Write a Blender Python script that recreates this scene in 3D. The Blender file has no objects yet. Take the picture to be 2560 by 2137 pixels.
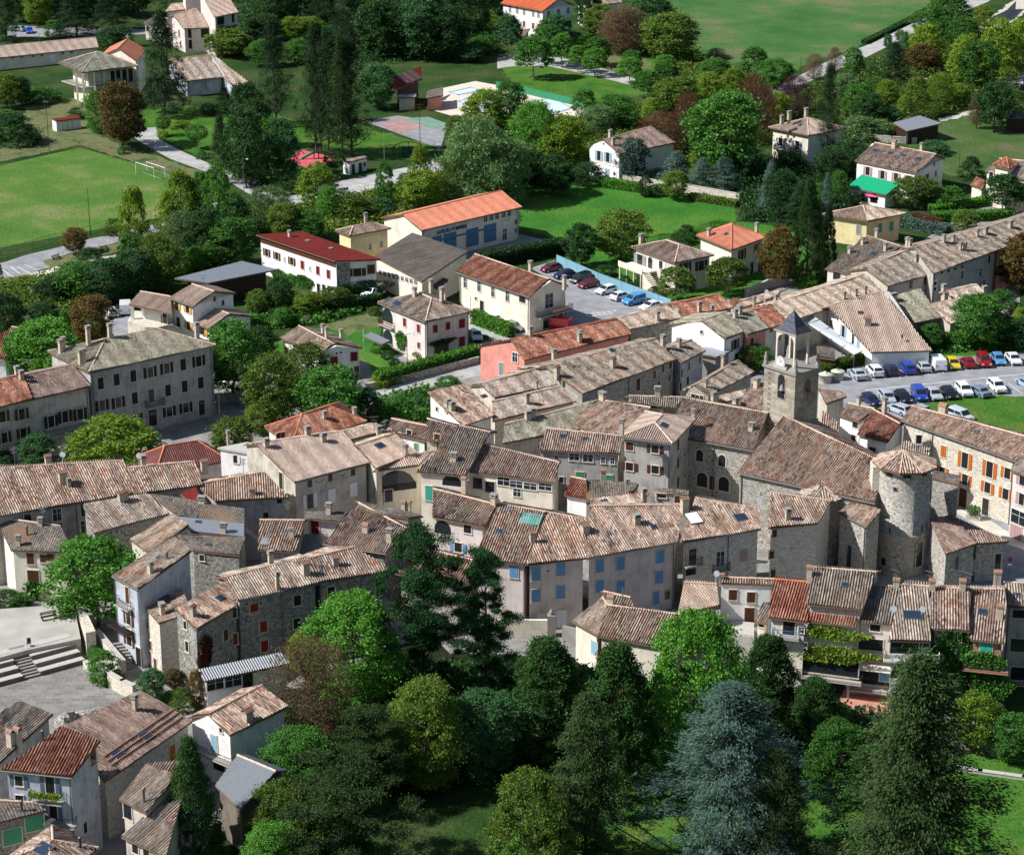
import bpy, math, random
import numpy as np
from mathutils import Vector, Matrix
R=math.radians
rng=random.Random(7); nr=np.random.RandomState(7)
SC=bpy.context.scene; COL=SC.collection
# ---------------------------------------------------------------- camera, sky, sun, exposure
H=117.0; PITCH=R(20); F=5800.0; CX,CY=1280.0,1068.5
cd=bpy.data.cameras.new('camera'); cam=bpy.data.objects.new('camera',cd); COL.objects.link(cam)
cam.location=(0,0,H); cam.rotation_euler=(R(90)-PITCH,0,0)
cd.sensor_fit='HORIZONTAL'; cd.sensor_width=36; cd.lens=36*F/2560; cd.clip_start=1; cd.clip_end=6000
SC.camera=cam
AZ=R(-10); EL=R(44)
SUNDIR=Vector((-math.cos(EL)*math.cos(AZ),math.cos(EL)*math.sin(AZ),math.sin(EL)))
W=bpy.data.worlds.new('World'); SC.world=W; W.use_nodes=True
bg=W.node_tree.nodes['Background']; sk=W.node_tree.nodes.new('ShaderNodeTexSky')
sk.sky_type='NISHITA'; sk.sun_disc=False; sk.sun_elevation=EL; sk.sun_rotation=R(-100)
W.node_tree.links.new(sk.outputs[0],bg.inputs[0]); bg.inputs[1].default_value=0.075
sl=bpy.data.lights.new('sun','SUN'); sl.energy=5.0; sl.angle=R(.5); sl.color=(1,.985,.965)
so=bpy.data.objects.new('sun',sl); COL.objects.link(so); so.rotation_euler=SUNDIR.to_track_quat('Z','Y').to_euler()
SC.view_settings.view_transform='Standard'; SC.view_settings.look='None'; SC.view_settings.exposure=0.4
SC.view_settings.gamma=1
# ---------------------------------------------------------------- photo point -> world point
TX=dict(a=0,b=640,c=1280,d=1920); TY={'0':0,'1':530,'2':1060,'3':1597}; K=3.247
def ray(t,x,y):
    px=TX[t[0]]+x/K; py=TY[t[1]]+y/K
    a=(px-CX)/F; b=-(py-CY)/F; s,c=math.sin(PITCH),math.cos(PITCH)
    return Vector((a, b*s+c, b*c-s))
CO=Vector((0,0,H))
def at(t,x,y,z=0.0):
    d=ray(t,x,y); return CO+d*((z-H)/d.z)
def onp(t,x,y,p,n):
    d=ray(t,x,y); return CO+d*((p-CO).dot(n)/d.dot(n))
def vm(p):                                   # tile px per vertical metre, px per horizontal metre at p
    v=p-CO; d=v.length; return F*K/d*math.hypot(v.x,v.y)/d, F*K/d
# ---------------------------------------------------------------- mesh builder
class MB:
    def __init__(s): s.v=[]; s.f=[]; s.m=[]; s.sm=[]
    def add(s,vs,fs,m=0,smooth=False):
        b=len(s.v); s.v+= [tuple(v) for v in vs]; s.f+=[tuple(i+b for i in f) for f in fs]; s.m+=[m]*len(fs); s.sm+=[smooth]*len(fs)
    def box(s,c,d,m=0,rz=0.0,mat=None,top=1.0):
        x,y,z=d[0]/2,d[1]/2,d[2]/2; vs=[]
        for k in (-1,1):
            q=top if k==1 else 1
            for i,j in ((-1,-1),(1,-1),(1,1),(-1,1)): vs.append(Vector((i*x*q,j*y*q,k*z)))
        M=Matrix.Rotation(rz,3,'Z') if mat is None else mat
        s.add([M@v+Vector(c) for v in vs],[(0,3,2,1),(4,5,6,7),(0,1,5,4),(1,2,6,5),(2,3,7,6),(3,0,4,7)],m)
    def prism(s,pts,z0,z1,m=0):              # vertical prism; z1 number or list
        n=len(pts); zt=z1 if isinstance(z1,(list,tuple)) else [z1]*n
        area=sum(pts[i][0]*pts[(i+1)%n][1]-pts[(i+1)%n][0]*pts[i][1] for i in range(n))
        if area<0: pts=list(reversed(pts)); zt=list(reversed(zt))
        vs=[(p[0],p[1],z0) for p in pts]+[(p[0],p[1],z) for p,z in zip(pts,zt)]
        s.add(vs,[tuple(range(n-1,-1,-1)),tuple(range(n,2*n))]+[(i,(i+1)%n,n+(i+1)%n,n+i) for i in range(n)],m)
    def slab(s,pts,dz,m=0):                  # planar 3D polygon thickened downwards
        n=len(pts); vs=[Vector(p) for p in pts]+[Vector(p)-Vector((0,0,dz)) for p in pts]
        a=sum(pts[i][0]*pts[(i+1)%n][1]-pts[(i+1)%n][0]*pts[i][1] for i in range(n))
        up=tuple(range(n)); dn=tuple(range(2*n-1,n-1,-1)); sd=[((i+1)%n,i,n+i,n+(i+1)%n) for i in range(n)]
        if a<0: up=up[::-1]; dn=dn[::-1]; sd=[f[::-1] for f in sd]
        s.add(vs,[up,dn]+sd,m)
    def tube(s,p,q,r0,r1=None,n=6,m=0,cap=True,smooth=True):
        p=Vector(p); q=Vector(q); r1=r0 if r1 is None else r1; d=(q-p)
        if d.length<1e-6: return
        d.normalize(); a=d.orthogonal().normalized(); b=d.cross(a); vs=[]
        for c,r in ((p,r0),(q,r1)):
            for i in range(n):
                t=2*math.pi*i/n; vs.append(c+a*math.cos(t)*r+b*math.sin(t)*r)
        s.add(vs,[(i,(i+1)%n,n+(i+1)%n,n+i) for i in range(n)],m,smooth)
        if cap: s.add(vs,[tuple(range(n-1,-1,-1)),tuple(range(n,2*n))],m)
    def lathe(s,prof,n=12,c=(0,0,0),m=0,smooth=True):
        vs=[]; c=Vector(c)
        for r,z in prof:
            for i in range(n): t=2*math.pi*i/n; vs.append(c+Vector((r*math.cos(t),r*math.sin(t),z)))
        k=len(prof); fs=[(j*n+i,j*n+(i+1)%n,(j+1)*n+(i+1)%n,(j+1)*n+i) for j in range(k-1) for i in range(n)]
        s.add(vs,fs,m,smooth); s.add(vs[:n],[tuple(range(n-1,-1,-1))],m); s.add(vs[-n:],[tuple(range(n))],m)
    def mesh(s,name,mats,off=None):
        me=bpy.data.meshes.new(name); v=s.v
        if off is not None: v=[(a[0]-off[0],a[1]-off[1],a[2]-off[2]) for a in v]
        me.from_pydata(v,[],s.f); me.polygons.foreach_set('material_index',s.m); me.polygons.foreach_set('use_smooth',s.sm)
        for x in mats: me.materials.append(x)
        me.update(); return me
def link(name,me,parent=None,loc=None,rot=None):
    o=bpy.data.objects.new(name,me); COL.objects.link(o); o.parent=parent
    if loc is not None: o.location=loc
    if rot is not None: o.rotation_euler=rot
    return o
def tag(o,label=None,cat=None,group=None,kind=None):
    if label: o['label']=label
    if cat: o['category']=cat
    if group: o['group']=group
    if kind: o['kind']=kind
    return o
def empty(name,loc,label,cat,group=None,rz=0):
    o=bpy.data.objects.new(name,None); COL.objects.link(o); o.location=loc; o.rotation_euler=(0,0,rz); o.empty_display_size=.3
    return tag(o,label,cat,group)
# ---------------------------------------------------------------- materials
MATS={}
class NT:
    def __init__(s,name):
        s.m=bpy.data.materials.new(name); s.m.use_nodes=True; s.t=s.m.node_tree; s.b=s.t.nodes['Principled BSDF']
    def n(s,ty,ins=None,**kw):
        nd=s.t.nodes.new('ShaderNode'+ty)
        for k,v in kw.items(): setattr(nd,k,v)
        for k,v in (ins or {}).items(): s.set(nd.inputs[k],v)
        return nd
    def set(s,i,v):
        if isinstance(v,bpy.types.NodeSocket): s.t.links.new(v,i)
        else: i.default_value=v
    def math(s,op,a,b=0.0,c=0.0): return s.n('Math',{0:a,1:b,2:c},operation=op).outputs[0]
    def noise(s,vec,sc,det=3,rough=.55): 
        x=s.n('TexNoise',{'Scale':sc,'Detail':det,'Roughness':rough}); s.set(x.inputs['Vector'],vec); return x.outputs[0]
    def ramp(s,fac,cols,const=False):
        x=s.n('ValToRGB'); s.set(x.inputs[0],fac); r=x.color_ramp; r.interpolation='CONSTANT' if const else 'LINEAR'
        while len(r.elements)<len(cols): r.elements.new(.5)
        for e,(p,c) in zip(r.elements,cols): e.position=p; e.color=(*c[:3],1) if not isinstance(c,(int,float)) else (c,c,c,1)
        return x.outputs[0]
    def mix(s,f,a,b,mode='MIX'):
        x=s.n('Mix',data_type='RGBA',blend_type=mode); s.set(x.inputs[0],f)
        for i,v in ((6,a),(7,b)): s.set(x.inputs[i],v if isinstance(v,bpy.types.NodeSocket) else (*v,1))
        return x.outputs[2]
    def bump(s,h,st=.5,dist=.05):
        x=s.n('Bump',{'Strength':st,'Distance':dist,'Height':h}); s.set(s.b.inputs['Normal'],x.outputs[0])
    def out(s,col,rough=.85,spec=.3,metal=0):
        s.set(s.b.inputs['Base Color'],col if isinstance(col,bpy.types.NodeSocket) else (*col,1)); s.set(s.b.inputs['Roughness'],rough)
        s.b.inputs['Specular IOR Level'].default_value=spec; s.b.inputs['Metallic'].default_value=metal; return s.m
def vec(s): return s.n('TexCoord').outputs['Object']
def plain(name,c,rough=.6,spec=.4,metal=0,var=.12):
    if name in MATS: return MATS[name]
    s=NT(name); n=s.noise(vec(s),6.0,2); d=tuple(x*(1-var) for x in c); e=tuple(min(1,x*(1+var)) for x in c)
    MATS[name]=s.out(s.ramp(n,[(.3,d),(.7,e)]),rough,spec,metal); return MATS[name]
def hexc(r,g,b): f=lambda v:(v/255/12.92 if v/255<=.04045 else ((v/255+.055)/1.055)**2.4); return (f(r),f(g),f(b))
TP=.34
def tilemat(name,cols,patch=.5,course=.5,chan=.52,dirt=.3):
    s=NT(name); uv=s.n('UVMap',uv_map='UVMap').outputs[0]; sp=s.n('SeparateXYZ',{0:uv})
    u=s.math('DIVIDE',sp.outputs[0],TP); cu=s.math('FLOOR',u); fu=s.math('FRACT',u)
    w1=s.n('TexWhiteNoise',{'W':cu},noise_dimensions='1D').outputs[0]
    vv=s.math('ADD',s.math('DIVIDE',sp.outputs[1],course),w1); cv=s.math('FLOOR',vv); fv=s.math('FRACT',vv)
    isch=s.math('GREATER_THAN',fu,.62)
    cb=s.n('CombineXYZ',{0:cu,1:cv,2:isch}); w=s.n('TexWhiteNoise',{0:cb.outputs[0]},noise_dimensions='3D').outputs[0]
    pn=s.noise(uv,.28,3,.6); w=s.math('MULTIPLY_ADD',w,.62,.19); k=s.math('ADD',w,s.math('MULTIPLY',s.math('SUBTRACT',pn,.5),patch*4),); k.node.use_clamp=True
    c=s.ramp(k,cols)
    d=s.noise(uv,5.0,3,.7); c=s.mix(dirt*1.6,c,s.ramp(d,[(.3,(.25,.23,.2)),(.62,(1,1,1))]),'MULTIPLY')
    c=s.mix(1,c,s.ramp(isch,[(0,(1,1,1)),(1,(chan,chan,chan))]),'MULTIPLY')  # channel rows darker: shadow gaps between tile rows put into colour, plus some dirt
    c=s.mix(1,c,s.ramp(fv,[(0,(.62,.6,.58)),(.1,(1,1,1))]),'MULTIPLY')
    oi=s.n('ObjectInfo').outputs['Random']; c=s.mix(1,c,s.ramp(oi,[(0,(.80,.82,.87)),(.5,(.96,.96,.98)),(1,(1.04,1.0,.98))]),'MULTIPLY'); big=s.noise(uv,.12,2); c=s.mix(.35,c,s.ramp(big,[(.35,(.7,.7,.68)),(.6,(1.05,1.05,1.05))]),'MULTIPLY')
    s.bump(s.math('ADD',fv,s.math('MULTIPLY',w,.5)),.6,.05); return s.out(c,.92,.15)
def mats_init():
    M=MATS
    o=lambda *a:hexc(*a)
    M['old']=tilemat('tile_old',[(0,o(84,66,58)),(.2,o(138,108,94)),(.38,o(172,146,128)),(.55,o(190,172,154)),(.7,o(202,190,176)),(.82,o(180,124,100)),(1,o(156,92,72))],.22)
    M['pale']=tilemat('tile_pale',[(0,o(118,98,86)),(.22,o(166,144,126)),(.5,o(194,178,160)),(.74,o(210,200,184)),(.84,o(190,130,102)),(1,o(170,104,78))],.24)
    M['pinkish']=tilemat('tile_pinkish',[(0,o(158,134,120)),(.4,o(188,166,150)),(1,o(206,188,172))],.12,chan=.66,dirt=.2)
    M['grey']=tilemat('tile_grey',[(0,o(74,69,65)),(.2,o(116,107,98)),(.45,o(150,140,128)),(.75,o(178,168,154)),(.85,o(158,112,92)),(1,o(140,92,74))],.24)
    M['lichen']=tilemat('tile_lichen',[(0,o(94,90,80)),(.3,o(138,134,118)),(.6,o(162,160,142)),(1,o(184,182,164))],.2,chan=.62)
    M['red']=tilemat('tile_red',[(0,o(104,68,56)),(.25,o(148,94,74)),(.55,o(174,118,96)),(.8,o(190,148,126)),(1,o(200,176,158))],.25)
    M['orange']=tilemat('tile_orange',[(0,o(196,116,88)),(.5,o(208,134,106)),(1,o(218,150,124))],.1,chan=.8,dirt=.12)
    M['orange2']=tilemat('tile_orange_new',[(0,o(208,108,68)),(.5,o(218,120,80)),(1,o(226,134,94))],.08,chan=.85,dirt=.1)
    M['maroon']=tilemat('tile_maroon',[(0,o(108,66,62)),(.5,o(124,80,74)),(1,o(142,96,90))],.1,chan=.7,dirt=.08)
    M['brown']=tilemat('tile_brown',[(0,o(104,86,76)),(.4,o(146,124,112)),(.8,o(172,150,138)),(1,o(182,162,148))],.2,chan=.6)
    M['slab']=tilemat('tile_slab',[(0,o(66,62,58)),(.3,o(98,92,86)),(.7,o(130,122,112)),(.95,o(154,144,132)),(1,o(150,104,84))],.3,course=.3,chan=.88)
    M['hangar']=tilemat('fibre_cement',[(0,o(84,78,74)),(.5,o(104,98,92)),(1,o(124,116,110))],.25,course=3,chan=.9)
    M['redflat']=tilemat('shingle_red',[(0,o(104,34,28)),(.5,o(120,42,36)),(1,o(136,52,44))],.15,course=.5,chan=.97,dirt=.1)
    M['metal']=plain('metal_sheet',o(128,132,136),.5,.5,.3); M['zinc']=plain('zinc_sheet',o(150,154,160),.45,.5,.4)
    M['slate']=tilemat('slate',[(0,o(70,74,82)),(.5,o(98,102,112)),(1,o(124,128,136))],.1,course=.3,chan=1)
    M['canvasgreen']=plain('green_sheet',o(30,150,108),.8,.1); M['white']=plain('white_paint',o(232,232,228),.6)
    def stucco(name,c,st=.3):
        s=NT(name); v=vec(s); n=s.noise(v,.5,4,.65); mp=s.n('Mapping',{'Vector':v,'Scale':(2.2,2.2,.25)}).outputs[0]; k=s.noise(mp,1.0,3,.6)
        d=tuple(x*(.8 if st<.3 else .62) for x in c); a=s.ramp(n,[(.32,d),(.5,c),(.75,tuple(min(1,x*1.12) for x in c))])
        a=s.mix(st,a,s.ramp(k,[(.35,(.5,.47,.43)),(.55,(1,1,1))]),'MULTIPLY'); s.bump(s.noise(v,9.0,3),.3,.03); M[name]=s.out(a,.92,.12)
    stucco('s_beige',o(196,188,174)); stucco('s_cream',o(226,217,198),.2); stucco('s_white',o(236,234,230),.15); stucco('s_grey',o(176,172,166),.4)
    stucco('s_pink',o(216,146,132),.15); stucco('s_yellow',o(222,204,156),.15); stucco('s_blue',o(180,186,194),.35); stucco('s_rose',o(212,200,194),.25)
    stucco('s_old',o(182,174,160),.6); stucco('s_dark',o(120,112,102),.4)
    def stone(name,c1,c2,mort,sc=3.3):
        s=NT(name); v=vec(s); mp=s.n('Mapping',{'Vector':v,'Scale':(1,1,1.35)}).outputs[0]
        vo=s.n('TexVoronoi',{'Scale':sc,'Randomness':.9,'Vector':mp}); ed=s.n('TexVoronoi',{'Scale':sc,'Randomness':.9,'Vector':mp},feature='DISTANCE_TO_EDGE').outputs[0]
        w=s.n('TexWhiteNoise',{0:vo.outputs['Color']},noise_dimensions='3D').outputs[0]
        c=s.mix(w,c1,c2); c=s.mix(s.ramp(ed,[(.02,1),(.08,0)]),c,mort)
        n=s.noise(v,.35,4,.6); c=s.mix(s.ramp(n,[(.45,0),(.6,.55)]),c,tuple(x*.9 for x in mort)); s.bump(s.ramp(ed,[(0,0),(.12,1)]),.7,.06); M[name]=s.out(c,.93,.1)
    stone('stone',o(116,112,106),o(198,192,180),o(182,176,164)); stone('stone_pale',o(170,162,148),o(228,220,204),o(220,210,192))
    stone('stone_grey',o(92,92,90),o(186,182,172),o(148,144,136)); stone('ashlar_v',o(160,152,138),o(210,200,180),o(130,122,110),1.3)
    s=NT('ashlar'); v=vec(s); sp=s.n('SeparateXYZ',{0:v}); cb=s.n('CombineXYZ',{0:s.math('ADD',sp.outputs[0],sp.outputs[1]),1:sp.outputs[2]}); br=s.n('TexBrick',{'Vector':cb.outputs[0],'Scale':1.0,'Color1':(*o(180,173,158),1),'Color2':(*o(146,139,127),1),'Mortar':(*o(128,120,108),1),'Mortar Size':.025,'Brick Width':.75,'Row Height':.36}); n=s.noise(v,.45,5,.7); M['ashlar']=s.out(s.mix(.8,br.outputs[0],s.ramp(n,[(.35,(.55,.54,.52)),(.6,(1.1,1.08,1.05))]),'MULTIPLY'),.93,.1)
    stone('dry_wall',o(110,104,94),o(180,172,156),o(70,64,56),2.2); stone('brick',o(140,84,64),o(184,122,98),o(180,168,150),4)
    s=NT('glass_dark'); M['glass']=s.out((.02,.025,.03),.08,.6); s=NT('glass_sky'); M['glass2']=s.out((.05,.08,.12),.1,.6)
    s=NT('roof_glass'); M['skyglass']=s.out((.02,.035,.06),.25,.5)
    for k,c in dict(sh_red=(112,22,30),sh_brown=(84,50,34),sh_orange=(176,98,34),sh_blue=(104,150,192),sh_lblue=(140,176,194),sh_white=(226,228,232),sh_dark=(40,30,28),sh_green=(70,150,110),sh_grey=(130,136,140),sh_slate=(84,104,128),sh_yellow=(206,146,48),sh_teal=(66,170,150),sh_mauve=(170,140,140),sh_dkgreen=(30,70,56),sh_brick=(136,40,30),garage_blue=(74,116,146),wood=(96,64,42),wood_dark=(52,38,30)).items():
        M[k]=plain(k,o(*c),.65,.3)
    M['iron']=plain('iron',(.02,.02,.022),.5); M['frame_w']=plain('frame_white',o(225,225,222),.5); M['trim']=plain('trim_stone',o(206,196,178),.9,.1)
    M['gutter']=plain('gutter_zinc',o(110,112,112),.5,.4,.5); M['under']=plain('soffit',o(120,98,80),.9,.1); M['mortar']=plain('ridge_mortar',o(202,176,156),.9,.1,0,.3)
    M['mortar_o']=plain('ridge_orange',o(196,120,90),.9,.1,0,.2); M['concrete']=plain('concrete',o(178,174,166),.9,.1,0,.18); M['concrete_d']=plain('concrete_dark',o(140,136,130),.9,.1)
    M['chim']=plain('chimney_render',o(186,172,152),.95,.1,0,.25); M['pot']=plain('clay_pot',o(150,112,92),.9,.1); M['greenpaint']=plain('greenpaint',o(40,120,80),.5)
    M['bluepaint']=plain('bluepaint',o(136,172,190),.6); M['screen']=plain('screen_blue_panel',o(120,160,176),.5); M['plastic_w']=plain('plastic_white',o(236,236,236),.4)
    M['bronze']=plain('bronze',(.12,.10,.06),.4,.5,.8)
    def asph(name,a,b,sc=.4):
        s=NT(name); v=vec(s); n=s.noise(v,sc,4,.6); m=s.noise(v,14,2); c=s.ramp(n,[(.3,a),(.7,b)]); c=s.mix(.25,c,s.ramp(m,[(.3,(.5,.5,.5)),(.7,(1,1,1))]),'MULTIPLY'); s.bump(m,.3,.02); M[name]=s.out(c,.95,.1)
    asph('asphalt',o(126,126,130),o(158,158,160)); asph('road',o(152,150,148),o(186,184,180)); asph('gravel',o(166,158,146),o(214,206,194),1.2)
    asph('plaza_mat',o(158,154,147),o(186,181,172),.3); asph('pale_ground',o(176,170,156),o(208,204,192)); asph('street',o(118,116,112),o(156,153,148)); asph('court_red',o(150,116,110),o(176,146,140)); asph('court_green',o(100,132,116),o(132,156,140))
    asph('play_red',o(190,84,96),o(210,104,112)); asph('pool_deck',o(206,190,172),o(224,210,194)); asph('deck',o(178,120,104),o(200,150,130))
    def grass(name,a,b,c,sc=.06,st=1.0):
        s=NT(name); v=vec(s); n=s.noise(v,sc,6,.62); m=s.noise(v,1.6,4,.75); k=s.ramp(n,[(.34,a),(.5,b),(.66,c)]); k=s.mix(.75*st,k,s.ramp(m,[(.34,(.34,.38,.3)),(.62,(1.0,1.0,1.0))]),'MULTIPLY')
        s.bump(m,1.0,.3); M[name]=s.out(k,.95,.08)
    grass('pitch',(.07,.17,.03),(.11,.21,.04),(.24,.25,.10),.06,.75); grass('field',(.045,.14,.035),(.08,.18,.05),(.22,.19,.11),.035,.85); grass('meadow',(.035,.14,.02),(.06,.20,.026),(.13,.23,.04),.05,.8)
    grass('rough',(.022,.055,.013),(.04,.085,.02),(.085,.10,.04),.08,1.0); grass('lawn',(.04,.13,.018),(.07,.185,.024),(.14,.19,.04),.14,.85); grass('dry',(.08,.13,.04),(.19,.19,.09),(.05,.11,.025),.15,.7)
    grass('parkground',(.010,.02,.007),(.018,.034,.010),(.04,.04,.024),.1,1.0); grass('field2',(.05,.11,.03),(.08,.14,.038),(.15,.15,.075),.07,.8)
    # paving for the stage
    s=NT('paving'); v=vec(s); br=s.n('TexBrick',{'Vector':v,'Scale':1.0,'Color1':(*o(134,131,127),1),'Color2':(*o(114,111,108),1),'Mortar':(*o(144,141,136),1),'Mortar Size':.025,'Brick Width':1.1,'Row Height':.7})
    n=s.noise(v,.4,5,.7); M['paving']=s.out(s.mix(.6,br.outputs[0],s.ramp(n,[(.3,(.6,.6,.62)),(.7,(1.4,1.37,1.32))]),'MULTIPLY'),.9,.2)
mats_init()
def leafmat(name,a,b,tr=.35):
    s=NT(name); at_=s.n('Attribute',attribute_name='lv').outputs['Fac']; oi=s.n('ObjectInfo').outputs['Random']
    n=s.noise(vec(s),.35,3); k=s.math('ADD',s.math('MULTIPLY',at_,.55),s.math('MULTIPLY',n,.6)); k=s.math('ADD',k,s.math('MULTIPLY',s.math('SUBTRACT',oi,.6),.3))
    c=s.ramp(k,[(.25,a),(.8,b)]); s.out(c,.75 if tr<.2 else .6,.12 if tr<.2 else .28)
    tl=s.n('BsdfTranslucent',{'Color':s.mix(.5,c,(b[0]*1.6,b[1]*1.4,b[2]*.6))}); mx=s.n('MixShader',{0:tr,1:s.b.outputs[0],2:tl.outputs[0]})
    s.t.links.new(mx.outputs[0],s.t.nodes['Material Output'].inputs[0]); MATS[name]=s.m
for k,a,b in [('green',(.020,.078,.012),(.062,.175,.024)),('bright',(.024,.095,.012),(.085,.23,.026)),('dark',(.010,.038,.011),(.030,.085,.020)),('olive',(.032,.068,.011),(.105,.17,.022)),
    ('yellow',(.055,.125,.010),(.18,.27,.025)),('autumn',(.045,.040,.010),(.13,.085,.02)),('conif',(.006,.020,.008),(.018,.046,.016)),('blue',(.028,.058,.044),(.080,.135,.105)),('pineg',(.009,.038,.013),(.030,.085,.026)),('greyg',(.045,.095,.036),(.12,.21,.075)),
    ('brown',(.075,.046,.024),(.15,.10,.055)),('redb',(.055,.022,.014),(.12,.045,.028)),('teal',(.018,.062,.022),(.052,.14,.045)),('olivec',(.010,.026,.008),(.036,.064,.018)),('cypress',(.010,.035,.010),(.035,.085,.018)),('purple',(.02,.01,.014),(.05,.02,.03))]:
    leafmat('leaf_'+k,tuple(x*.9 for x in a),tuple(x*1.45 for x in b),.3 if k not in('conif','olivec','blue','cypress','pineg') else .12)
MATS['bark']=plain('bark',(.09,.07,.05),.95,.1,0,.4); MATS['bark_pale']=plain('bark_pale',(.34,.30,.24),.95,.1,0,.3)
# ---------------------------------------------------------------- roofs and buildings
PROF=[(0,-.02),(.13,.075),(.3,.105),(.47,.075),(.6,-.02),(.8,-.07)]
def pl_z(p,n,x,y): return p.z-((x-p.x)*n.x+(y-p.y)*n.y)/n.z
def corrug(mb,uvs,pts,u,amp=1.0,und=.05,per=TP):
    """corrugated tile sheet over a planar polygon; u = eave direction"""
    pts=[Vector(p) for p in pts]; n=None
    n=Vector((0,0,0))
    for i in range(len(pts)):
        a,b=pts[i],pts[(i+1)%len(pts)]; n+=a.cross(b)
    n.normalize()
    if n.z<0: n=-n
    u=(u-n*u.dot(n)).normalized(); v=n.cross(u)
    if v.z<0: v=-v
    o=pts[0]; q=[((p-o).dot(u),(p-o).dot(v)) for p in pts]
    u0=min(a for a,b in q); u1=max(a for a,b in q); off=rng.randint(0,400)*per; voff=rng.random()*40; ph=rng.random()*50
    if u1-u0<.2: return
    us=[]; k=math.floor(u0/per)
    while k*per<u1:
        for f,hh in PROF:
            x=(k+f)*per
            if u0<x<u1: us.append((x,hh))
        k+=1
    us=[(u0+1e-3,0)]+us+[(u1-1e-3,0)]
    vmax=max(b for a,b in q)-min(b for a,b in q); nv=max(1,int(vmax/1.6)) if und>0 else 1
    rows=[]
    for x,hh in us:
        ys=[]
        for i in range(len(q)):
            (a,b),(c,d)=q[i],q[(i+1)%len(q)]
            if (a<=x<=c) or (c<=x<=a):
                if abs(c-a)>1e-6: ys.append(b+(d-b)*(x-a)/(c-a))
        if len(ys)<2: rows.append(None); continue
        rows.append((min(ys),max(ys)))
    base=len(mb.v); idx={}; 
    for i,((x,hh),r) in enumerate(zip(us,rows)):
        if r is None: continue
        for j in range(nv+1):
            y=r[0]+(r[1]-r[0])*j/nv; w=und*(math.sin(x*.55+ph+y*.2)+math.sin(y*.8+ph*2+x*.17)) if und else 0
            jit=.012*math.sin(math.floor((x+1e-4)/per)*12.9898+ph) if und else 0
            p=o+u*x+v*y+n*(.09+hh*amp+w+jit); idx[(i,j)]=len(mb.v); mb.v.append(tuple(p)); uvs[idx[(i,j)]]=(x+off,y+voff)
    for i in range(len(us)-1):
        for j in range(nv):
            if (i,j) in idx and (i+1,j) in idx:
                f=(idx[(i,j)],idx[(i+1,j)],idx[(i+1,j+1)],idx[(i,j+1)])
                a,b,c=(Vector(mb.v[k]) for k in f[:3])
                if (b-a).cross(c-a).z<0: f=f[::-1]
                mb.f.append(f); mb.m.append(0); mb.sm.append(True)
AMP=dict(hangar=(.35,0,.3),redflat=(.15,0,.3),slab=(.35,.07,.3),slate=(.1,0,.3),metal=(.6,0,.3),zinc=(.3,0,.3),maroon=(.5,0,.3),orange=(.7,0,.3),orange2=(.7,0,.3),canvasgreen=(.2,0,.3),brown=(.8,.03,.3),pinkish=(.9,.02,.3))
def inset(q,d):
    n=len(q); c=sum(q,Vector((0,0)))/n; L=[]
    for i in range(n):
        a,b=q[i],q[(i+1)%n]; e=(b-a).normalized(); m=Vector((-e.y,e.x))
        if m.dot(c-a)<0: m=-m
        L.append((a+m*d,e))
    out=[]
    for i in range(n):
        (p,e),(r,g)=L[i-1],L[i]; den=e.x*g.y-e.y*g.x
        if abs(den)<1e-5: out.append(r); continue
        t=((r.x-p.x)*g.y-(r.y-p.y)*g.x)/den; out.append(p+e*t)
    return out
XY=lambda p:Vector((p.x,p.y))
WIN={}
def arch_pts(w,h,n=8):
    r=w/2; return [(-r,-h/2),(r,-h/2)]+[(r*math.cos(math.pi*i/n),h/2-r+r*math.sin(math.pi*i/n)) for i in range(n+1)]
def facemb(mb,pts,y0,y1,m):                       # polygon in (x,z), thickness along -y
    n=len(pts); vs=[(x,y0,z) for x,z in pts]+[(x,y1,z) for x,z in pts]
    mb.add(vs,[tuple(range(n,2*n)),]+[(i,(i+1)%n,n+(i+1)%n,n+i) for i in range(n)],m)
def win_mesh(kind,w,h,frame):
    k=('w',kind,round(w,2),round(h,2),frame)
    if k in WIN: return WIN[k]
    mb=MB()
    if kind=='a':
        facemb(mb,arch_pts(w+.34,h+.34),.0,-.05,1); facemb(mb,arch_pts(w,h),-.05,-.07,0)
        mb.box((0,-.08,-.1),(.05,.02,h-.3),2)
    elif kind=='hole':
        facemb(mb,arch_pts(w,h),.0,-.03,0)  # flat dark panel, the shade inside an opening painted as its colour
    elif kind=='d':
        t=.12
        for s in (-1,1): mb.box((s*(w/2+t/2),-.03,0),(t,.06,h+t*2),1)
        mb.box((0,-.03,h/2+t/2),(w-.002,.06,t),1); mb.box((0,-.02,0),(w-.001,.04,h),2); mb.box((0,-.045,0),(.03,.012,h-.1),0)
        for z in (-.28,.22): mb.box((0,-.045,h*z),(w*.7,.012,h*.3),0)
    else:
        t=.10
        for s in (-1,1): mb.box((s*(w/2+t/2),-.035,0),(t,.07,h+t*2),1)
        mb.box((0,-.035,h/2+t/2),(w-.002,.07,t),1); mb.box((0,-.05,-h/2-t/2),(w+.3,.14,t),3)
        mb.box((0,-.01,0),(w-.001,.02,h-.001),0)
        mb.box((0,-.03,0),(.05,.03,h-.06),2); mb.box((0,-.03,h*.12),(w-.05,.028,.035),2); mb.box((0,-.09,h/2+t*.6),(w+.1,.06,.05),1)
    me=mb.mesh('window_'+kind,[MATS['glass'],MATS[frame],MATS['frame_w'] if frame=='frame_w' else MATS['wood_dark'],MATS['trim']]); WIN[k]=me; return me
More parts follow.
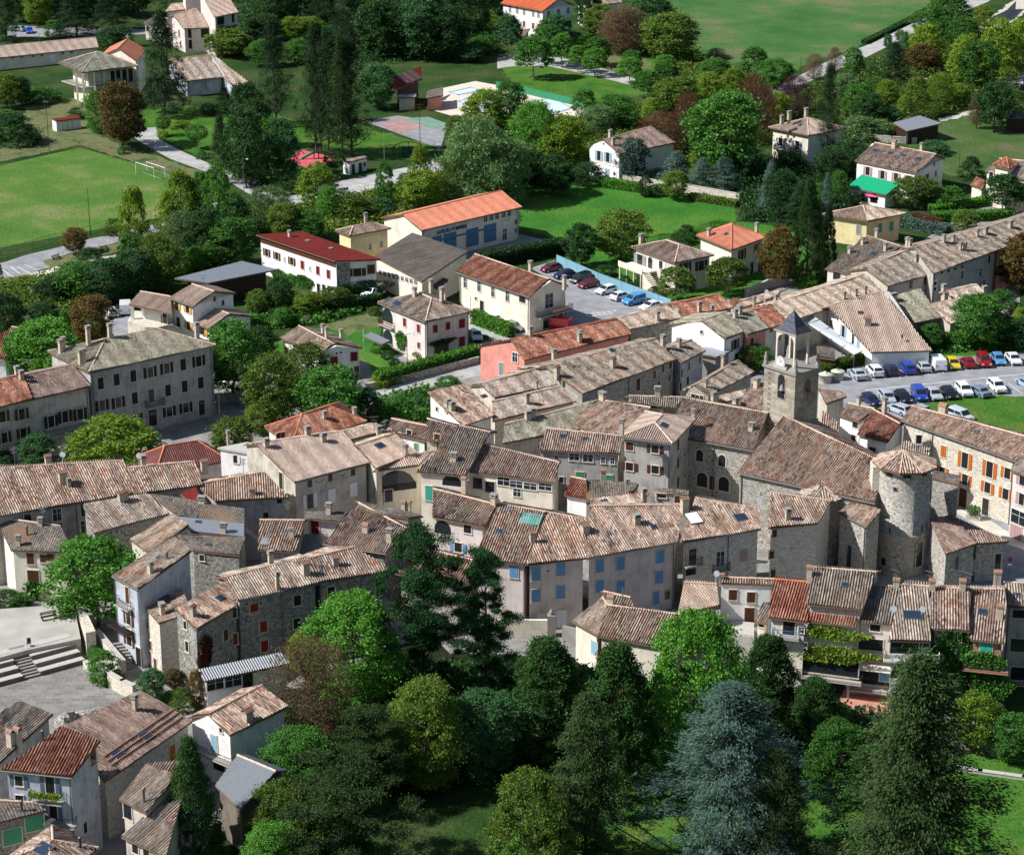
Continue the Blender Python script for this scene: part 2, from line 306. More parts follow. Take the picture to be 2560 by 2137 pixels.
def shut_mesh(w,h,mat):
    k=('s',round(w,2),round(h,2),mat)
    if k in WIN: return WIN[k]
    mb=MB(); mb.box((0,-.025,0),(w,.05,h),0)
    n=max(3,int(h/.22))
    for i in range(n): mb.box((0,-.057,-h/2+h*(i+.5)/n),(w*.78,.014,h/n*.55),0)
    me=mb.mesh('shutter',[MATS[mat]]); WIN[k]=me; return me
def grille(w,h,mat='iron',n=None):
    k=('g',round(w,2),round(h,2),mat)
    if k in WIN: return WIN[k]
    mb=MB(); mb.box((0,0,h/2-.03),(w,.05,.05)); mb.box((0,0,-h/2+.04),(w,.04,.04)); n=n or max(3,int(w/.16))
    for i in range(n+1): mb.box((-w/2+.02+(w-.04)*i/n,0,0),(.024,.024,h-.06))
    me=mb.mesh('railing',[MATS[mat]]); WIN[k]=me; return me
CH={}
def chim_mesh(w,d,h,kind):
    k=(w,d,h,kind)
    if k in CH: return CH[k]
    mb=MB(); b=.7; mb.box((0,0,(h-b)/2),(w,d,h+b),0)
    if kind=='cap': 
        mb.box((0,0,h+.06),(w+.22,d+.22,.12),1)
        for s in(-1,1): mb.box((s*(w/2-.06),0,h+.22),(.1,d,.2),0)
        mb.box((0,0,h+.37),(w+.2,d+.2,.09),1)
    elif kind=='tiles':
        mb.box((0,0,h+.05),(w+.14,d+.14,.1),1)
        for s in(-1,1): mb.box((0,s*(d*.25),h+.28),(w+.15,.06,d*.7),2,mat=Matrix.Rotation(s*R(50),3,'X'))
    elif kind=='pot':
        mb.box((0,0,h+.05),(w+.16,d+.16,.1),1)
        for s in(-.22,.22): mb.lathe([(.13,h+.1),(.1,h+.5),(.13,h+.52)],8,(s*w*1.2,0,0),2)
    elif kind=='pipe': 
        mb=MB(); mb.lathe([(.12,-.6),(.12,h),(.2,h+.02),(.2,h+.12),(.03,h+.2)],8,m=0)
        me=mb.mesh('flue',[MATS['gutter'],MATS['gutter'],MATS['pot']]); CH[k]=me; return me
    me=mb.mesh('chimney',[MATS['chim'],MATS['concrete_d'],MATS['pot']]); CH[k]=me; return me
def aerial(s,p):
    if 'ant' not in WIN:
        mb=MB(); mb.tube((0,0,-.3),(0,0,2.2),.03); mb.tube((-.7,0,2.1),(.7,0,2.1),.02)
        for k in range(8): mb.tube((-.65+k*.18,-.3,2.1),(-.65+k*.18,.3,2.1),.015)
        mb.tube((-.4,0,1.6),(.4,0,1.6),.02)
        for k in range(5): mb.tube((-.35+k*.18,-.25,1.6),(-.35+k*.18,.25,1.6),.015)
        WIN['ant']=mb.mesh('aerial',[MATS['gutter']])
    link('aerial',WIN['ant'],s.roof,p-Vector(s.o),(0,0,rng.random()*3))
class Bld:
    def __init__(s,name,label,cat='house',wall='s_beige',group=None):
        s.name,s.label,s.cat,s.group,s.wallm=name,label,cat,group,wall; s.root=None; s.nw=0
    def mk(s,c):
        if s.root is None: s.root=empty(s.name,c,s.label,s.cat,s.group)
        s.o=s.root.location
    def core(s,q,ridge,slopes,h,roof,wall,over,z0,eavedirs,zf,thick=.16,cap='mortar',nowall=False,wallname='wall'):
        """q: 4 plan corners (3D), slopes: list of polygons, zf(x,y)->roof height"""
        c=sum((XY(p) for p in q),Vector((0,0)))/4; s.mk((c.x,c.y,z0)); s.q=q; s.slopes=slopes
        amp,und,per=AMP.get(roof,(1,.055,.3)); mb=MB(); uvs={}
        for poly,u in zip(slopes,eavedirs): corrug(mb,uvs,poly,u,amp,und,per)
        for poly in slopes:
            mb.slab(poly,thick,1)
        for a,b in ridge:
            L=(b-a).length; n=max(1,int(L/.9))
            for i in range(n): mb.tube(a+(b-a)*(i/n)+Vector((0,0,.10)),a+(b-a)*((i+1.03)/n)+Vector((0,0,.08)),.15,.13,6,2,False)
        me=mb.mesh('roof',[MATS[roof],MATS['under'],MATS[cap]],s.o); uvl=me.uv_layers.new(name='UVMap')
        li=np.zeros(len(me.loops),dtype=np.int32); me.loops.foreach_get('vertex_index',li); arr=np.zeros((len(me.vertices),2),dtype=np.float32)
        for k,v in uvs.items(): arr[k]=v
        uvl.data.foreach_set('uv',arr[li].ravel()); s.roof=link('roof',me,s.root)
        if s.name=='house' and ridge and rng.random()<.4:
            a,b2_=ridge[0]; p=a.lerp(b2_,.2+.6*rng.random())+Vector((0,0,.1)); aerial(s,p)
        # wall
        iq=inset([XY(p) for p in q],over); s.iq=iq; loop=[]
        cc=sum(iq,Vector((0,0)))/4
        def isect(a,b,p,r):
            e=b-a; g=r-p; den=e.x*g.y-e.y*g.x
            if abs(den)<1e-6: return None
            t=((p.x-a.x)*g.y-(p.y-a.y)*g.x)/den; return a+e*t if .02<t<.98 else None
        for i in range(4):
            loop.append(iq[i])
            if ridge and i in (1,3):
                a,b=XY(ridge[0][0]),XY(ridge[0][1]); x=isect(iq[i],iq[(i+1)%4],a,b)
                if x is not None and s.gable: loop.append(x)
        if not nowall:
            mb=MB(); mb.prism([(p.x,p.y) for p in loop],z0-.5,[zf(p.x,p.y)-.13 for p in loop],0)
            s.wall=link(wallname,mb.mesh('wall',[MATS[wall or s.wallm]],s.o),s.root)
        s.f=[]
        for i in range(4):
            a,b=iq[i],iq[(i+1)%4]; e=(b-a).normalized(); n=Vector((e.y,-e.x))
            if n.dot(cc-a)>0: n=-n
            s.f.append((Vector((a.x,a.y,z0)),Vector((b.x,b.y,z0)),Vector((n.x,n.y,0))))
        s.h=h; s.z0=z0; return s
    def block(s,t,A,B,C,D,h,p=.32,kb=.85,E=None,G=None,roof='old',wall=None,over=.35,mono=False,z0=0,cap='mortar',thick=.16,nowall=False):
        P0=at(t,*A,h); P1=at(t,*B,h); u=(P1-P0).normalized(); w=Vector((-u.y,u.x,0))
        if w.dot(at(t,*C,h)-P1)+w.dot(at(t,*D,h)-P0)<0: w=-w
        n=(Vector((0,0,1))-w*p).normalized(); R1=onp(t,*C,P0,n); R0=onp(t,*D,P0,n)
        zf0=lambda x,y:pl_z(P0,n,x,y)
        if mono:
            s.gable=False; q=[P0,P1,R1,R0]; return s.core(q,[],[[P0,P1,R1,R0]],h,roof,wall,over,z0,[u],zf0,thick,cap,nowall)
        s.gable=True
        def ext(Rr,P): 
            d=Vector((Rr.x-P.x,Rr.y-P.y,0)); return Rr+d*kb-Vector((0,0,(Rr.z-P.z)*kb))
        if E: P2=at(t,*E,h); P3=R0+(P2-R1); P3.z=h
        elif G: P3=at(t,*G,h); P2=R1+(P3-R0); P2.z=h
        else: P2=ext(R1,P1); P3=ext(R0,P0)
        n2=(P3-P2).cross(R1-P2); n2=-n2 if n2.z<0 else n2; n2.normalize()
        zb=lambda x,y:pl_z(P2,n2,x,y)
        return s.core([P0,P1,P2,P3],[(R0,R1)],[[P0,P1,R1,R0],[P2,P3,R0,R1]],h,roof,wall,over,z0,[u,(P3-P2).normalized()],lambda x,y:min(zf0(x,y),zb(x,y)),thick,cap,nowall)
    def hip(s,t,L,M,Rr,h,p=.36,roof='old',wall=None,over=.5,z0=0,pyr=False,cap='mortar',thick=.16,ends=1.0,nowall=False):
        P=[at(t,*L,h),at(t,*M,h),at(t,*Rr,h)]; P.append(P[0]+P[2]-P[1]); c=sum(P,Vector())/4; s.gable=False
        la=(P[1]-P[0]).length; lb=(P[2]-P[1]).length
        sw=lb>la
        Q=P if not sw else [P[1],P[2],P[3],P[0]]          # ridge parallel Q0-Q1
        L1,L2=(la,lb) if not sw else (lb,la); z=h+p*L2/2; k=min(.4999,(L2/2)/L1*ends)
        if pyr: k=.499
        m0=(Q[3]+Q[0])/2; m1=(Q[1]+Q[2])/2; r0=m0.lerp(m1,k); r1=m0.lerp(m1,1-k); r0.z=r1.z=z
        ud=(Q[1]-Q[0]).normalized(); vd=(Q[2]-Q[1]).normalized()
        sl=[[Q[0],Q[1],r1,r0],[Q[1],Q[2],r1],[Q[2],Q[3],r0,r1],[Q[3],Q[0],r0]]
        s.core(P,[(r0,r1),(Q[0],r0),(Q[1],r1),(Q[2],r1),(Q[3],r0)],sl,h,roof,wall,over,z0,[ud,vd,ud,vd],lambda x,y:h+.05,thick,cap,nowall); return s
    def g3(s,t,L,M,Rr,h,axis=0,**k):
        P=[at(t,*L,h),at(t,*M,h),at(t,*Rr,h)]; P.append(P[0]+P[2]-P[1]); p=k.pop('p',.32)
        if axis: P=[P[1],P[2],P[3],P[0]]
        w=(P[3]-P[0]); d=w.length/2; r0=(P[0]+P[3])/2; r1=(P[1]+P[2])/2; r0.z=r1.z=h+p*d; s.gable=True; u=(P[1]-P[0]).normalized()
        n=(P[1]-P[0]).cross(r0-P[0]); n=-n if n.z<0 else n; n2=(P[3]-P[2]).cross(r1-P[2]); n2=-n2 if n2.z<0 else n2
        return s.core(P,[(r0,r1)],[[P[0],P[1],r1,r0],[P[2],P[3],r0,r1]],h,k.pop('roof','old'),k.pop('wall',None),k.pop('over',.35),k.pop('z0',0),[u,u],lambda x,y:min(pl_z(P[0],n,x,y),pl_z(P[2],n2,x,y)),k.pop('thick',.16),k.pop('cap','mortar'))
    # ---- things on faces
    def onface(s,i,t,x,y):
        a,b,n=s.f[i]; p=onp(t,x,y,a,n); return p,math.atan2(n.y,n.x)+math.pi/2,n
    def put(s,name,me,p,rz,parent=None,dy=0.0,n=None,lab=None):
        par=parent or s.root; q=Vector(p)-Vector(s.o)
        if n is not None: q=q+n*dy
        o=link(name,me,par,q,(0,0,rz)); return o
    def win(s,i,t,pts,w=.9,h=1.35,kind='o',sh='sh_brown',frame='trim',door=False):
        """kinds: o open shutters, c closed shutters, n none, a arched, d door, h half"""
        for x,y in pts:
            p,rz,n=s.onface(i,t,x,y); k={'o':'r','c':'r','n':'r','h':'r'}.get(kind,kind)
            if p.z-h/2<s.z0-.1: p.z=s.z0+h/2
            o=s.put('door' if (kind=='d' or door) else 'window',win_mesh(k,w,h,frame),p+n*.003,rz)
            e=Vector((math.cos(rz),math.sin(rz),0))
            if kind in 'och':
                if kind=='c': 
                    for sg in(-1,1): c=link('shutter',shut_mesh(w/2-.015,h-.02,sh),o,(sg*w/4,-.035,0))
                else:
                    for sg in((-1,1) if kind=='o' else (1,)):
                        link('shutter',shut_mesh(w/2,h,sh),o,(sg*(w*.75+.11),-.02,0))
    def grid(s,i,us,zs,w=.9,h=1.35,kind='o',sh='sh_brown',frame='trim'):
        a,b,n=s.f[i]; rz=math.atan2(n.y,n.x)+math.pi/2; L=(b-a)
        for z in zs:
            for u in us:
                p=a+L*u+Vector((0,0,z)); q=p-Vector(s.o); k={'o':'r','c':'r','n':'r'}.get(kind,kind)
                o=link('window' if kind!='d' else 'door',win_mesh(k,w,h,frame),s.root,q+n*.003,(0,0,rz))
                if kind=='c':
                    for sg in(-1,1): link('shutter',shut_mesh(w/2-.015,h-.02,sh),o,(sg*w/4,-.035,0))
                elif kind=='o':
                    for sg in(-1,1): link('shutter',shut_mesh(w/2,h,sh),o,(sg*(w*.75+.11),-.02,0))
    def garage(s,i,t,pts,w,h,mat):
        for x,y in pts:
            p,rz,n=s.onface(i,t,x,y); p.z=max(p.z,s.z0+h/2); k=('gar',w,h,mat)
            if k not in WIN:
                mb=MB(); mb.box((0,-.03,0),(w,.06,h),0)
                for j in range(4): mb.box((0,-.068,-h/2+h*(j+.5)/4),(w*.94,.016,h/4*.86),0)
                for j in range(5): mb.box((-w*.36+w*.18*j,-.085,h*.13),(w*.11,.02,h*.09),1)
                WIN[k]=mb.mesh('garage_door',[MATS[mat],MATS['glass2']])
            s.put('garage_door',WIN[k],p,rz)
    def balcony(s,i,t,x,y,w=2.4,d=1.0,rail='iron',slab='concrete',hh=1.0):
        p,rz,n=s.onface(i,t,x,y); mb=MB(); mb.box((0,-d/2,-.07),(w,d,.14)); me=mb.mesh('balcony',[MATS[slab]]); o=s.put('balcony',me,p,rz)
        link('railing',grille(w,hh,rail),o,(0,-d+.04,hh/2)); 
        for sg in(-1,1): link('railing',grille(d-.1,hh,rail),o,(sg*(w/2-.03),-d/2,hh/2),(0,0,math.pi/2))
        return o
    def onroof(s,t,x,y):
        best=None
        for j,poly in enumerate(s.slopes):
            a=poly[0]; n=(poly[1]-a).cross(poly[2]-a); n=-n if n.z<0 else n; n.normalize(); p=onp(t,x,y,a,n); ins=True; sg=0
            for i in range(len(poly)):
                e=poly[(i+1)%len(poly)]-poly[i]; c=e.x*(p.y-poly[i].y)-e.y*(p.x-poly[i].x)
                if abs(c)<.15*e.length: continue
                if sg==0: sg=1 if c>0 else -1
                elif (c>0)!=(sg>0): ins=False
            if ins:
                d=(p-CO).length
                if best is None or d<best[0]: best=(d,p,n,j)
        if best is None:
            a=s.slopes[0][0]; poly=s.slopes[0]; n=(poly[1]-a).cross(poly[2]-a); n=-n if n.z<0 else n; n.normalize(); best=(0,onp(t,x,y,a,n),n,0)
        poly=s.slopes[best[3]]; u=(poly[1]-poly[0]); return best[1],best[2],math.atan2(u.y,u.x)
    def chim(s,t,pts,w=.6,d=.45,h=1.1,kind='cap'):
        for x,y in pts:
            p,n,rz=s.onroof(t,x,y); link('chimney',chim_mesh(round(w*.85,2),round(d*.85,2),round(h*.9,2),kind),s.roof,p-Vector(s.o),(0,0,rz))
    def sky(s,t,pts,w=.8,h=1.1,mat='skyglass'):
        for x,y in pts:
            p,n,rz=s.onroof(t,x,y); k=('sky',w,h,mat)
            if k not in WIN:
                mb=MB(); mb.box((0,0,.12),(w+.16,h+.16,.16),1); mb.box((0,0,.21),(w,h,.03),0); WIN[k]=mb.mesh('skylight',[MATS[mat],MATS['gutter']])
            u=Vector((math.cos(rz),math.sin(rz),0)); u=(u-n*u.dot(n)).normalized(); v=n.cross(u); M=Matrix((u,v,n)).transposed()
            o=link('skylight',WIN[k],s.roof,p-Vector(s.o)); o.rotation_euler=M.to_euler()
    def dish(s,t,pts,h=.9):
        for x,y in pts:
            p,n,rz=s.onroof(t,x,y)
            if 'dish' not in WIN:
                mb=MB(); mb.tube((0,0,-.3),(0,0,h),.025); r=[(.02,0),(.2,.03),(.38,.12)]; b=len(mb.v); mb.lathe(r,14,(0,0,0))
                M=Matrix.Rotation(R(65),3,'X'); mb.v[b:]=[tuple(M@Vector(v)+Vector((0,-.06,h))) for v in mb.v[b:]]; WIN['dish']=mb.mesh('satellite_dish',[MATS['plastic_w']])
            link('satellite_dish',WIN['dish'],s.roof,p-Vector(s.o),(0,0,R(20)))
    def ant(s,t,pts,h=2.0):
        for x,y in pts:
            p,n,rz=s.onroof(t,x,y); aerial(s,p)
    def gutter(s,i=0,pipes=(0,1)):
        a,b,n=s.f[i]; q0,q1=s.q[i],s.q[(i+1)%4]; mb=MB(); e=(q1-q0).normalized(); o2=n*.05
        mb.tube(q0+o2-Vector((0,0,.1)),q1+o2-Vector((0,0,.1)),.075,n=6)
        for u in pipes:
            p=a.lerp(b,min(.985,max(.015,u)))+n*.09; mb.tube((p.x,p.y,s.z0),(p.x,p.y,min(q0.z,q1.z)-.15),.055,n=6)
        link('gutter',mb.mesh('gutter',[MATS['gutter']],s.o),s.root)
    def part(s,name,mb,mats):
        s.mk((0,0,0)) if s.root is None else None
        return link(name,mb.mesh(name,[MATS[m] if isinstance(m,str) else m for m in mats],s.o),s.root)
    def quoin(s,i=0,band=None,z=None,mat='trim'):
        a,b,n=s.f[i]; mb=MB(); e=(b-a).normalized(); c=(a+b)/2+n*.02; rz=math.atan2(e.y,e.x); mb.box((c.x,c.y,s.z0+z),((b-a).length,.08,.18),0,rz)
        link('string_course',mb.mesh('string_course',[MATS[mat]],s.o),s.root)
# ---------------------------------------------------------------- trees
def leafmesh(name,c,ax,nm,l,w,mat,r,extra=None,mats=None):
    n=len(c); ax=ax/np.linalg.norm(ax,axis=1,keepdims=True); sd=np.cross(ax,nm); ln=np.linalg.norm(sd,axis=1,keepdims=True); sd=sd/np.maximum(ln,1e-6)
    l=(l*(.7+.6*r.rand(n)))[:,None]/2; w=(w*(.7+.6*r.rand(n)))[:,None]/2
    v=np.stack([c-ax*l,c+sd*w,c+ax*l,c-sd*w],1).reshape(-1,3); ev,ef=(extra.v,extra.f) if extra else ([],[])
    nv=len(v); allv=np.concatenate([v,np.array(ev).reshape(-1,3)]) if ev else v
    me=bpy.data.meshes.new(name); nf=n+len(ef); loops=np.arange(n*4); tl=[len(f) for f in ef]
    el=np.array([i+nv for f in ef for i in f],dtype=np.int64) if ef else np.zeros(0,dtype=np.int64)
    me.vertices.add(len(allv)); me.vertices.foreach_set('co',allv.astype(np.float32).ravel()); me.loops.add(len(loops)+len(el)); me.loops.foreach_set('vertex_index',np.concatenate([loops,el]).astype(np.int32))
    tot=np.array([4]*n+tl); st=np.concatenate([[0],np.cumsum(tot)[:-1]]); me.polygons.add(nf); me.polygons.foreach_set('loop_start',st.astype(np.int32)); 
    a=me.attributes.new('lv','FLOAT','FACE'); a.data.foreach_set('value',np.concatenate([r.rand(n),np.full(len(ef),.3)]).astype(np.float32))
    me.materials.append(mat); me.update(calc_edges=True); me.validate(); return me
def unit(r,n):
    v=r.normal(size=(n,3)); return v/np.linalg.norm(v,axis=1,keepdims=True)
def prof_pts(r,n,kind):
    """clump centres in a crown of height 1, radius .5 (x,y in -.5...5)"""
    z=r.rand(n); t=r.rand(n)*2*np.pi; ph=r.rand(3)*6
    lob=1+.16*np.sin(2*t+ph[0]+3*z)+.12*np.sin(3*t+ph[1]-4*z)+.10*np.sin(5*t+7*z+ph[2])
    if kind in('broad','bare','willow'): R_=np.sqrt(np.clip(1-((z-.46)/.56)**2,0,1))*lob
    elif kind=='pollard': z=z**.8; R_=np.sqrt(np.clip(1-((z-.28)/.74)**2,0,1))*(1+.08*np.sin(4*t+ph[0])); 
    elif kind=='ball': R_=np.sqrt(np.clip(1-((z-.5)/.5)**2,0,1))
    elif kind=='conifer': R_=(1-z)**.8*(.8+.35*((z*9+ph[0])%1<.55))*lob+.03
    elif kind=='fir': R_=(1-z)**.75*(.92+.2*((z*12)%1<.5))+.03
    elif kind=='tallpine': R_=(1-z)**.55*(.5+.7*((z*7+ph[0]+.3*np.sin(t))%1<.5))*lob*.85+.05
    elif kind=='poplar': R_=np.clip(np.sin(np.pi*np.clip(z*.92+.06,0,1))**.6,0,1)*(1+.2*np.sin(3*t+9*z+ph[0])); z=z
    elif kind=='yew': R_=np.clip((1-z)**.5,0,1)*(.9+.16*np.sin(5*t+ph[0]+4*z)+.1*np.sin(9*t+11*z+ph[1]))*np.clip(z*6+.55,0,1)
    elif kind=='cypress': R_=np.clip((1-z)**.7,0,1)*np.clip(z*5+.5,0,1)*(.95+.12*np.sin(4*t+6*z+ph[0])+.08*np.sin(7*t+13*z))
    elif kind=='bluecedar': R_=(1-z)**.7*(.55+.75*((z*8+ph[0]+.5*np.sin(2*t))%1<.5))*(1+.3*np.sin(3*t+ph[0]+2*z)+.2*np.sin(5*t-5*z))+.02
    elif kind=='cedar': R_=(1-z)**.62*(.6+.55*((z*8+ph[0]+.6*np.sin(2*t))%1<.5))*(1+.28*np.sin(3*t+ph[0]+3*z)+.2*np.sin(5*t-7*z))+.02
    elif kind=='pine': R_=np.sqrt(np.clip(1-((z-.5)/.55)**2,0,1))*(.45+.75*(((z*5+ph[0]+.35*np.sin(t*2))%1)<.55))*lob
    elif kind=='bush': R_=np.sqrt(np.clip(1-(z/1.02)**2,0,1))*lob
    return z,t,R_
def make_crown(kind,seed,n_cl,n_lf,sig,l,w,trunk_h=.25,droop=0,inner=.35,hd=12.0,wd=8.0,cone=False):
    r=np.random.RandomState(seed); z,t,R_=prof_pts(r,n_cl,kind)
    rad=R_*(inner+(1-inner)*r.rand(n_cl)**.4)*.5; c=np.stack([rad*np.cos(t),rad*np.sin(t),z],1)
    k=np.repeat(np.arange(n_cl),n_lf//n_cl); N=len(k)
    P=c[k]*np.array([wd,wd,hd*(1-trunk_h)])+np.array([0,0,hd*trunk_h])
    sg=sig*(.6+.8*r.rand(n_cl))[k][:,None]; off=r.normal(size=(N,3))*sg*np.array([1,1,.62 if kind!='pine' else .3]); P=P+off
    out=np.stack([np.cos(t[k]),np.sin(t[k]),np.zeros(N)],1); 
    if cone: ax=out*1.0+unit(r,N)*.55+np.array([0,0,-droop]); nm=unit(r,N)*.5+np.array([0,0,1.0])
    else: ax=unit(r,N)+np.array([0,0,-droop]); nm=unit(r,N)+out*.5+np.array([0,0,.5])
    P[:,2]=np.maximum(P[:,2],.05); return P,ax,nm,r,c*np.array([wd,wd,hd*(1-trunk_h)])+np.array([0,0,hd*trunk_h])
PROTO={}
def proto(kind,var):
    key=(kind,var)
    if key in PROTO: return PROTO[key]
    sd=hash_(kind)+var*17; hd,wd=12.0,8.0; S=dict(
      broad=dict(n_cl=210,n_lf=13000,sig=.42,l=.36,w=.26,trunk_h=.16,inner=.45),
      bigleaf=dict(n_cl=260,n_lf=36000,sig=.36,l=.22,w=.17,trunk_h=.08,inner=.5),
      pollard=dict(n_cl=200,n_lf=8000,sig=.36,l=.46,w=.30,trunk_h=.34,inner=.45),
      ball=dict(n_cl=300,n_lf=8000,sig=.22,l=.34,w=.26,trunk_h=.38,inner=.8),
      willow=dict(n_cl=300,n_lf=13000,sig=.45,l=.5,w=.14,trunk_h=.06,inner=.5,droop=.7),
      bare=dict(n_cl=420,n_lf=12000,sig=.55,l=.62,w=.045,trunk_h=.14,inner=.2),
      twig=dict(n_cl=420,n_lf=17000,sig=.5,l=.30,w=.07,trunk_h=.08,inner=.25),
      conifer=dict(n_cl=330,n_lf=16000,sig=.36,l=.42,w=.10,trunk_h=.06,inner=.45,droop=.35,cone=True),
      fir=dict(n_cl=420,n_lf=13000,sig=.30,l=.5,w=.14,trunk_h=.04,inner=.6,droop=.25,cone=True),
      tallpine=dict(n_cl=240,n_lf=15000,sig=.40,l=.36,w=.10,trunk_h=.14,inner=.3,droop=.1,cone=True),
      poplar=dict(n_cl=260,n_lf=9000,sig=.36,l=.38,w=.28,trunk_h=.05,inner=.4),
      yew=dict(n_cl=420,n_lf=52000,sig=.26,l=.22,w=.11,trunk_h=.01,inner=.75),
      cypress=dict(n_cl=460,n_lf=40000,sig=.24,l=.22,w=.09,trunk_h=.02,inner=.7),
      bluecedar=dict(n_cl=900,n_lf=72000,sig=.24,l=.22,w=.05,trunk_h=.03,inner=.45,droop=.05,cone=True),
      cedar=dict(n_cl=800,n_lf=72000,sig=.30,l=.22,w=.085,trunk_h=.02,inner=.4,droop=.3,cone=True),
      pine=dict(n_cl=120,n_lf=62000,sig=.44,l=.22,w=.085,trunk_h=.2,inner=.25),
      bush=dict(n_cl=140,n_lf=4500,sig=.5,l=.5,w=.34,trunk_h=.0,inner=.6))[kind]
    pk={'bigleaf':'broad','twig':'broad'}.get(kind,kind); P,ax,nm,r,cl=make_crown(pk,sd,hd=hd,wd=wd,**S)
    ex=MB(); tr=MB(); th=S['trunk_h']*hd; top=hd*(.9 if kind in('conifer','fir','tallpine','pine','bluecedar','cedar','poplar','cypress') else .62); r0=.22 if kind!='pine' else .28
    if kind=='bush': top=3; r0=.12
    pts=[Vector((0,0,-.4))]; nseg=5
    for i in range(1,nseg+1): pts.append(Vector((r.normal()*.12*(kind!='fir'),r.normal()*.12*(kind!='fir'),top*i/nseg)))
    for i in range(nseg): tr.tube(pts[i],pts[i+1],r0*(1-.17*i),r0*(1-.17*(i+1)),7,0,False)
    nb={'bare':150,'twig':120}.get(kind,34); idx=r.choice(len(cl),min(nb,len(cl)),replace=False)
    for i in idx:
        q=Vector(cl[i]); 
        zz=max(th*.8,min(top*.97,q.z-math.hypot(q.x,q.y)*(.55 if kind not in('conifer','fir','cedar') else -.05))); b=Vector((0,0,zz)); f=min(nseg-1,int(zz/top*nseg)); b=pts[f].lerp(pts[f+1],min(1,zz/top*nseg-f))
        m=b.lerp(q,.5)+Vector((0,0,-.3)); br=.045 if nb<100 else .03
        tr.tube(b,m,br*1.8,br*1.2,4,0,False); tr.tube(m,q,br*1.2,br*.5,4,0,False)
    PROTO[key]=(P,ax,nm,r,S,tr,{}); return PROTO[key]
def hash_(s): return sum((i+1)*ord(c) for i,c in enumerate(s))
CM={}
BASE={'bush':(12,8),'default':(12,8)}
def crown_mesh(kind,var,leaf):
    k=(kind,var,leaf)
    if k in CM: return CM[k]
    P,ax,nm,r,S,tr,_=proto(kind,var); rr=np.random.RandomState(hash_(kind)+var)
    c=leafmesh('crown_'+kind,P,ax,nm,S['l'],S['w'],MATS['leaf_'+leaf],rr)
    t=(kind,var,'trunk')
    if t not in CM: CM[t]=tr.mesh('trunk_'+kind,[MATS['bark_pale' if kind in('pollard',) else 'bark']])
    CM[k]=(c,CM[t]); return CM[k]
NVAR=dict(broad=4,pollard=2,conifer=3,tallpine=3,bush=3,willow=2,poplar=2)
ntree=[0]
def tree(t,x,y,top,w,kind,leaf,label,cat='tree',group=None,z=0,name=None):
    p=at(t,x,y,z); v,hz=vm(p); h=(y-top)/v; h=max(.6,h*(1.0)); wd=w/hz*1.08
    var=ntree[0]%NVAR.get(kind,2); ntree[0]+=1; c,tm=crown_mesh(kind,var,leaf)
    nm=name or {'bush':'shrub','conifer':'conifer_tree','fir':'fir_tree','tallpine':'pine_tree','pine':'pine_tree','yew':'yew_tree','cypress':'cypress_tree','poplar':'poplar_tree','bluecedar':'cedar_tree','cedar':'cedar_tree','pollard':'plane_tree','ball':'clipped_tree','willow':'willow_tree'}.get(kind,'leafy_tree')
    e=empty(nm,p,label,cat if kind!='bush' else 'shrub',group,rng.random()*6.28); s=(wd/8,wd/8,h/12)
    if kind!='bush':
        o=link('trunk',tm,e); o.scale=s
    o=link('crown' if kind!='bush' else 'foliage',c,e); o.scale=s; return e
def hedge(t,A,B,wd,h,leaf,label,z=0,name='hedge',dens=1.0):
    a=at(t,*A,z); b=at(t,*B,z); L=(b-a).length; e=(b-a).normalized(); s=Vector((-e.y,e.x,0)); n=int(L*h*170*dens+L*wd*110*dens); n=min(n,26000); r=np.random.RandomState(int(L*100)%9999)
    u=r.rand(n)*L; f=r.rand(n); side=r.choice(3,n,p=[.36,.24,.40]); w=np.where(side==0,-wd/2,np.where(side==1,wd/2,(f-.5)*wd)); zz=np.where(side<2,f*h,h)
    E=np.array(e);S=np.array(s); P=u[:,None]*E+w[:,None]*S+zz[:,None]*np.array([0,0,1])+r.normal(size=(n,3))*(.05+.05*h)
    P[:,2]=np.abs(P[:,2])
    me=leafmesh('foliage',P,unit(r,n),unit(r,n),.34,.22,MATS['leaf_'+leaf],r)
    ro=empty(name,a,label,'hedge'); link('foliage',me,ro)
    mb=MB(); c=(b-a)/2; mb.box((c.x,c.y,h*.45),(L,wd*.7,h*.85),0,math.atan2(e.y,e.x)); link('stems',mb.mesh('stems',[MATS['leaf_dark']]),ro); return ro
def vine(b,i,t,pts,w,h,leaf='green',n=900,name='climbing_plant'):
    for x,y in pts:
        p,rz,nn=b.onface(i,t,x,y); r=np.random.RandomState(int(x+y)%999); m=n; k=r.rand(m)*6.28; q=np.sqrt(r.rand(m)); e=np.array([math.cos(rz),math.sin(rz),0]); N=np.array(nn)
        P=(np.cos(k)*q*w/2*(1+.2*np.sin(3*k)))[:,None]*e+(np.sin(k)*q*h/2)[:,None]*np.array([0,0,1])+(.1+.35*r.rand(m))[:,None]*N
        me=leafmesh(name,P,unit(r,m),unit(r,m)+N,.32,.24,MATS['leaf_'+leaf],r); link(name,me,b.root,p-Vector(b.o))
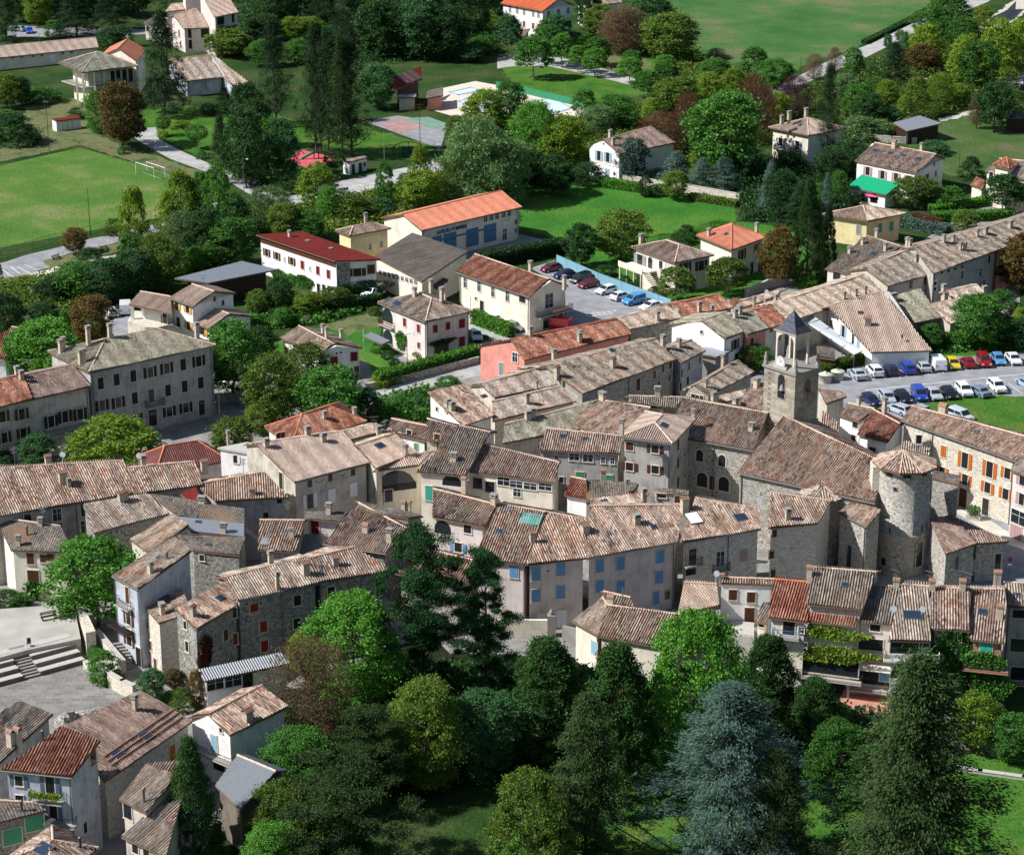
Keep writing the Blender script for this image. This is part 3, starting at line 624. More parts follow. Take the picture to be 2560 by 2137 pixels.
# ---------------------------------------------------------------- ground sheets, walls, fences, cars
GZ=[0.0]
def sheet(name,t,pts,mat,lvl=1,label=None,kind='structure',z=0):
    mb=MB(); P=[at(t,x,y,z+lvl*.012) for x,y in pts]
    if mat in('lawn','meadow','field','field2','dry','rough','parkground','gravel'):
        Q=[]
        for a,b in zip(P,P[1:]+P[:1]):
            L=(b-a).length; m=min(60,max(1,int(L/1.6)))
            for i in range(m): Q.append(a.lerp(b,i/m)+Vector((nr.normal()*.35,nr.normal()*.5,0)) if i else a)
        P=Q
    n=len(P); a=sum(P[i].x*P[(i+1)%n].y-P[(i+1)%n].x*P[i].y for i in range(n))
    if a<0: P=P[::-1]
    c=sum(P,Vector())/n; mb.add([p-c for p in P],[tuple(range(n))]); o=link(name,mb.mesh(name,[MATS[mat]]),None,c); return tag(o,kind=kind)
def wall_line(t,pts,h,th,mat,label,name='garden_wall',cat='wall',z=0,cap=None):
    P=[at(t,x,y,z) for x,y in pts]; c=P[0]; ro=empty(name,c,label,cat); mb=MB(); cb=MB()
    for a,b in zip(P,P[1:]):
        e=b-a; L=e.length; m=(a+b)/2-c; rz=math.atan2(e.y,e.x); mb.box((m.x,m.y,h/2-.1),(L+th*.9,th,h+.2),0,rz); cb.box((m.x,m.y,h+.035),(L+th,th+.1,.07),0,rz)
    link('wall',mb.mesh('wall',[MATS[mat]]),ro); link('coping',cb.mesh('coping',[MATS[cap or 'concrete']]),ro); return ro
def fence(t,pts,h,label,mat='iron',step=3.0,rails=(1.0,.5),name='fence',z=0,panel=None,r=.035):
    P=[at(t,x,y,z) for x,y in pts]; c=P[0]; ro=empty(name,c,label,'fence'); mb=MB(); pb=MB(); posts=[]
    for a,b in zip(P,P[1:]):
        n=max(1,round((b-a).length/step)); 
        for i in range(n): posts.append(a.lerp(b,i/n)-c)
        for q in rails: mb.tube(a-c+Vector((0,0,h*q)),b-c+Vector((0,0,h*q)),r*.7,n=4)
        if panel:
            e=b-a; m=(a+b)/2-c; pb.box((m.x,m.y,h*.5),(e.length,.04,h*.92),0,math.atan2(e.y,e.x))
    posts.append(P[-1]-c); me=MB(); me.tube((0,0,-.2),(0,0,h),r,n=5); pm=me.mesh('post',[MATS[mat]])
    for p in posts[:100]: link('post',pm,ro,p)
    link('rail',mb.mesh('rail',[MATS[mat]]),ro)
    if panel: link('screen',pb.mesh('screen',[MATS[panel]]),ro)
    return ro
CARM={}
def car_meshes(kind):
    if kind in CARM: return CARM[kind]
    P=dict(hatch=([(2.0,.28),(2.05,.55),(1.95,.72),(1.05,.92),(.3,1.40),(-1.25,1.46),(-1.85,1.02),(-2.0,.85),(-2.02,.30)],4,2.,.86),
           estate=([(2.15,.28),(2.2,.55),(2.1,.74),(1.15,.95),(.4,1.42),(-1.75,1.48),(-2.15,1.0),(-2.22,.85),(-2.22,.30)],4,2.,.88),
           sedan=([(2.2,.28),(2.25,.55),(2.15,.72),(1.15,.92),(.4,1.38),(-.95,1.40),(-1.6,1.0),(-2.2,.95),(-2.25,.30)],4,2.,.88),
           suv=([(2.1,.35),(2.15,.7),(2.05,.92),(1.1,1.08),(.45,1.62),(-1.6,1.66),(-2.05,1.15),(-2.1,.95),(-2.1,.38)],4,2.,.9),
           mpv=([(2.15,.3),(2.2,.6),(2.0,.85),(1.35,1.05),(.5,1.66),(-1.9,1.7),(-2.2,1.1),(-2.25,.9),(-2.25,.32)],4,2.,.9),
           van=([(2.45,.32),(2.5,.7),(2.35,1.05),(1.75,1.25),(1.1,1.92),(-2.4,1.96),(-2.48,1.2),(-2.5,.9),(-2.5,.34)],4,2.,.97),
           kangoo=([(2.05,.3),(2.1,.6),(2.0,.9),(1.25,1.05),(.6,1.7),(-1.9,1.75),(-2.0,1.1),(-2.02,.9),(-2.02,.32)],4,2.,.96))[kind]
    pr,_,_,tp=P; hw=.86 if kind!='van' else .95; belt=pr[3][1]; zt=max(z for x,z in pr)
    W_=lambda z: hw if z<=belt+.02 else hw*(1-(1-tp)*min(1,(z-belt)/(zt-belt))*(1.6 if tp<.93 else 1))
    def side(z): return W_(z)
    mb=MB(); n=len(pr)
    # rings across width: rounded shoulders
    ring=[]
    for f,dz in ((-1,.0),(-.93,.03),(0,.05),(.93,.03),(1,.0)):
        ring.append([(x,f*side(z),z+dz*(1 if z>belt-.25 else 0)) for x,z in pr])
    vs=[v for r_ in ring for v in r_]; fs=[]
    for k in range(4):
        for i in range(n-1): fs.append((k*n+i,k*n+i+1,(k+1)*n+i+1,(k+1)*n+i))
        fs.append((k*n+n-1,k*n,(k+1)*n,(k+1)*n+n-1))
    fs.append(tuple(range(n-1,-1,-1))); fs.append(tuple(4*n+i for i in range(n))); mb.add(vs,fs,0)
    for sx in (1.3,-1.32):
        for sy in (-1,1): mb.tube((sx,sy*(hw-.1),.33),(sx,sy*(hw+.012),.33),.39,n=14,m=1,smooth=False)
    mb.box((pr[0][0]+.02,0,.36),(.08,1.2,.14),1); mb.box((pr[-1][0]-.01,0,.36),(.06,1.3,.14),1)
    body=mb
    g=MB()
    def lerp(a,b,t): return (a[0]+(b[0]-a[0])*t,a[1]+(b[1]-a[1])*t)
    a,b=pr[3],pr[4]; c,d=pr[5],pr[6]
    def pane(p,q,wf):
        nx,nz=(p[1]-q[1]),(q[0]-p[0]); L=math.hypot(nx,nz); s_=.02 
        nx,nz=nx/L*s_,nz/L*s_
        if nz<0: nx,nz=-nx,-nz
        vs=[(p[0]+nx,-W_(p[1])*wf,p[1]+nz+.05),(p[0]+nx,W_(p[1])*wf,p[1]+nz+.05),(q[0]+nx,W_(q[1])*wf,q[1]+nz+.05),(q[0]+nx,-W_(q[1])*wf,q[1]+nz+.05)]
        g.add(vs,[(0,1,2,3)])
    pane(lerp(a,b,.08),lerp(a,b,.92),.86)
    if kind!='van': pane(lerp(d,c,.15),lerp(d,c,.88),.84)
    z0,z1=belt+.06,zt-.12
    def xat(p,q,z): t=(z-p[1])/(q[1]-p[1]); return p[0]+(q[0]-p[0])*t
    f0,f1=xat(a,b,z0)-.12,xat(a,b,z1)-.10; r0,r1=(xat(d,c,max(z0,d[1]))+.15,xat(d,c,z1)+.12) if kind!='van' else (.55,.55)
    for sy in(-1,1):
        w0,w1=W_(z0)+.012,W_(z1)+.012
        m0=(f0+r0)/2; m1=(f1+r1)/2
        for (u0,u1,v0,v1) in (((f0,m0+.05,f1,m1+.05),(m0-.05,r0,m1-.05,r1)) if kind!='van' else ((f0,r0,f1,r1),)):
            vs=[(u0,sy*w0,z0),(u1,sy*w0,z0),(v1,sy*w1,z1),(v0,sy*w1,z1)]; g.add(vs,[(0,1,2,3) if sy<0 else (3,2,1,0)])
    wh=MB(); wh.tube((0,-.1,0),(0,.1,0),.32,n=14,m=0,smooth=False); wh.tube((0,-.115,0),(0,.115,0),.19,n=10,m=1,smooth=False)
    hl=MB(); hl.box((0,0,0),(.1,.34,.16)); lx=pr[1][0]-.06; lz=(pr[1][1]+pr[2][1])/2
    if 'wheel' not in CARM: CARM['wheel']=wh.mesh('wheel',[plain('tyre',(.015,.015,.015),.8),plain('rim',(.5,.5,.52),.3,.5,.6)]); CARM['hl']=hl.mesh('headlight',[plain('lamp_glass',(.75,.78,.8),.1,.8)]); CARM['tl']=hl.mesh('tail_light',[plain('tail_red',(.4,.02,.02),.3)]); CARM['pl']=plain('dark_trim',(.02,.02,.022),.6); CARM['gl']=plain('car_glass',(.018,.022,.028),.06,.8)
    CARM[kind]=(body,g.mesh('window_glass',[CARM['gl']]),(pr[1][0],lz,pr[-1][0],belt-.12),hw); return CARM[kind]
CP={}
def carpaint(c):
    if c not in CP:
        s=NT('paint'); s.b.inputs['Coat Weight'].default_value=.6; s.b.inputs['Coat Roughness'].default_value=.05; CP[c]=s.out(hexc(*c),.35,.5,.15)
    return CP[c]
def car(t,x,y,fx,fy,kind,col,label,group=None,name='parked_car',cat='car'):
    """x,y pixel under the car centre, fx,fy pixel towards which the front points (on the ground)"""
    p=at(t,x,y); q=at(t,fx,fy); d=q-p; body,gl,L,hw=car_meshes(kind); e=empty(name,(p.x,p.y,.02),label,cat,group,math.atan2(d.y,d.x))
    k=('body',kind,col)
    if k not in CARM: CARM[k]=body.mesh('body',[carpaint(col),CARM['pl']])
    link('body',CARM[k],e); link('window_glass',gl,e)
    for sx in(1.3,-1.32):
        for sy in(-1,1): link('wheel',CARM['wheel'],e,(sx,sy*(hw-.06),.32))
    for sy in(-1,1):
        link('headlight',CARM['hl'],e,(L[0]-.03,sy*(hw-.25),L[1]+.02)); link('tail_light',CARM['tl'],e,(L[2]+.03,sy*(hw-.22),L[3]))
    return e
def pole(t,x,y,h,label,mat='gutter',kind='lamp',name='street_lamp',z=0,dirx=1,cat='lamp post'):
    p=at(t,x,y,z); ro=empty(name,p,label,cat); mb=MB(); mb.tube((0,0,-.2),(0,0,h),.075,.045,8); link('pole',mb.mesh('pole',[MATS[mat]]),ro)
    if kind=='lamp':
        a=MB(); a.tube((0,0,h-.1),(dirx*.9,0,h+.1),.035,n=5); link('arm',a.mesh('arm',[MATS[mat]]),ro); l=MB(); l.lathe([(.05,.12),(.22,.0),(.24,-.05),(.05,-.08)],10,(dirx*.9,0,h)); link('lamp_head',l.mesh('lamp_head',[MATS['frame_w']]),ro)
    elif kind=='lantern':
        l=MB(); l.lathe([(.08,h),(.18,h+.1),(.22,h+.45),(.05,h+.62)],6,smooth=False); link('lamp_head',l.mesh('lamp_head',[MATS['glass2']]),ro)
    elif kind=='cross':
        a=MB(); a.tube((-.8,0,h-.4),(.8,0,h-.4),.05,n=4); a.tube((-.6,0,h-1),(.6,0,h-1),.05,n=4)
        link('crossbar',a.mesh('crossbar',[MATS[mat]]),ro)
    elif kind=='flood':
        a=MB(); a.box((0,-.1,h),(1.2,.25,.35)); link('floodlight',a.mesh('floodlight',[MATS['gutter']]),ro)
    return ro

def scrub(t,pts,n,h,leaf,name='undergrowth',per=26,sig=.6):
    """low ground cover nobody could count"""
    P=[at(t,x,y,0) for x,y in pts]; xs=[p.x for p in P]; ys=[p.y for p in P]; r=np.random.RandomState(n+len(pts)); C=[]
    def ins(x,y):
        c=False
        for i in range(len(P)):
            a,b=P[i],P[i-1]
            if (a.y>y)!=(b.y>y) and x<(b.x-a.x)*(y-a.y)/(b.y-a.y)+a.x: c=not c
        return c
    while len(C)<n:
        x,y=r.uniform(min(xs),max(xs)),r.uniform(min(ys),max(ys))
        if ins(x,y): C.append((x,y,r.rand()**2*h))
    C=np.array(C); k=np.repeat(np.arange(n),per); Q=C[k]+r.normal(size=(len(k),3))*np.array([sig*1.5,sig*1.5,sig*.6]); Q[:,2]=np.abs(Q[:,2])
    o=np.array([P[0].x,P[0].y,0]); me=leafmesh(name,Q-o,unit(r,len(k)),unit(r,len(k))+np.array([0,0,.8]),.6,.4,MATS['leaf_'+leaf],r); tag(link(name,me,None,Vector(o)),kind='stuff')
# ---------------------------------------------------------------- ground, roads, fields
mb=MB(); mb.add([(-1500,60,0),(1500,60,0),(1500,3200,0),(-1500,3200,0),(-1500,-300,0),(1500,-300,0)],[(0,1,2,3),(4,5,1,0)]); tag(link('ground',mb.mesh('ground',[MATS['rough']])),kind='structure')
S=sheet
S('town_ground','b2',[(-2400,1900),(-2300,-900),(-1400,-300),(1500,-600),(4500,-1200),(4500,-900),(6200,-2000),(6200,1500),(4600,1900),(2600,2050),(1300,1900),(400,2100),(-700,3900),(-2300,3900)],'street',1)
S('pitch','a0',[(-700,1500),(650,1200),(1500,1440),(1340,1760),(0,2010),(-700,2150)],'pitch',1)
S('bank','a0',[(-300,1330),(420,1040),(760,1080),(1060,1200),(1650,1400),(1660,1600),(1500,1450),(650,1180),(-300,1380)],'dry',2)
S('field','c0',[(900,-420),(1250,40),(1400,180),(1450,420),(1640,480),(1900,560),(2140,640),(2500,480),(2800,390),(3100,200),(3330,70),(3560,-60),(4300,-420)],'field',1)
S('meadow','c0',[(60,1540),(650,1480),(1000,1540),(1820,1660),(1800,1900),(1450,2010),(900,2030),(420,1960),(60,1850)],'meadow',2)
S('field','d0',[(1050,1230),(1400,960),(1650,880),(2400,900),(2400,1480),(1450,1420)],'field2',1)
S('lawn','c0',[(-80,560),(250,480),(700,420),(1300,500),(1500,600),(1100,760),(700,880),(300,760),(0,700)],'lawn',2)
S('lawn','a0',[(200,860),(600,800),(720,900),(1000,1060),(700,1090),(430,1090),(200,1000)],'dry',3)
S('lawn','a0',[(1150,900),(1500,860),(1950,880),(2700,1020),(2400,1300),(1750,1330),(1320,1130),(1150,1030)],'lawn',2)
S('lawn','a0',[(-200,560),(340,545),(420,640),(420,760),(-200,900)],'rough',2)
S('lawn','b0',[(0,1250),(300,1340),(700,1420),(500,1480),(0,1470)],'meadow',3)
S('play_court','b0',[(360,1100),(760,1000),(1430,1180),(1400,1290),(900,1290),(640,1200)],'lawn',4)
S('lawn','b1',[(60,1100),(560,920),(1000,800),(1010,1000),(1150,1230),(1000,1340),(860,1200),(300,1300)],'meadow',3)
S('lawn','b1',[(560,910),(1000,800),(1010,930),(740,1010)],'dry',4)
S('lawn','d3',[(1250,940),(2300,900),(2300,2400),(-1500,2400),(-2600,1900),(-1500,1250),(-400,1050),(700,1300)],'lawn',2)
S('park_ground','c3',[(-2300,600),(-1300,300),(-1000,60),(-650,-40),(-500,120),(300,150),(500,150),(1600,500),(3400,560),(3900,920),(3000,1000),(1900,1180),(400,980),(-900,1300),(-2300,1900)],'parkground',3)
S('garden_ground','c1',[(-350,230),(300,400),(380,380),(1250,720),(1900,700),(2400,450),(2400,150),(1700,60),(900,250),(300,240)],'meadow',2)
for nm,t,pts,m,l in [
 ('road','a0',[(1050,1050),(1150,1040),(1265,1035),(1290,1130),(1500,1240),(1680,1320),(1850,1390),(2090,1500),(2090,1620),(1900,1500),(1640,1385),(1380,1290),(1200,1190),(1080,1110)],'road',4),
 ('road','b0',[(-40,1440),(160,1530),(330,1540),(640,1480),(1260,1350),(1520,1290),(1520,1390),(1260,1490),(800,1600),(640,1600),(330,1700),(60,1660),(-60,1560)],'road',4),
 ('road','a1',[(-300,480),(0,415),(60,400),(210,350),(480,285),(700,225),(990,165),(1340,80),(1600,-40),(1900,-110),(1950,-60),(1600,90),(1350,150),(990,240),(650,325),(345,400),(410,450),(20,545),(-300,640)],'asphalt',4),
 ('path','a1',[(345,400),(650,325),(990,240),(1000,300),(620,420),(410,450)],'dry',5),
 ('path','a1',[(-300,650),(20,550),(420,455),(980,330),(990,365),(400,500),(60,600),(-300,720)],'gravel',5),
 ('street','b1',[(700,1500),(900,1440),(1250,1365),(1800,1235),(2300,1120),(2300,1220),(1800,1330),(1380,1440),(1080,1530),(760,1600)],'road',3),
 ('car_park','c1',[(150,455),(340,395),(1300,770),(1050,900),(440,980),(430,620)],'asphalt',5),
 ('street','c1',[(-450,780),(-320,850),(120,980),(440,980),(300,1080),(-100,1040),(-500,900)],'road',4),
 ('car_park','d1',[(395,1460),(560,1310),(720,1240),(2300,1060),(2500,1500),(1560,1500),(1250,1545),(1500,1700),(900,1800),(380,1560)],'asphalt',5),
 ('grass_verge','d1',[(800,1140),(1400,1130),(2400,1080),(2400,1120),(1300,1185),(700,1250),(560,1290),(700,1200)],'lawn',6),
 ('lawn','d1',[(1250,1550),(1560,1500),(2500,1480),(2600,2000),(1500,1900)],'lawn',6),
 ('street','b1',[(1300,200+100),(1700,330),(2400,230),(2500,260),(2000,380),(1700,460)],'asphalt',4),
 ('forecourt','b1',[(1340,330),(2140,180),(2400,240),(2050,360),(1700,460)],'asphalt',5),
 ('road','d0',[(-60,760),(180,655),(440,520),(640,430),(800,370),(1200,180),(1400,80),(1600,-40),(1800,-200),(2100,-200),(1780,20),(1500,130),(1220,255),(800,465),(430,625),(200,720),(0,800)],'road',3),
 ('river_bed','d0',[(960,640),(1180,590),(1480,450),(1740,180),(2100,-60),(2200,40),(1950,200),(1600,480),(1390,610),(1150,690),(1000,720)],'gravel',3),
 ('track','d0',[(1890,680),(1990,600),(2100,490),(2300,420),(2300,540),(2100,620),(2020,740)],'gravel',3),
 ('track','d0',[(1380,960),(1560,930),(1700,880),(1700,900),(1560,955),(1400,985)],'gravel',3),
 ('path','c0',[(-120,470),(100,430),(330,450),(640,530),(1000,640),(990,700),(700,625),(300,540),(0,540),(-120,560)],'road',4),
 ('dry_ground','c0',[(700,480),(880,430),(1000,440),(1150,520),(900,640),(720,560)],'dry',3),
 ('pool_deck','b0',[(1380,880),(1500,720),(1780,660),(2160,730),(2620,880),(2480,960),(1650,960)],'pool_deck',4),
 ('pool_deck','c0',[(60,740),(250,760),(620,900),(560,980),(300,1000),(0,880)],'pool_deck',5),
 ('car_park','a0',[(60,210),(280,215),(700,230),(1200,240),(1200,280),(600,300),(60,300)],'asphalt',4),
 ('street','d2',[(1850,640),(2300,800),(2300,1400),(1880,1400),(1400,1250),(1460,740)],'asphalt',3),
 ('forecourt','d2',[(1480,700),(1560,740),(1960,980),(2300,1090),(2300,1000),(1960,880),(1800,780),(1560,690)],'pale_ground',4),
 ('terrace_ground','b1',[(-60,650),(120,690),(420,760),(300,860),(20,860)],'pale_ground',4),
 ('yard','a1',[(850,860),(1000,700),(1100,720),(1050,1000),(930,1010)],'asphalt',4),
 ('path','b1',[(1110,1110),(1180,1120),(1360,1240),(1300,1250)],'gravel',5),
 ('river_bed','a1',[(-200,620),(300,610),(330,690),(230,760),(280,860),(100,800),(-200,760)],'gravel',3)]:
    S(nm,t,pts,m,l)
# sports court in four worn colours, pool basins
S('sports_court','b0',[(880,985),(1150,940),(1560,1000),(1500,1200),(1440,1190)],'asphalt',5)
S('sports_court','b0',[(990,1000),(1180,965),(1370,1025),(1160,1085)],'court_red',6); S('sports_court','b0',[(1200,962),(1400,950),(1540,1000),(1500,1060),(1390,1030)],'court_green',6)
S('playground','b0',[(270,1290),(360,1215),(560,1260),(640,1300),(460,1385),(300,1320)],'play_red',5)
def strip(name,t,a,b,w,mat='white',lvl=8):
    p,q=at(t,*a,0),at(t,*b,0); e=(q-p).normalized(); s=Vector((-e.y,e.x,0))*w/2; mb=MB(); z=Vector((0,0,lvl*.012)); c=(p+q)/2
    mb.add([p-s-c+z,q-s-c+z,q+s-c+z,p+s-c+z],[(0,1,2,3)]); tag(link(name,mb.mesh(name,[MATS[mat]]),None,c),kind='structure')
for a,b in [((790,1450),(2120,1315)),]: strip('parking_line','d1',a,b,.18)
for i in range(12):
    x=645+i*118; strip('parking_line','d1',(x,1330-i*12),(x+75,1385-i*12),.1)
for x,y in [(1950,1395),(2085,1380)]: strip('parking_line','d1',(x,y),(x+110,y+80),.1)
for i in range(8):
    x=505+i*105; strip('parking_line','c1',(x,585+i*36+15),(x+80,600+i*36+28),.1)
for a,b in [((20,470),(95,530)),((85,445),(165,510)),((145,450),(235,500)),((200,430),(300,475)),((840,1505),(905,1530))]: strip('parking_line','a1' if a[1]<1000 else 'b0',a,b,.12)
for k in range(5): strip('parking_line','b0',(840+k*85,1500-k*20),(920+k*85,1540-k*20),.12)
for r_ in range(2):
    for k in range(5): strip('road_marking','c1',(605+k*45+r_*30,855-k*6-r_*22),(640+k*45+r_*30,850-k*6-r_*22),.9,'concrete',8)
# pool: basin kerb and water
def pool(t,pts,label):
    P=[at(t,x,y,.06) for x,y in pts]; c=sum(P,Vector())/4; ro=empty('swimming_pool',(c.x,c.y,0),label,'swimming pool'); mb=MB()
    for a,b in zip(P,P[1:]+P[:1]): e=b-a; m=(a+b)/2-c; mb.box((m.x,m.y,.09),(e.length+.5,.5,.14),0,math.atan2(e.y,e.x))
    link('rim',mb.mesh('rim',[MATS['bluepaint']]),ro); wb=MB(); Q=[p-c+Vector((0,0,.09)) for p in P]; 
    if (Q[1]-Q[0]).cross(Q[2]-Q[0]).z<0: Q=Q[::-1]
    wb.add(Q,[(0,1,2,3)]); link('cover' ,wb.mesh('cover',[plain('pool_white',hexc(200,214,222),.5)]),ro)
pool('b0',[(1570,752),(1740,712),(1835,735),(1640,772)],'drained pale blue swimming pool nearest the stone wall')
pool('b0',[(1620,822),(1800,800),(2060,850),(1880,900)],'larger blue swimming pool half hidden by the green treetops')
pool('c0',[(130,830),(330,800),(480,880),(330,930)],'shallow white pool at the far right of the pool deck')
# pitch: goals, perimeter rail, flood poles
def goal(t,a,b,h,label,back=1.6,net=True):
    p,q=at(t,*a),at(t,*b); ro=empty('football_goal',p,label,'goal'); d=q-p; s=Vector((d.y,-d.x,0)).normalized()*back
    if s.y<0: s=-s
    m=MB(); m.tube((0,0,0),(0,0,h),.06); link('post',m.mesh('post',[MATS['white']]),ro); link('post',ro.children[0].data,ro,d)
    m=MB(); m.tube((0,0,h),d+Vector((0,0,h)),.06); link('crossbar',m.mesh('crossbar',[MATS['white']]),ro)
    m=MB(); m.tube((0,0,h),s,.03,n=4); m.tube(d+Vector((0,0,h)),d+s,.03,n=4); m.tube(s,d+s,.03,n=4); link('net_frame',m.mesh('net_frame',[MATS['white']]),ro); return ro
goal('a0',(1105,1410),(1253,1458),2.44,'white football goal at the corner of the green pitch')
goal('a0',(1195,1390),(1342,1440),2.0,'smaller white goal standing just behind the larger one')
for i,(a,b) in enumerate([((500,360),(538,345)),((633,330),(670,312)),((755,292),(790,275)),((877,262),(913,247))]):
    goal('a1',a,b,.9,['first low metal hoop by the road, nearest the bench','second low metal hoop, beside the small brown tree','third low metal hoop along the pitch road','fourth low metal hoop, nearest the yellow poplar'][i],.02)['group']='low metal hoops along the pitch road'
fence('a0',[(-300,1380),(0,1310),(650,1190)],1.1,'dark rail along the far side of the green pitch',step=5)
fence('a0',[(650,1190),(1000,1310),(1500,1440),(1480,1480)],1.1,'dark rail on the bank side of the green pitch',step=4)
fence('a1',[(-100,345),(10,390),(400,270),(740,190),(860,150),(1340,40)],1.9,'tall wire fence between the green pitch and the road',step=4,rails=(1,.05))
pole('a0',400,1230,11,'tall dark floodlight pole at the far touchline of the pitch','iron','flood','floodlight_pole')
pole('a0',1000,1690,4.0,'short post with a signal box beside the pitch','gutter','cross','utility_pole')
pole('a1',735,200,9.5,'tall dark pole behind the small brown roadside tree','iron','none','floodlight_pole')
pole('b0',938,890,9.6,'grey floodlight mast beside the round tree near the pool hut','gutter','flood','floodlight_pole')
pole('b0',1332,1195,9.8,'wooden power pole with crossarms at the court corner','wood','cross','utility_pole')
pole('b0',1043,1365,8.0,'pale concrete pole beside the artificial grass court','concrete_d','none','utility_pole')
pole('a0',1985,1640,8.8,'pale street lamp beside the park road','gutter','lamp')
pole('b1',1230,1360,7.5,'grey street lamp in front of the villa with the red shutters','gutter','lamp')
pole('a1',1788,1740,7.0,'grey street lamp at the corner of the town hall','gutter','lamp')
pole('d1',1075,1245,4.6,'black lantern post beside the long car park hedge','iron','lantern')
pole('d0',262,600,5.2,'wooden pole at the edge of the upper field','wood','none','utility_pole')
pole('d0',1545,1420,5.5,'brown wooden pole in the right meadow','wood','none','utility_pole')
pole('c0',808,600,3.4,'thin rust coloured post beside the lane of pollarded trees','wood','none','utility_pole')
pole('c0',812,840,2.6,'dark post at the lower edge of the orchard lawn','wood','none','utility_pole')
def roadsign(t,x,y,label,h=2.6):
    p=at(t,x,y); ro=empty('road_sign',p,label,'sign'); m=MB(); m.tube((0,0,0),(0,0,h),.04); link('pole',m.mesh('pole',[MATS['gutter']]),ro)
    m=MB(); m.tube((0,-.04,h),(0,-.07,h),.36,n=20,m=0,smooth=False); m.tube((0,-.07,h),(0,-.075,h),.27,n=20,m=1,smooth=False)
    m.box((0,-.09,h),(.5,.01,.07),0,mat=Matrix.Rotation(R(45),3,'Y')); link('sign_face',m.mesh('sign_face',[plain('sign_red',hexc(200,30,40),.4),plain('sign_blue',hexc(40,70,150),.4)]),ro)
    m=MB(); m.box((0,-.06,h-.65),(.5,.02,.25)); link('plate',m.mesh('plate',[MATS['frame_w']]),ro)
roadsign('d1',684,1262,'round no parking sign at the near end of the car park hedge'); roadsign('a1',1748,1640,'round no parking sign at the town hall corner')
roadsign('d2',1952,1255,'round no parking sign beside the road below the stone chapel')
def bench(t,x,y,fx,fy,label):
    p=at(t,x,y); d=at(t,fx,fy)-p; ro=empty('bench',p,label,'bench',None,math.atan2(d.y,d.x)); m=MB()
    for k in range(3): m.box((0,-.2+.17*k,.45),(1.9,.13,.05))
    link('seat',m.mesh('seat',[MATS['wood_dark']]),ro); m=MB()
    for k in range(2): m.box((0,.28,.65+.2*k),(1.9,.04,.13))
    link('backrest',m.mesh('backrest',[MATS['wood_dark']]),ro)
    for s in(-.75,.75): m=MB(); m.box((0,0,.22),(.08,.5,.44)); m.box((0,.25,.6),(.07,.05,.6)); link('leg',m.mesh('leg',[MATS['iron']]),ro,(s,0,0))
bench('a1',460,388,520,370,'dark bench on the dry verge above the marked bays'); bench('a1',852,315,900,300,'wooden bench on the dry verge near the poplar')
# walls, hedges, fences
wall_line('c0',[(870,1485),(1000,1500),(1180,1530),(1450,1570),(1840,1640)],1.7,.4,'stone_pale','long pale stone wall between the blue conifers and the meadow')
wall_line('d0',[(640,1130),(1000,1160),(1200,1170)],1.4,.4,'stone','stone wall behind the green roofed terrace house')
wall_line('b1',[(900,1450),(1240,1370),(1800,1230)],1.1,.4,'stone','stone wall along the street under the villa hedge')
wall_line('b1',[(1060,1560),(1300,1500),(1390,1440)],1.0,.4,'concrete_d','low wall with gate piers opposite the villa')
wall_line('c1',[(1900,700),(2080,620),(2240,590)],1.6,.4,'concrete_d','grey garden wall right of the orange roofed villa')
wall_line('a1',[(1760,1560),(1900,1530),(2100,1620)],1.2,.4,'stone','curved stone wall right of the town hall')
wall_line('d3',[(1300,830),(1500,860),(1740,930),(2080,985),(2300,1010)],3.2,.6,'dry_wall','buttressed rubble retaining wall above the lower lawn','retaining_wall')
wall_line('d3',[(1530,1062),(1720,1090),(2080,1140),(2300,1170)],.35,.5,'concrete','low pale kerb wall across the lower lawn','kerb_wall')
wall_line('d0',[(2000,80),(1920,160),(1830,200)],2.5,.6,'stone','stone embankment wall beside the river bed','retaining_wall')
hedge('c1',(-250,455),(440,330),2.2,2.6,'dark','tall dark hedge between the fire station and the car park')
hedge('b1',(980,1425),(1800,1195),1.6,2.2,'bright','bright clipped hedge along the street below the villa')
hedge('b1',(1770,900),(2078,1020),1.4,2.0,'bright','clipped hedge beside the cars next to the beige building')
hedge('d1',(430,1330),(700,1240),1.4,1.5,'olive','dark green hedge behind the round bins'); hedge('d1',(700,1240),(1180,1195),1.4,1.6,'olive','long hedge between the big pale roof and the parked cars')
hedge('d0',(1320,1740),(2030,1620),1.6,1.6,'bright','upper bright hedge in the terraced garden'); hedge('d1',(1330,80),(2000,60),1.8,1.8,'bright','lower bright hedge in the terraced garden')
hedge('d1',(1090,110),(1460,190),2.6,1.8,'blue','blue grey shrub bank right of the yellow house'); hedge('d1',(1180,110),(1400,160),1.6,2.2,'redb','reddish shrub row inside the blue grey bank')
hedge('c0',(720,1510),(1050,1560),2.0,1.6,'bright','green hedge in front of the house with the blue shutters'); hedge('c0',(1440,1620),(1830,1680),1.6,1.2,'olive','scrubby hedge along the meadow below the pale wall')
hedge('b1',(120,900),(1000,760),1.2,2.0,'dark','dark screened hedge below the red flat roof house')
hedge('d0',(780,360),(1400,50),1.6,.9,'dark','dark hedge line between the upper field and the road')
fence('c1',[(360,420),(700,570),(1290,790)],1.8,'pale blue screened fence behind the parked cars',step=3.2,panel='screen')
fence('c0',[(-130,720),(0,740),(250,800),(640,890)],1.8,'green mesh fence around the swimming pool',mat='greenpaint',step=4,panel='greenpaint')
fence('b0',[(780,990),(1130,1090),(1450,1200)],1.3,'pale wooden rail between the two sports courts','concrete_d',2.6)
fence('b0',[(330,1080),(440,1060),(640,1110)],1.2,'dark wooden fence beside the tall pines','wood_dark',1.5,rails=(1,.66,.33))
fence('b0',[(640,1230),(900,1290),(1420,1290)],1.1,'dark rail along the near side of the artificial grass','iron',2.5)
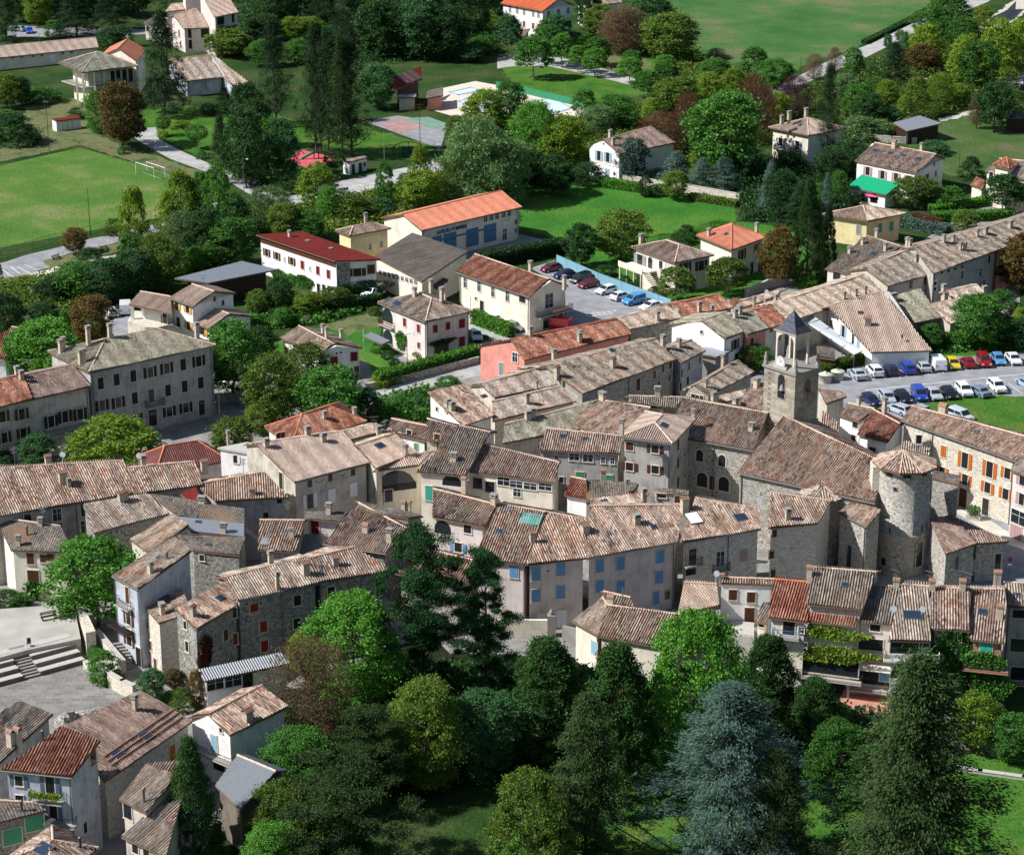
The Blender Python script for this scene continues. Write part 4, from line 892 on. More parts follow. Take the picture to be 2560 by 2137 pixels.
fence('b1',[(1060,1530),(1400,1430)],1.1,'white metal railing on the near side of the street','white',2.0)
fence('b0',[(1345,690),(1600,640),(1810,600)],2.6,'green frame fence behind the pool','greenpaint',4)

def cable(a,b,sag,label):
    ro=empty('overhead_cable',a,label,'cable'); mb=MB(); n=16; d=b-a
    for i in range(n):
        f=lambda k:d*(k/n)-Vector((0,0,sag*4*(k/n)*(1-k/n))); mb.tube(f(i),f(i+1),.035,n=4,cap=False)
    link('wire',mb.mesh('wire',[MATS['iron']]),ro)
cable(at('a1',735,200,9.2),at('a1',-300,330,9.2),1.5,'overhead cable left of the tall pole behind the small brown tree'); cable(at('a1',735,200,9.2),at('a0',1985,1640,8.8),1.5,'overhead cable from the tall pole to the park street lamp')
cable(at('b0',1332,1195,9.6),at('b0',1043,1365,7.8),.6,'overhead cable between the two poles at the sports court')
# ---------------------------------------------------------------- northern, detached buildings
B=Bld
b=B('town_hall','three storey grey hall with a lichen green hipped roof and dark shutters','town hall','s_grey')
b.hip('a1',(388,1135),(722,1305),(1752,1082),11.0,p=.36,roof='lichen',over=.4); b.gutter(1)
for pts,k,h in [([(816,1390),(945,1360),(1080,1330),(1485,1238)],'c',1.75),([(1218,1300),(1352,1268),(1612,1210)],'o',1.6),([(1093,1510),(1362,1447),(1497,1415),(1628,1385)],'c',1.75),([(828,1570),(960,1545)],'o',1.6),
   ([(1104,1680),(1374,1620),(1508,1588)],'o',1.5),([(968,1700)],'o',1.3)]: b.win(1,'a1',pts,.95,h,k,'sh_dark')
b.win(1,'a1',[(1227,1490)],1.0,2.0,'n'); b.balcony(1,'a1',1248,1565,2.9,1.0); b.win(1,'a1',[(1240,1670)],1.3,2.5,'d','x','s_beige'); b.win(1,'a1',[(1637,1585)],1.0,2.3,'d','x','trim'); b.win(1,'a1',[(818,1730)],.9,1.6,'n')
b.chim('a1',[(718,1040),(895,1020),(518,1130),(495,1150),(655,1235),(682,1225),(1600,1010)],.7,.6,2.0,'cap')
b=B('house','long beige wing left of the town hall with wooden shutters and a first floor balcony','house','s_beige')
b.block('a1',(-260,1640),(742,1413),(592,1243),(-260,1420),9.2,roof='brown',kb=1); b.gutter(0)
b.block('a1',(-260,1640),(262,1520),(190,1315),(-260,1420),9.35,roof='red',kb=.2,nowall=True)
b.f=b.f; b.win(0,'a1',[(20,1660),(176,1640)],.95,1.6,'o','sh_brown'); b.win(0,'a1',[(415,1700),(528,1660),(650,1640)],.95,1.7,'o','sh_dark'); b.win(0,'a2',[(35,110),(190,75)],.95,1.6,'o','sh_brown'); b.win(0,'a2',[(640,150)],2.2,2.2,'n','x','frame_w')
b.balcony(0,'a2',555,50,8.0,1.1); b.chim('a1',[(140,1325),(175,1360)],.7,.6,1.1)
b=B('house','two storey white house with yellow shutters and pale tile roof','house','s_white')
b.block('a1',(1375,700),(1568,768),(1740,648),(1560,588),6.2,E=(1915,665),roof='pinkish'); b.gutter(0)
b.win(0,'a1',[(1437,762),(1524,790)],1.0,1.3,'o','sh_yellow'); b.win(0,'a1',[(1532,922)],1.0,1.4,'o','sh_yellow'); b.win(0,'a1',[(1450,905)],.9,2.1,'d'); b.win(1,'a1',[(1740,705),(1808,737)],.5,.8,'n')
b.block('a1',(1577,905),(1692,948),(1862,832),(1745,784),3.1,E=(2052,847),roof='pinkish'); b.win(0,'a1',[(1640,965)],1.5,1.3,'o','sh_yellow')
b.block('a1',(1045,752),(1395,832),(1385,690),(1140,648),4.9,roof='pinkish',kb=.2,wall='s_white',over=1.8); b.win(0,'a1',[(1340,860)],.9,2.0,'n')
mb=MB(); P=[at('a1',*p,2.2) for p in [(1035,880),(1180,935),(1420,940),(1400,820),(1090,800)]]; mb.prism([(p.x,p.y) for p in P],0,2.2); b.part('terrace',mb,['stone_pale'])
for x,y in [(1078,868),(1165,838),(1300,890)]:
    p=at('a1',x,y,2.2); mb=MB(); mb.box((p.x,p.y,3.5),(.5,.5,2.7)); b.part('pillar',mb,['s_white'])
b=B('carport','long open shed with flat zinc and glass roof','shed','wood_dark'); b.block('a1',(1415,542),(1692,580),(2255,470),(1965,402),4.4,roof='zinc',mono=True,p=.03,wall='wood_dark',over=1.2)
b=B('house','low red roofed house behind the bright tree on the left edge','house','s_white'); b.block('a1',(-260,1180),(48,1188),(272,965),(95,935),3.6,roof='red',kb=1)
b=B('block_of_flats','long white house with dark red flat roof and brown shutters','house','s_white')
b.block('b1',(-2,188),(640,402),(1016,388),(372,160),7.1,roof='redflat',mono=True,p=-.03,over=.5,cap='white'); b.chim('b1',[(272,205)],.6,.5,1.0,'cap'); b.sky('b1',[(420,238),(610,300)],.7,.7,'concrete_d')
b.win(0,'b1',[(88,330),(170,358),(292,400)],.95,1.35,'o','sh_brown'); b.win(0,'b1',[(378,430),(504,475),(590,505)],.95,1.5,'c','sh_red'); b.win(0,'b1',[(232,385),(440,460)],.35,.7,'n','x','frame_w'); b.win(0,'b1',[(552,630),(510,640),(596,640)],.9,1.8,'n')
b.win(1,'b1',[(822,490)],1.4,1.4,'o','sh_brown'); b.win(1,'b1',[(934,465)],1.3,1.6,'c','sh_brown'); b.win(1,'b1',[(822,640)],1.6,1.2,'n')
a_,b_,n_=b.f[1]; e=(b_-a_); mb=MB(); c=a_+e*.17+n_*.05; mb.box((c.x,c.y,3.3),(e.length*.34,.14,6.6),0,math.atan2(e.y,e.x)); b.part('stone_panel',mb,['stone_grey'])
a_,b_,n_=b.f[0]; e=(b_-a_); c=(a_+b_)/2+n_*.04; mb=MB(); mb.box((c.x,c.y,6.3),(e.length*.99,.1,.9),0,math.atan2(e.y,e.x)); b.part('timber_band',mb,['sh_brown'])
vine(b,0,'b1',[(300,560),(200,520),(400,570)],5,2.6,'green',900); vine(b,1,'b1',[(900,610)],9,2.6,'dark',1300)
b=B('house','pale yellow block with small hipped roof behind the grey hangar','house','s_yellow'); b.hip('b1',(645,152),(760,196),(1098,135),7.8,roof='brown',p=.4); b.win(1,'b1',[(925,282),(1017,262)],.6,1.1,'n','x','frame_w'); b.chim('b1',[(890,75)],.6,.5,1.3)
b.quoin(1,z=7.0)
b=B('fire_station','fire station with long orange roof, blue doors and a lettered name board','fire station','s_cream')
b.block('b1',(1342,153),(2160,-38),(1990,-172),(1187,22),6.3,G=(1010,48),roof='orange',cap='mortar_o',over=.5); b.gutter(0)
b.garage(0,'b1',[(1575,240),(1756,205),(1900,170)],3.1,3.4,'garage_blue'); b.garage(0,'b1',[(1470,260)],2.2,3.0,'garage_blue'); b.win(0,'b1',[(1862,58),(1910,47),(1955,36),(2008,23),(2055,12)],.9,.9,'n','x','frame_w'); b.win(0,'b1',[(2018,180)],1.0,2.1,'n','x','frame_w'); b.win(0,'b1',[(2020,95)],1.0,1.0,'c','sh_white'); b.win(0,'b1',[(2110,80),(2110,150)],.9,.9,'n','x','frame_w')
a_,b_,n_=b.f[0]; e=(b_-a_); c=a_+e*.42+n_*.05; mb=MB(); mb.box((c.x,c.y,3.6),(e.length*.66,.08,.35),0,math.atan2(e.y,e.x)); b.part('blue_band',mb,['garage_blue'])
p0,rz,n_=b.onface(0,'b1',1455,172); p1,_,_=b.onface(0,'b1',1713,112); c=(p0+p1)/2+n_*.12; L=(p1-p0).length; mb=MB(); mb.box((c.x,c.y,c.z),(L+.2,.08,1.0),0,rz); sg=b.part('sign_board',mb,['frame_w'])
cu=bpy.data.curves.new('t','FONT'); cu.body='SAPEURS-POMPIERS'; cu.size=1.0; cu.align_x='CENTER'; cu.align_y='CENTER'; cu.extrude=.012; cu.offset=.045
to=bpy.data.objects.new('t',cu); COL.objects.link(to); bpy.context.view_layer.update(); me=bpy.data.meshes.new_from_object(to.evaluated_get(bpy.context.evaluated_depsgraph_get())); bpy.data.objects.remove(to); me.materials.clear(); me.materials.append(plain('sign_ink',hexc(50,30,60),.5))
xs=[v.co.x for v in me.vertices]; k=(L-.3)/(max(xs)-min(xs)); tx=link('lettering',me,sg,c+n_*.07-Vector(b.o)); tx.rotation_euler=(R(90),0,rz); tx.scale=(k,k*1.15,1)
b=B('hangar','large hall with dark grey fibre cement roof beside the fire station','warehouse','s_cream'); b.block('b1',(962,362),(1346,568),(1722,322),(1268,172),5.2,roof='hangar',mono=True,p=.10,over=.3)
for i in range(9): b.win(0,'b1',[(1010+i*36,490+i*10)],1.1,.8,'n','x','frame_w')
b.block('b1',(1352,572),(1545,660),(1560,548),(1442,512),3.4,roof='hangar',mono=True,p=.1)
b=B('office_building','cream two storey building with rust red roof and a balcony','office','s_cream')
b.block('b1',(1622,487),(2218,692),(2378,548),(1777,345),6.6,E=(2538,606),roof='red',over=.5); b.gutter(0); b.chim('b1',[(2228,465)],.7,.6,1.2); b.chim('c1',[(424,600)],.6,.6,1.6); b.sky('c1',[(40,515)],.8,.9)
b.win(0,'b1',[(1700,575),(1812,605),(1925,650),(2042,685)],.9,1.7,'n','x','frame_w'); b.win(0,'b1',[(1835,765)],1.0,1.9,'n'); b.win(0,'b1',[(1728,735)],.8,1.8,'c','sh_white'); b.win(0,'b1',[(1786,703)],.5,.5,'n'); b.win(0,'c1',[(85,710)],1.6,1.1,'n')
b.win(1,'c1',[(300,720)],1.8,2.4,'n','x','frame_w'); b.balcony(1,'c1',325,815,7.6,1.2,'iron','concrete'); b.win(1,'c1',[(300,880)],2.8,2.6,'n','x','frame_w'); b.win(1,'c1',[(395,868)],.9,2.2,'n')
mb=MB(); p0,rz,n_=b.onface(1,'c1',350,778); c=p0+n_*1.26; mb.box((c.x,c.y,c.z),(3.6,.05,.5),0,rz); b.part('banner',mb,['s_pink'])
b=B('villa','white villa with grey and red hipped roof, dark red shutters and a corner loggia','house','s_rose')
b.hip('b1',(988,738),(1376,893),(1760,805),6.9,p=.40,roof='grey',over=.5); b.chim('b1',[(1288,690),(1420,625),(1508,690)],.7,.6,1.4); b.sky('b1',[(1085,722),(1150,750)],1.6,1.0); b.gutter(0); b.gutter(1)
b.win(0,'b1',[(1208,895),(1321,945)],.85,1.35,'c','sh_red'); b.win(0,'b1',[(1323,1082)],.7,1.0,'c','sh_brown'); b.win(1,'b1',[(1454,948),(1556,925)],.9,1.25,'c','sh_red'); b.win(1,'b1',[(1670,905)],1.2,1.5,'c','sh_red'); b.win(1,'b1',[(1670,1050)],1.2,1.6,'c','sh_red'); b.garage(1,'b1',[(1505,1130)],2.8,2.6,'wood')
b.win(0,'b1',[(1068,840)],2.9,2.3,'hole'); b.win(0,'b1',[(1072,1010)],2.6,2.2,'hole'); b.balcony(0,'b1',1070,925,3.6,.6,'sh_red','concrete'); vine(b,1,'b1',[(1500,1055)],5.5,1.0,'dark',500); vine(b,0,'b1',[(1185,1040)],2.6,3.2,'green',700)
b=B('house','small two storey house with pale gable roof and dark red shutters','house','s_white')
b.block('b1',(192,1030),(532,1137),(638,1074),(347,927),5.0,E=(866,1104),roof='pale'); b.win(0,'b1',[(253,1130),(312,1145)],.8,1.3,'c','sh_red'); b.win(1,'b1',[(634,1210),(795,1172)],1.1,1.45,'c','sh_red'); b.win(1,'b1',[(771,1310)],.8,1.9,'n'); b.win(1,'b1',[(815,1300)],.9,1.9,'n')
b.win(1,'b1',[(585,1160),(620,1153),(655,1146),(688,1139)],.3,.35,'hole'); b.chim('b1',[(542,995),(572,1020),(690,1035)],.5,.45,1.5)
b=B('pergola','white lean-to canopy in the villa garden','canopy','white'); b.block('b1',(868,1010),(1022,1078),(1088,1048),(935,978),2.3,roof='zinc',mono=True,p=.05,nowall=True,thick=.1)
for x,y in [(872,1060),(1022,1135)]: p=at('b1',x,y); mb=MB(); mb.box((p.x,p.y,1.1),(.12,.12,2.3)); b.part('post',mb,['white'])
# stair villa, orange villa
b=B('villa','terracotta hipped villa with a curved outside staircase and columned terrace','house','s_rose')
b.hip('c1',(968,287),(1322,413),(1643,352),5.9,p=.36,roof='brown',over=.6); b.chim('c1',[(1046,255)],.7,.7,1.5); b.win(0,'c1',[(1040,390)],1.6,2.0,'o','sh_grey'); b.win(0,'c1',[(1123,415)],1.2,2.2,'a'); b.win(0,'c1',[(1210,430)],1.0,1.4,'o','sh_white'); b.win(1,'c1',[(1405,450),(1535,435)],1.2,1.7,'o','sh_brown')
mb=MB(); a_,b_,n_=b.f[0]; e=b_-a_; rz=math.atan2(e.y,e.x); c=a_+e*.22+n_*1.6; mb.box((c.x,c.y,2.9),(e.length*.62,3.2,.3),0,rz); b.part('terrace',mb,['s_cream'])
for k in range(4): c=a_+e*(-.06+k*.18)+n_*3.0; mb=MB(); mb.tube((c.x,c.y,0),(c.x,c.y,2.9),.16); b.part('column',mb,['s_cream'])
c=a_+e*.22+n_*3.15; mb=MB(); mb.box((c.x,c.y,3.4),(e.length*.62,.12,.8),0,rz); b.part('parapet',mb,['s_cream'])
mb=MB(); 
for k in range(12): c=a_+e*(.55+.035*k)+n_*(2.4); mb.box((c.x,c.y,(2.9-k*.24)/2),(e.length*.036,1.4,2.9-k*.24),0,rz)
b.part('staircase',mb,['s_cream'])
b=B('villa','cream villa with bright orange hipped roof and dark red shutters','house','s_cream')
b.hip('c1',(1495,193),(1782,310),(2072,205),6.2,p=.36,roof='orange',cap='mortar_o',over=.7); b.chim('c1',[(1598,200),(1985,155)],.6,.6,1.3); b.win(1,'c1',[(1866,345)],1.1,1.8,'o','sh_red'); b.win(1,'c1',[(2030,465)],1.1,1.5,'o','sh_red'); b.win(1,'c1',[(1990,290)],.8,1.3,'o','sh_red'); b.win(1,'c1',[(1945,480)],.9,2.2,'d'); b.win(1,'c1',[(1900,475)],.8,1.2,'c','sh_red')
b.sky('c1',[(1740,185)],.7,.7)
b=B('house','white block with bright orange roof among the pollarded trees','house','s_white')
b.block('c0',(-95,30),(250,95),(380,-8),(30,-62),9.2,E=(512,42),roof='orange2',cap='mortar_o',over=.6)
for y,k,sh in [(85,'c','sh_grey'),(185,'c','sh_brick')]: b.win(0,'c0',[(42,y+0),(98,y+12),(172,y+27),(215,y+35)],.85,1.5,k,sh)
b.win(1,'c0',[(296,112),(375,100),(455,88)],1.1,1.5,'c','sh_grey'); b.win(1,'c0',[(468,190)],1.1,1.5,'n'); b.win(0,'c0',[(-35,170)],1,1.5,'n'); b.win(0,'b0',[(2062,75)],.8,1.5,'c','sh_grey')
b=B('porch','small tiled porch in front of the orange roofed block','porch','s_cream'); b.block('c0',(40,300),(100,300),(150,235),(55,245),3.6,roof='brown',mono=True)
b=B('house','white house with pale blue shutters and ribbed tile roof by the meadow','house','s_white')
b.block('c0',(870,1250),(1330,1160),(1130,1030),(740,1140),6.4,G=(612,1190),roof='brown'); b.chim('c0',[(798,1120),(820,1185)],.8,.7,1.5); b.win(3,'c0',[(706,1265),(778,1278)],1.0,2.0,'o','sh_lblue'); b.win(3,'c0',[(773,1410)],1.1,2.0,'c','sh_lblue'); b.win(3,'c0',[(833,1430)],.9,2.1,'d','x','frame_w'); b.win(3,'c0',[(745,1168)],.4,.4,'hole'); b.quoin(3,z=3.4)
b=B('villa','tall cream villa with hipped roof, pale blue shutters and two small balconies','house','s_cream')
b.hip('d0',(2,1037),(330,1102),(638,1045),7.6,p=.4,roof='pinkish',over=.7); b.chim('d0',[(112,985),(172,950),(310,925)],.9,.6,1.0,'cap'); b.sky('d0',[(170,1002),(262,1020)],.6,.8)
b.f=[b.f[0],b.f[1],b.f[2],b.f[3]]; b.win(0,'d0',[(103,1165),(238,1190)],1.1,2.3,'o','sh_lblue'); b.win(0,'d0',[(103,1280),(240,1300)],1.1,1.7,'n','x','frame_w'); b.balcony(0,'d0',100,1212,2.6,.8,'iron'); b.balcony(0,'d0',230,1240,2.6,.8,'iron'); b.quoin(0,z=3.9)
b=B('house','two storey white house with red roof, four skylights and pink shutters','house','s_white')
b.block('d0',(706,1308),(1202,1410),(1368,1255),(866,1162),5.8,E=(1440,1292),roof='old'); b.chim('d0',[(1022,1205)],1.0,.8,1.5,'tiles'); b.chim('d0',[(1243,1225)],.6,.5,1.4); b.sky('d0',[(870,1228),(995,1250),(1100,1270),(1220,1295)],1.2,.8)
b.win(0,'d0',[(810,1390),(930,1420),(1040,1440),(1138,1460)],1.0,1.7,'o','sh_mauve'); b.win(1,'d0',[(1348,1325),(1360,1410)],.9,1.1,'n','x','frame_w'); b.win(1,'d0',[(1290,1440)],1.0,1.3,'o','sh_mauve')
b.block('d0',(642,1518),(958,1585),(1072,1495),(762,1420),3.0,roof='canvasgreen',mono=True,over=.6); b.win(0,'d0',[(780,1600),(860,1610)],1.8,1.9,'hole')
b=B('barn','open field shed with patched pale sheet roof','shed','wood_dark'); b.block('d0',(1012,1000),(1130,1068),(1412,1005),(1232,942),3.2,roof='zinc',mono=True,p=.05,over=.6)
b=B('house','house at the right edge with a small red pyramid roofed turret','house','s_cream')
b.block('d0',(1760,1390),(2250,1500),(2300,1330),(1880,1290),6.6,roof='pale',kb=.5); b.hip('d0',(1822,1345),(1955,1376),(2042,1335),8.4,p=.75,roof='red',pyr=True,cap='mortar_o'); b.win(0,'d0',[(1812,1430)],1.0,1.7,'d')
b.block('d0',(1640,1500),(1745,1535),(1760,1470),(1690,1435),2.9,roof='red',mono=True)
b=B('barn','dark open barn on the right edge of the meadow','shed','wood_dark'); b.block('d0',(1920,960),(2300,960),(2300,900),(1945,910),3.4,roof='slab',mono=True,p=.12)
b=B('house','yellow house with pale hipped roof below the pink parasol','house','s_yellow')
b.hip('d1',(440,20),(810,78),(1122,12),5.2,p=.34,roof='pale',over=.7); b.win(1,'d1',[(908,130),(1000,115)],1.0,1.7,'c','sh_green'); b.win(0,'d1',[(735,140)],.9,1.8,'c','sh_grey')
b=B('parasol','pink garden parasol behind the yellow house','parasol'); b.root=empty('parasol',at('d0',862,1665),'bright pink garden parasol on the terrace behind the yellow house','parasol'); b.o=b.root.location
mb=MB(); x,y,_=b.o; mb.tube((x,y,0),(x,y,2.5),.04); b.part('pole',mb,['white']); mb=MB(); mb.lathe([(2.0,2.1),(1.0,2.5),(.05,2.75)],8,(x,y,0),0,False); b.part('canopy',mb,[plain('pink_cloth',hexc(236,90,130),.8)])
# north west
b=B('house','long low building with mottled pink roof and small windows','house','s_cream'); b.block('a0',(-260,500),(800,388),(778,306),(-260,400),3.2,roof='pinkish',kb=.9)
b.win(0,'a0',[(103,468),(176,462),(268,455),(340,448),(508,432),(580,425)],.8,.55,'n','x','frame_w'); b.win(0,'a0',[(425,475)],1.8,2.0,'c','sh_white')
b=B('hall','columned two level hall with grey and orange hipped roof','hall','s_cream')
b.hip('a0',(470,512),(664,592),(1122,537),8.6,p=.42,roof='lichen',over=2.6); b.win(1,'a0',[(960,620),(1010,615),(1060,610),(915,628)],1.1,3.0,'n'); b.win(1,'a0',[(800,640),(850,632)],1.1,3.0,'c','sh_white'); b.win(1,'a0',[(820,760),(890,750),(1000,730)],1.8,2.8,'hole')
for x,y in [(690,890),(780,870),(860,850),(635,850),(1045,800),(1130,820)]: p=at('a0',x,y); mb=MB(); mb.box((p.x,p.y,4.2),(.45,.45,8.4)); b.part('column',mb,['s_cream'])
P=[at('a0',x,y,4.6) for x,y in [(500,655),(690,712),(1120,668)]]; P.append(P[0]+P[2]-P[1]); mb=MB(); mb.prism([(p.x,p.y) for p in P],4.3,4.6); b.part('gallery_floor',mb,['concrete'])
a,c=P[1],P[2]; 
for q,w_ in ((P[0],P[1]),(P[1],P[2])): 
    e=w_-q; m=(q+w_)/2; link('railing',grille(round(e.length,1),1.1,'iron',60),b.root,(m.x-b.o.x,m.y-b.o.y,5.2),(0,0,math.atan2(e.y,e.x)))
mb=MB(); p=at('a0',640,790); 
for k in range(14): mb.box((p.x+.5+k*.22,p.y+2-k*.28,(k+1)*.15),(1.8,.32,(k+1)*.3),0,R(-50))
b.part('staircase',mb,['concrete'])
b=B('chapel','small orange roofed chapel with a white stepped gable and cross','chapel','s_cream'); b.block('a0',(1110,500),(1185,402),(1035,318),(960,395),8.6,roof='orange',kb=1,p=.5)
mb=MB(); p=at('a0',1035,318,10.6); mb.box((p.x,p.y,10.9),(.12,.12,1.8)); mb.box((p.x,p.y,11.2),(.9,.12,.12)); b.part('cross',mb,['white'])
b=B('house','low house with pale roof sweeping down beside the tall conifer','house','s_blue'); b.block('a0',(1500,662),(1830,628),(1722,447),(1380,485),3.9,roof='pale',kb=.4,over=.8); b.block('a0',(1820,640),(1885,697),(1722,447),(1700,450),3.9,roof='pale',kb=.2); b.block('a0',(1885,697),(2032,683),(1725,446),(1720,447),3.2,roof='pale',mono=True)
b=B('house','modern stepped house with steep pinkish roofs and dark balconies','house','s_rose')
b.block('a0',(1490,236),(1735,225),(1590,72),(1405,126),6.4,roof='pinkish',kb=.3); b.win(0,'a0',[(1540,275),(1545,362)],.9,2.3,'c','sh_dark'); b.win(0,'a0',[(1680,270)],3.2,2.4,'n'); b.win(0,'a0',[(1680,350)],1.4,2.2,'c','sh_dark'); b.win(3,'a0',[(1455,272)],.9,1.9,'c','sh_brown'); b.win(3,'a0',[(1468,362)],.8,1.9,'c','sh_dark')
b.block('a0',(1740,143),(1935,103),(1830,-60),(1640,-40),10.5,roof='pinkish',kb=.3); b.win(0,'a0',[(1890,150)],1.0,2.2,'c','sh_dark'); b.win(0,'a0',[(1905,240)],1.8,2.4,'n'); b.win(0,'a0',[(1790,175),(1790,240)],2.8,2.2,'n')
b.block('a0',(1340,100),(1548,72),(1530,22),(1385,38),9.0,roof='pinkish',kb=.6); b.block('a0',(1165,190),(1330,225),(1400,165),(1260,128),4.4,roof='brown',kb=.6); b.win(0,'a0',[(1200,235)],1.4,1.6,'n')
mb=MB(); p=at('a0',1565,70,9.0); mb.box((p.x,p.y,6.8),(4.4,3.2,13.6),0,R(20)); b.part('chimney_tower',mb,['s_rose'])
b=B('shed','white sheet metal shed with pale red roof beside the green pitch','shed','s_white'); b.block('a0',(455,986),(655,962),(632,942),(420,967),2.4,roof='redflat',mono=True,p=.1,over=.05); b.grid(0,[.15,.35,.55,.75,.9],[1.1],.9,1.8,'c','sh_white')
b=B('house','white gate house with flat roof and two dark green doors','utility building','s_white'); b.block('b0',(755,1322),(902,1282),(880,1268),(700,1305),2.7,roof='brown',mono=True,p=.05,over=.1); b.win(0,'b0',[(788,1375),(845,1362)],1.0,2.1,'c','sh_dkgreen'); b.win(0,'b0',[(880,1335)],.7,.8,'c','sh_dkgreen')
b=B('pavilion','pool hut with steep red sheet roof and solar tubes','pavilion','wood_dark'); b.block('b0',(1105,738),(1348,648),(1338,540),(1120,628),5.2,roof='redflat',mono=True,p=.55,over=.9,wall='wood_dark'); b.sky('b0',[(1190,650),(1240,630),(1290,612)],1.8,3.4,'hangar')
b.block('b0',(1380,800),(1520,780),(1520,712),(1390,740),3.2,roof='hangar',mono=True,p=.0,wall='s_pink'); b.block('b0',(1150,800),(1300,790),(1300,765),(1150,775),3.0,roof='zinc',mono=True,wall='s_beige')
def playset():
    p=at('b0',430,1290); ro=empty('playground_slide',p,'green slide with climbing tower on the red playground','slide'); m=MB()
    for i in (-.5,.5):
        for j in (-.5,.5): m.box((i+1.6,j,1.3),(.14,.14,2.6))
    m.box((1.6,0,1.4),(1.2,1.2,.12)); link('tower',m.mesh('tower',[MATS['wood_dark']]),ro); m=MB()
    m.tube((1,0,1.45),(-1.6,-.9,.2),.3,.3,8); link('chute',m.mesh('chute',[MATS['greenpaint']]),ro)
playset()
b=Bld('arched_shelter','arched black steel goal cage on the artificial grass','goal cage'); p=at('b0',1240,1285); b.root=empty('goal_cage',p,b.label,'goal cage'); b.o=b.root.location; mb=MB()
for k in range(9):
    a0=math.pi*k/8; a1=math.pi*(k+1)/8
    if k<8: mb.tube((p.x+3.4*math.cos(a0),p.y,2.0+1.6*math.sin(a0)),(p.x+3.4*math.cos(a1),p.y,2.0+1.6*math.sin(a1)),.1)
for x in (-3.4,-3,-2,0,2,3,3.4): mb.tube((p.x+x,p.y,0),(p.x+x,p.y,2.4+(1.2-abs(x)*.3)),.07)
b.part('frame',mb,['iron']); mb=MB(); mb.box((p.x,p.y+.1,1.3),(3.2,.08,2.4)); b.part('goal_panel',mb,['sh_dkgreen'])
b=B('house','ruined house at the top edge behind the brown bare tree','house','s_white'); b.block('c0',(600,60),(900,20),(840,-40),(560,0),6,roof='grey')
# ---------------------------------------------------------------- middle rows: terraces along the streets
b=B('house','long row house with bright red tile roof and a pink end wall','house','s_pink')
b.block('c1',(100,1203),(975,992),(852,872),(-10,1037),5.2,G=(-285,1102),roof='red',cap='mortar_o'); b.win(3,'b1',[(1990,1275)],.9,2.1,'c','sh_grey'); b.win(3,'c1',[(25,1180)],1.0,1.5,'n','x','frame_w'); b.chim('c1',[(150,1010),(340,1195),(548,1060),(552,1040)],.7,.6,1.4)
b=B('house','row house with pale patched roof joining the bright red one','house','stone_grey'); b.block('c1',(962,953),(1418,852),(1288,757),(848,867),5.6,roof='pale',kb=.7); b.chim('c1',[(1180,880)],.7,.6,1.3); b.dish('c1',[(1330,840)])
b=B('house','row house with red ridged roof at the far end above the car park','house','stone'); b.block('c1',(1420,858),(1802,775),(1682,670),(1285,757),5.9,roof='red',kb=.7,cap='mortar_o'); b.chim('c1',[(1520,820)],.7,.6,1.7); b.chim('c1',[(1622,820)],.6,.5,1)
b=B('house','little tiled outhouse right of the red ridged row house','house','s_beige'); b.block('c1',(1760,740),(1900,770),(1950,725),(1790,695),3.2,roof='red',mono=True)
b=B('house','wide gabled house with a broad white front and pale grey roof','house','s_white')
b.block('c1',(1728,1032),(1905,962),(1740,812),(1540,888),6.4,G=(1275,912),roof='lichen'); b.win(3,'c1',[(1540,975)],.5,.5,'n'); b.win(0,'c1',[(1810,1075)],.9,1.6,'o','sh_brown'); b.win(0,'c1',[(1820,1180)],.9,1.4,'n'); b.gutter(0)
b=B('house','rose walled house with lichen roof between the white gable and the red roof','house','s_pink'); b.block('c1',(1905,998),(2082,948),(1960,805),(1780,840),6.2,roof='lichen',kb=.7); b.chim('c1',[(1850,830),(1812,860)],.8,.6,1.2); b.win(0,'c1',[(1945,1060)],.8,1.5,'c','sh_red')
b=B('house','cream house with vivid red tile roof in front of the pale long roof','house','s_cream'); b.block('d1',(-45,965),(165,892),(22,772),(-155,805),5.6,roof='red',kb=.7,cap='mortar_o'); b.win(0,'d1',[(85,1000)],1.1,1.7,'n'); b.win(0,'d1',[(25,960)],.5,.6,'n')
b=B('house','long orange flecked terrace roof left of the wide pale gable','house','s_beige'); b.block('d1',(172,892),(916,645),(786,512),(22,757),5.6,roof='pale',kb=.8); b.chim('d1',[(615,715),(710,690),(785,670)],.6,.5,1.2); b.chim('d1',[(62,720)],.6,.5,.8)
b=B('house','low stepped terrace roof above the lane by the car park','house','s_beige'); b.block('c1',(1800,800),(2110,700),(2190,640),(1840,730),4.2,roof='pale',kb=.6); b.chim('c1',[(1965,770),(2055,790)],.5,.4,1.6); b.dish('c1',[(2062,690)],1.2)
b=B('house','large white gabled house with a wide pale pink roof and glazed lean-to','house','s_white')
b.block('d1',(836,1142),(1336,1127),(922,646),(490,767),3.0,G=(318,808),p=.40,roof='pinkish'); b.chim('d1',[(805,925)],1.2,.8,1.3,'tiles'); b.sky('d1',[(750,822)],.8,.6,'sh_brown')
b.win(3,'d1',[(613,975)],1.0,2.2,'o','sh_lblue'); b.win(3,'d1',[(733,1065)],.9,1.7,'c','sh_lblue'); b.win(3,'d1',[(692,1035)],.7,2.4,'n'); b.win(3,'d1',[(445,815),(565,872)],.4,.45,'hole'); b.win(3,'d1',[(515,900),(510,985)],.7,1.1,'n')
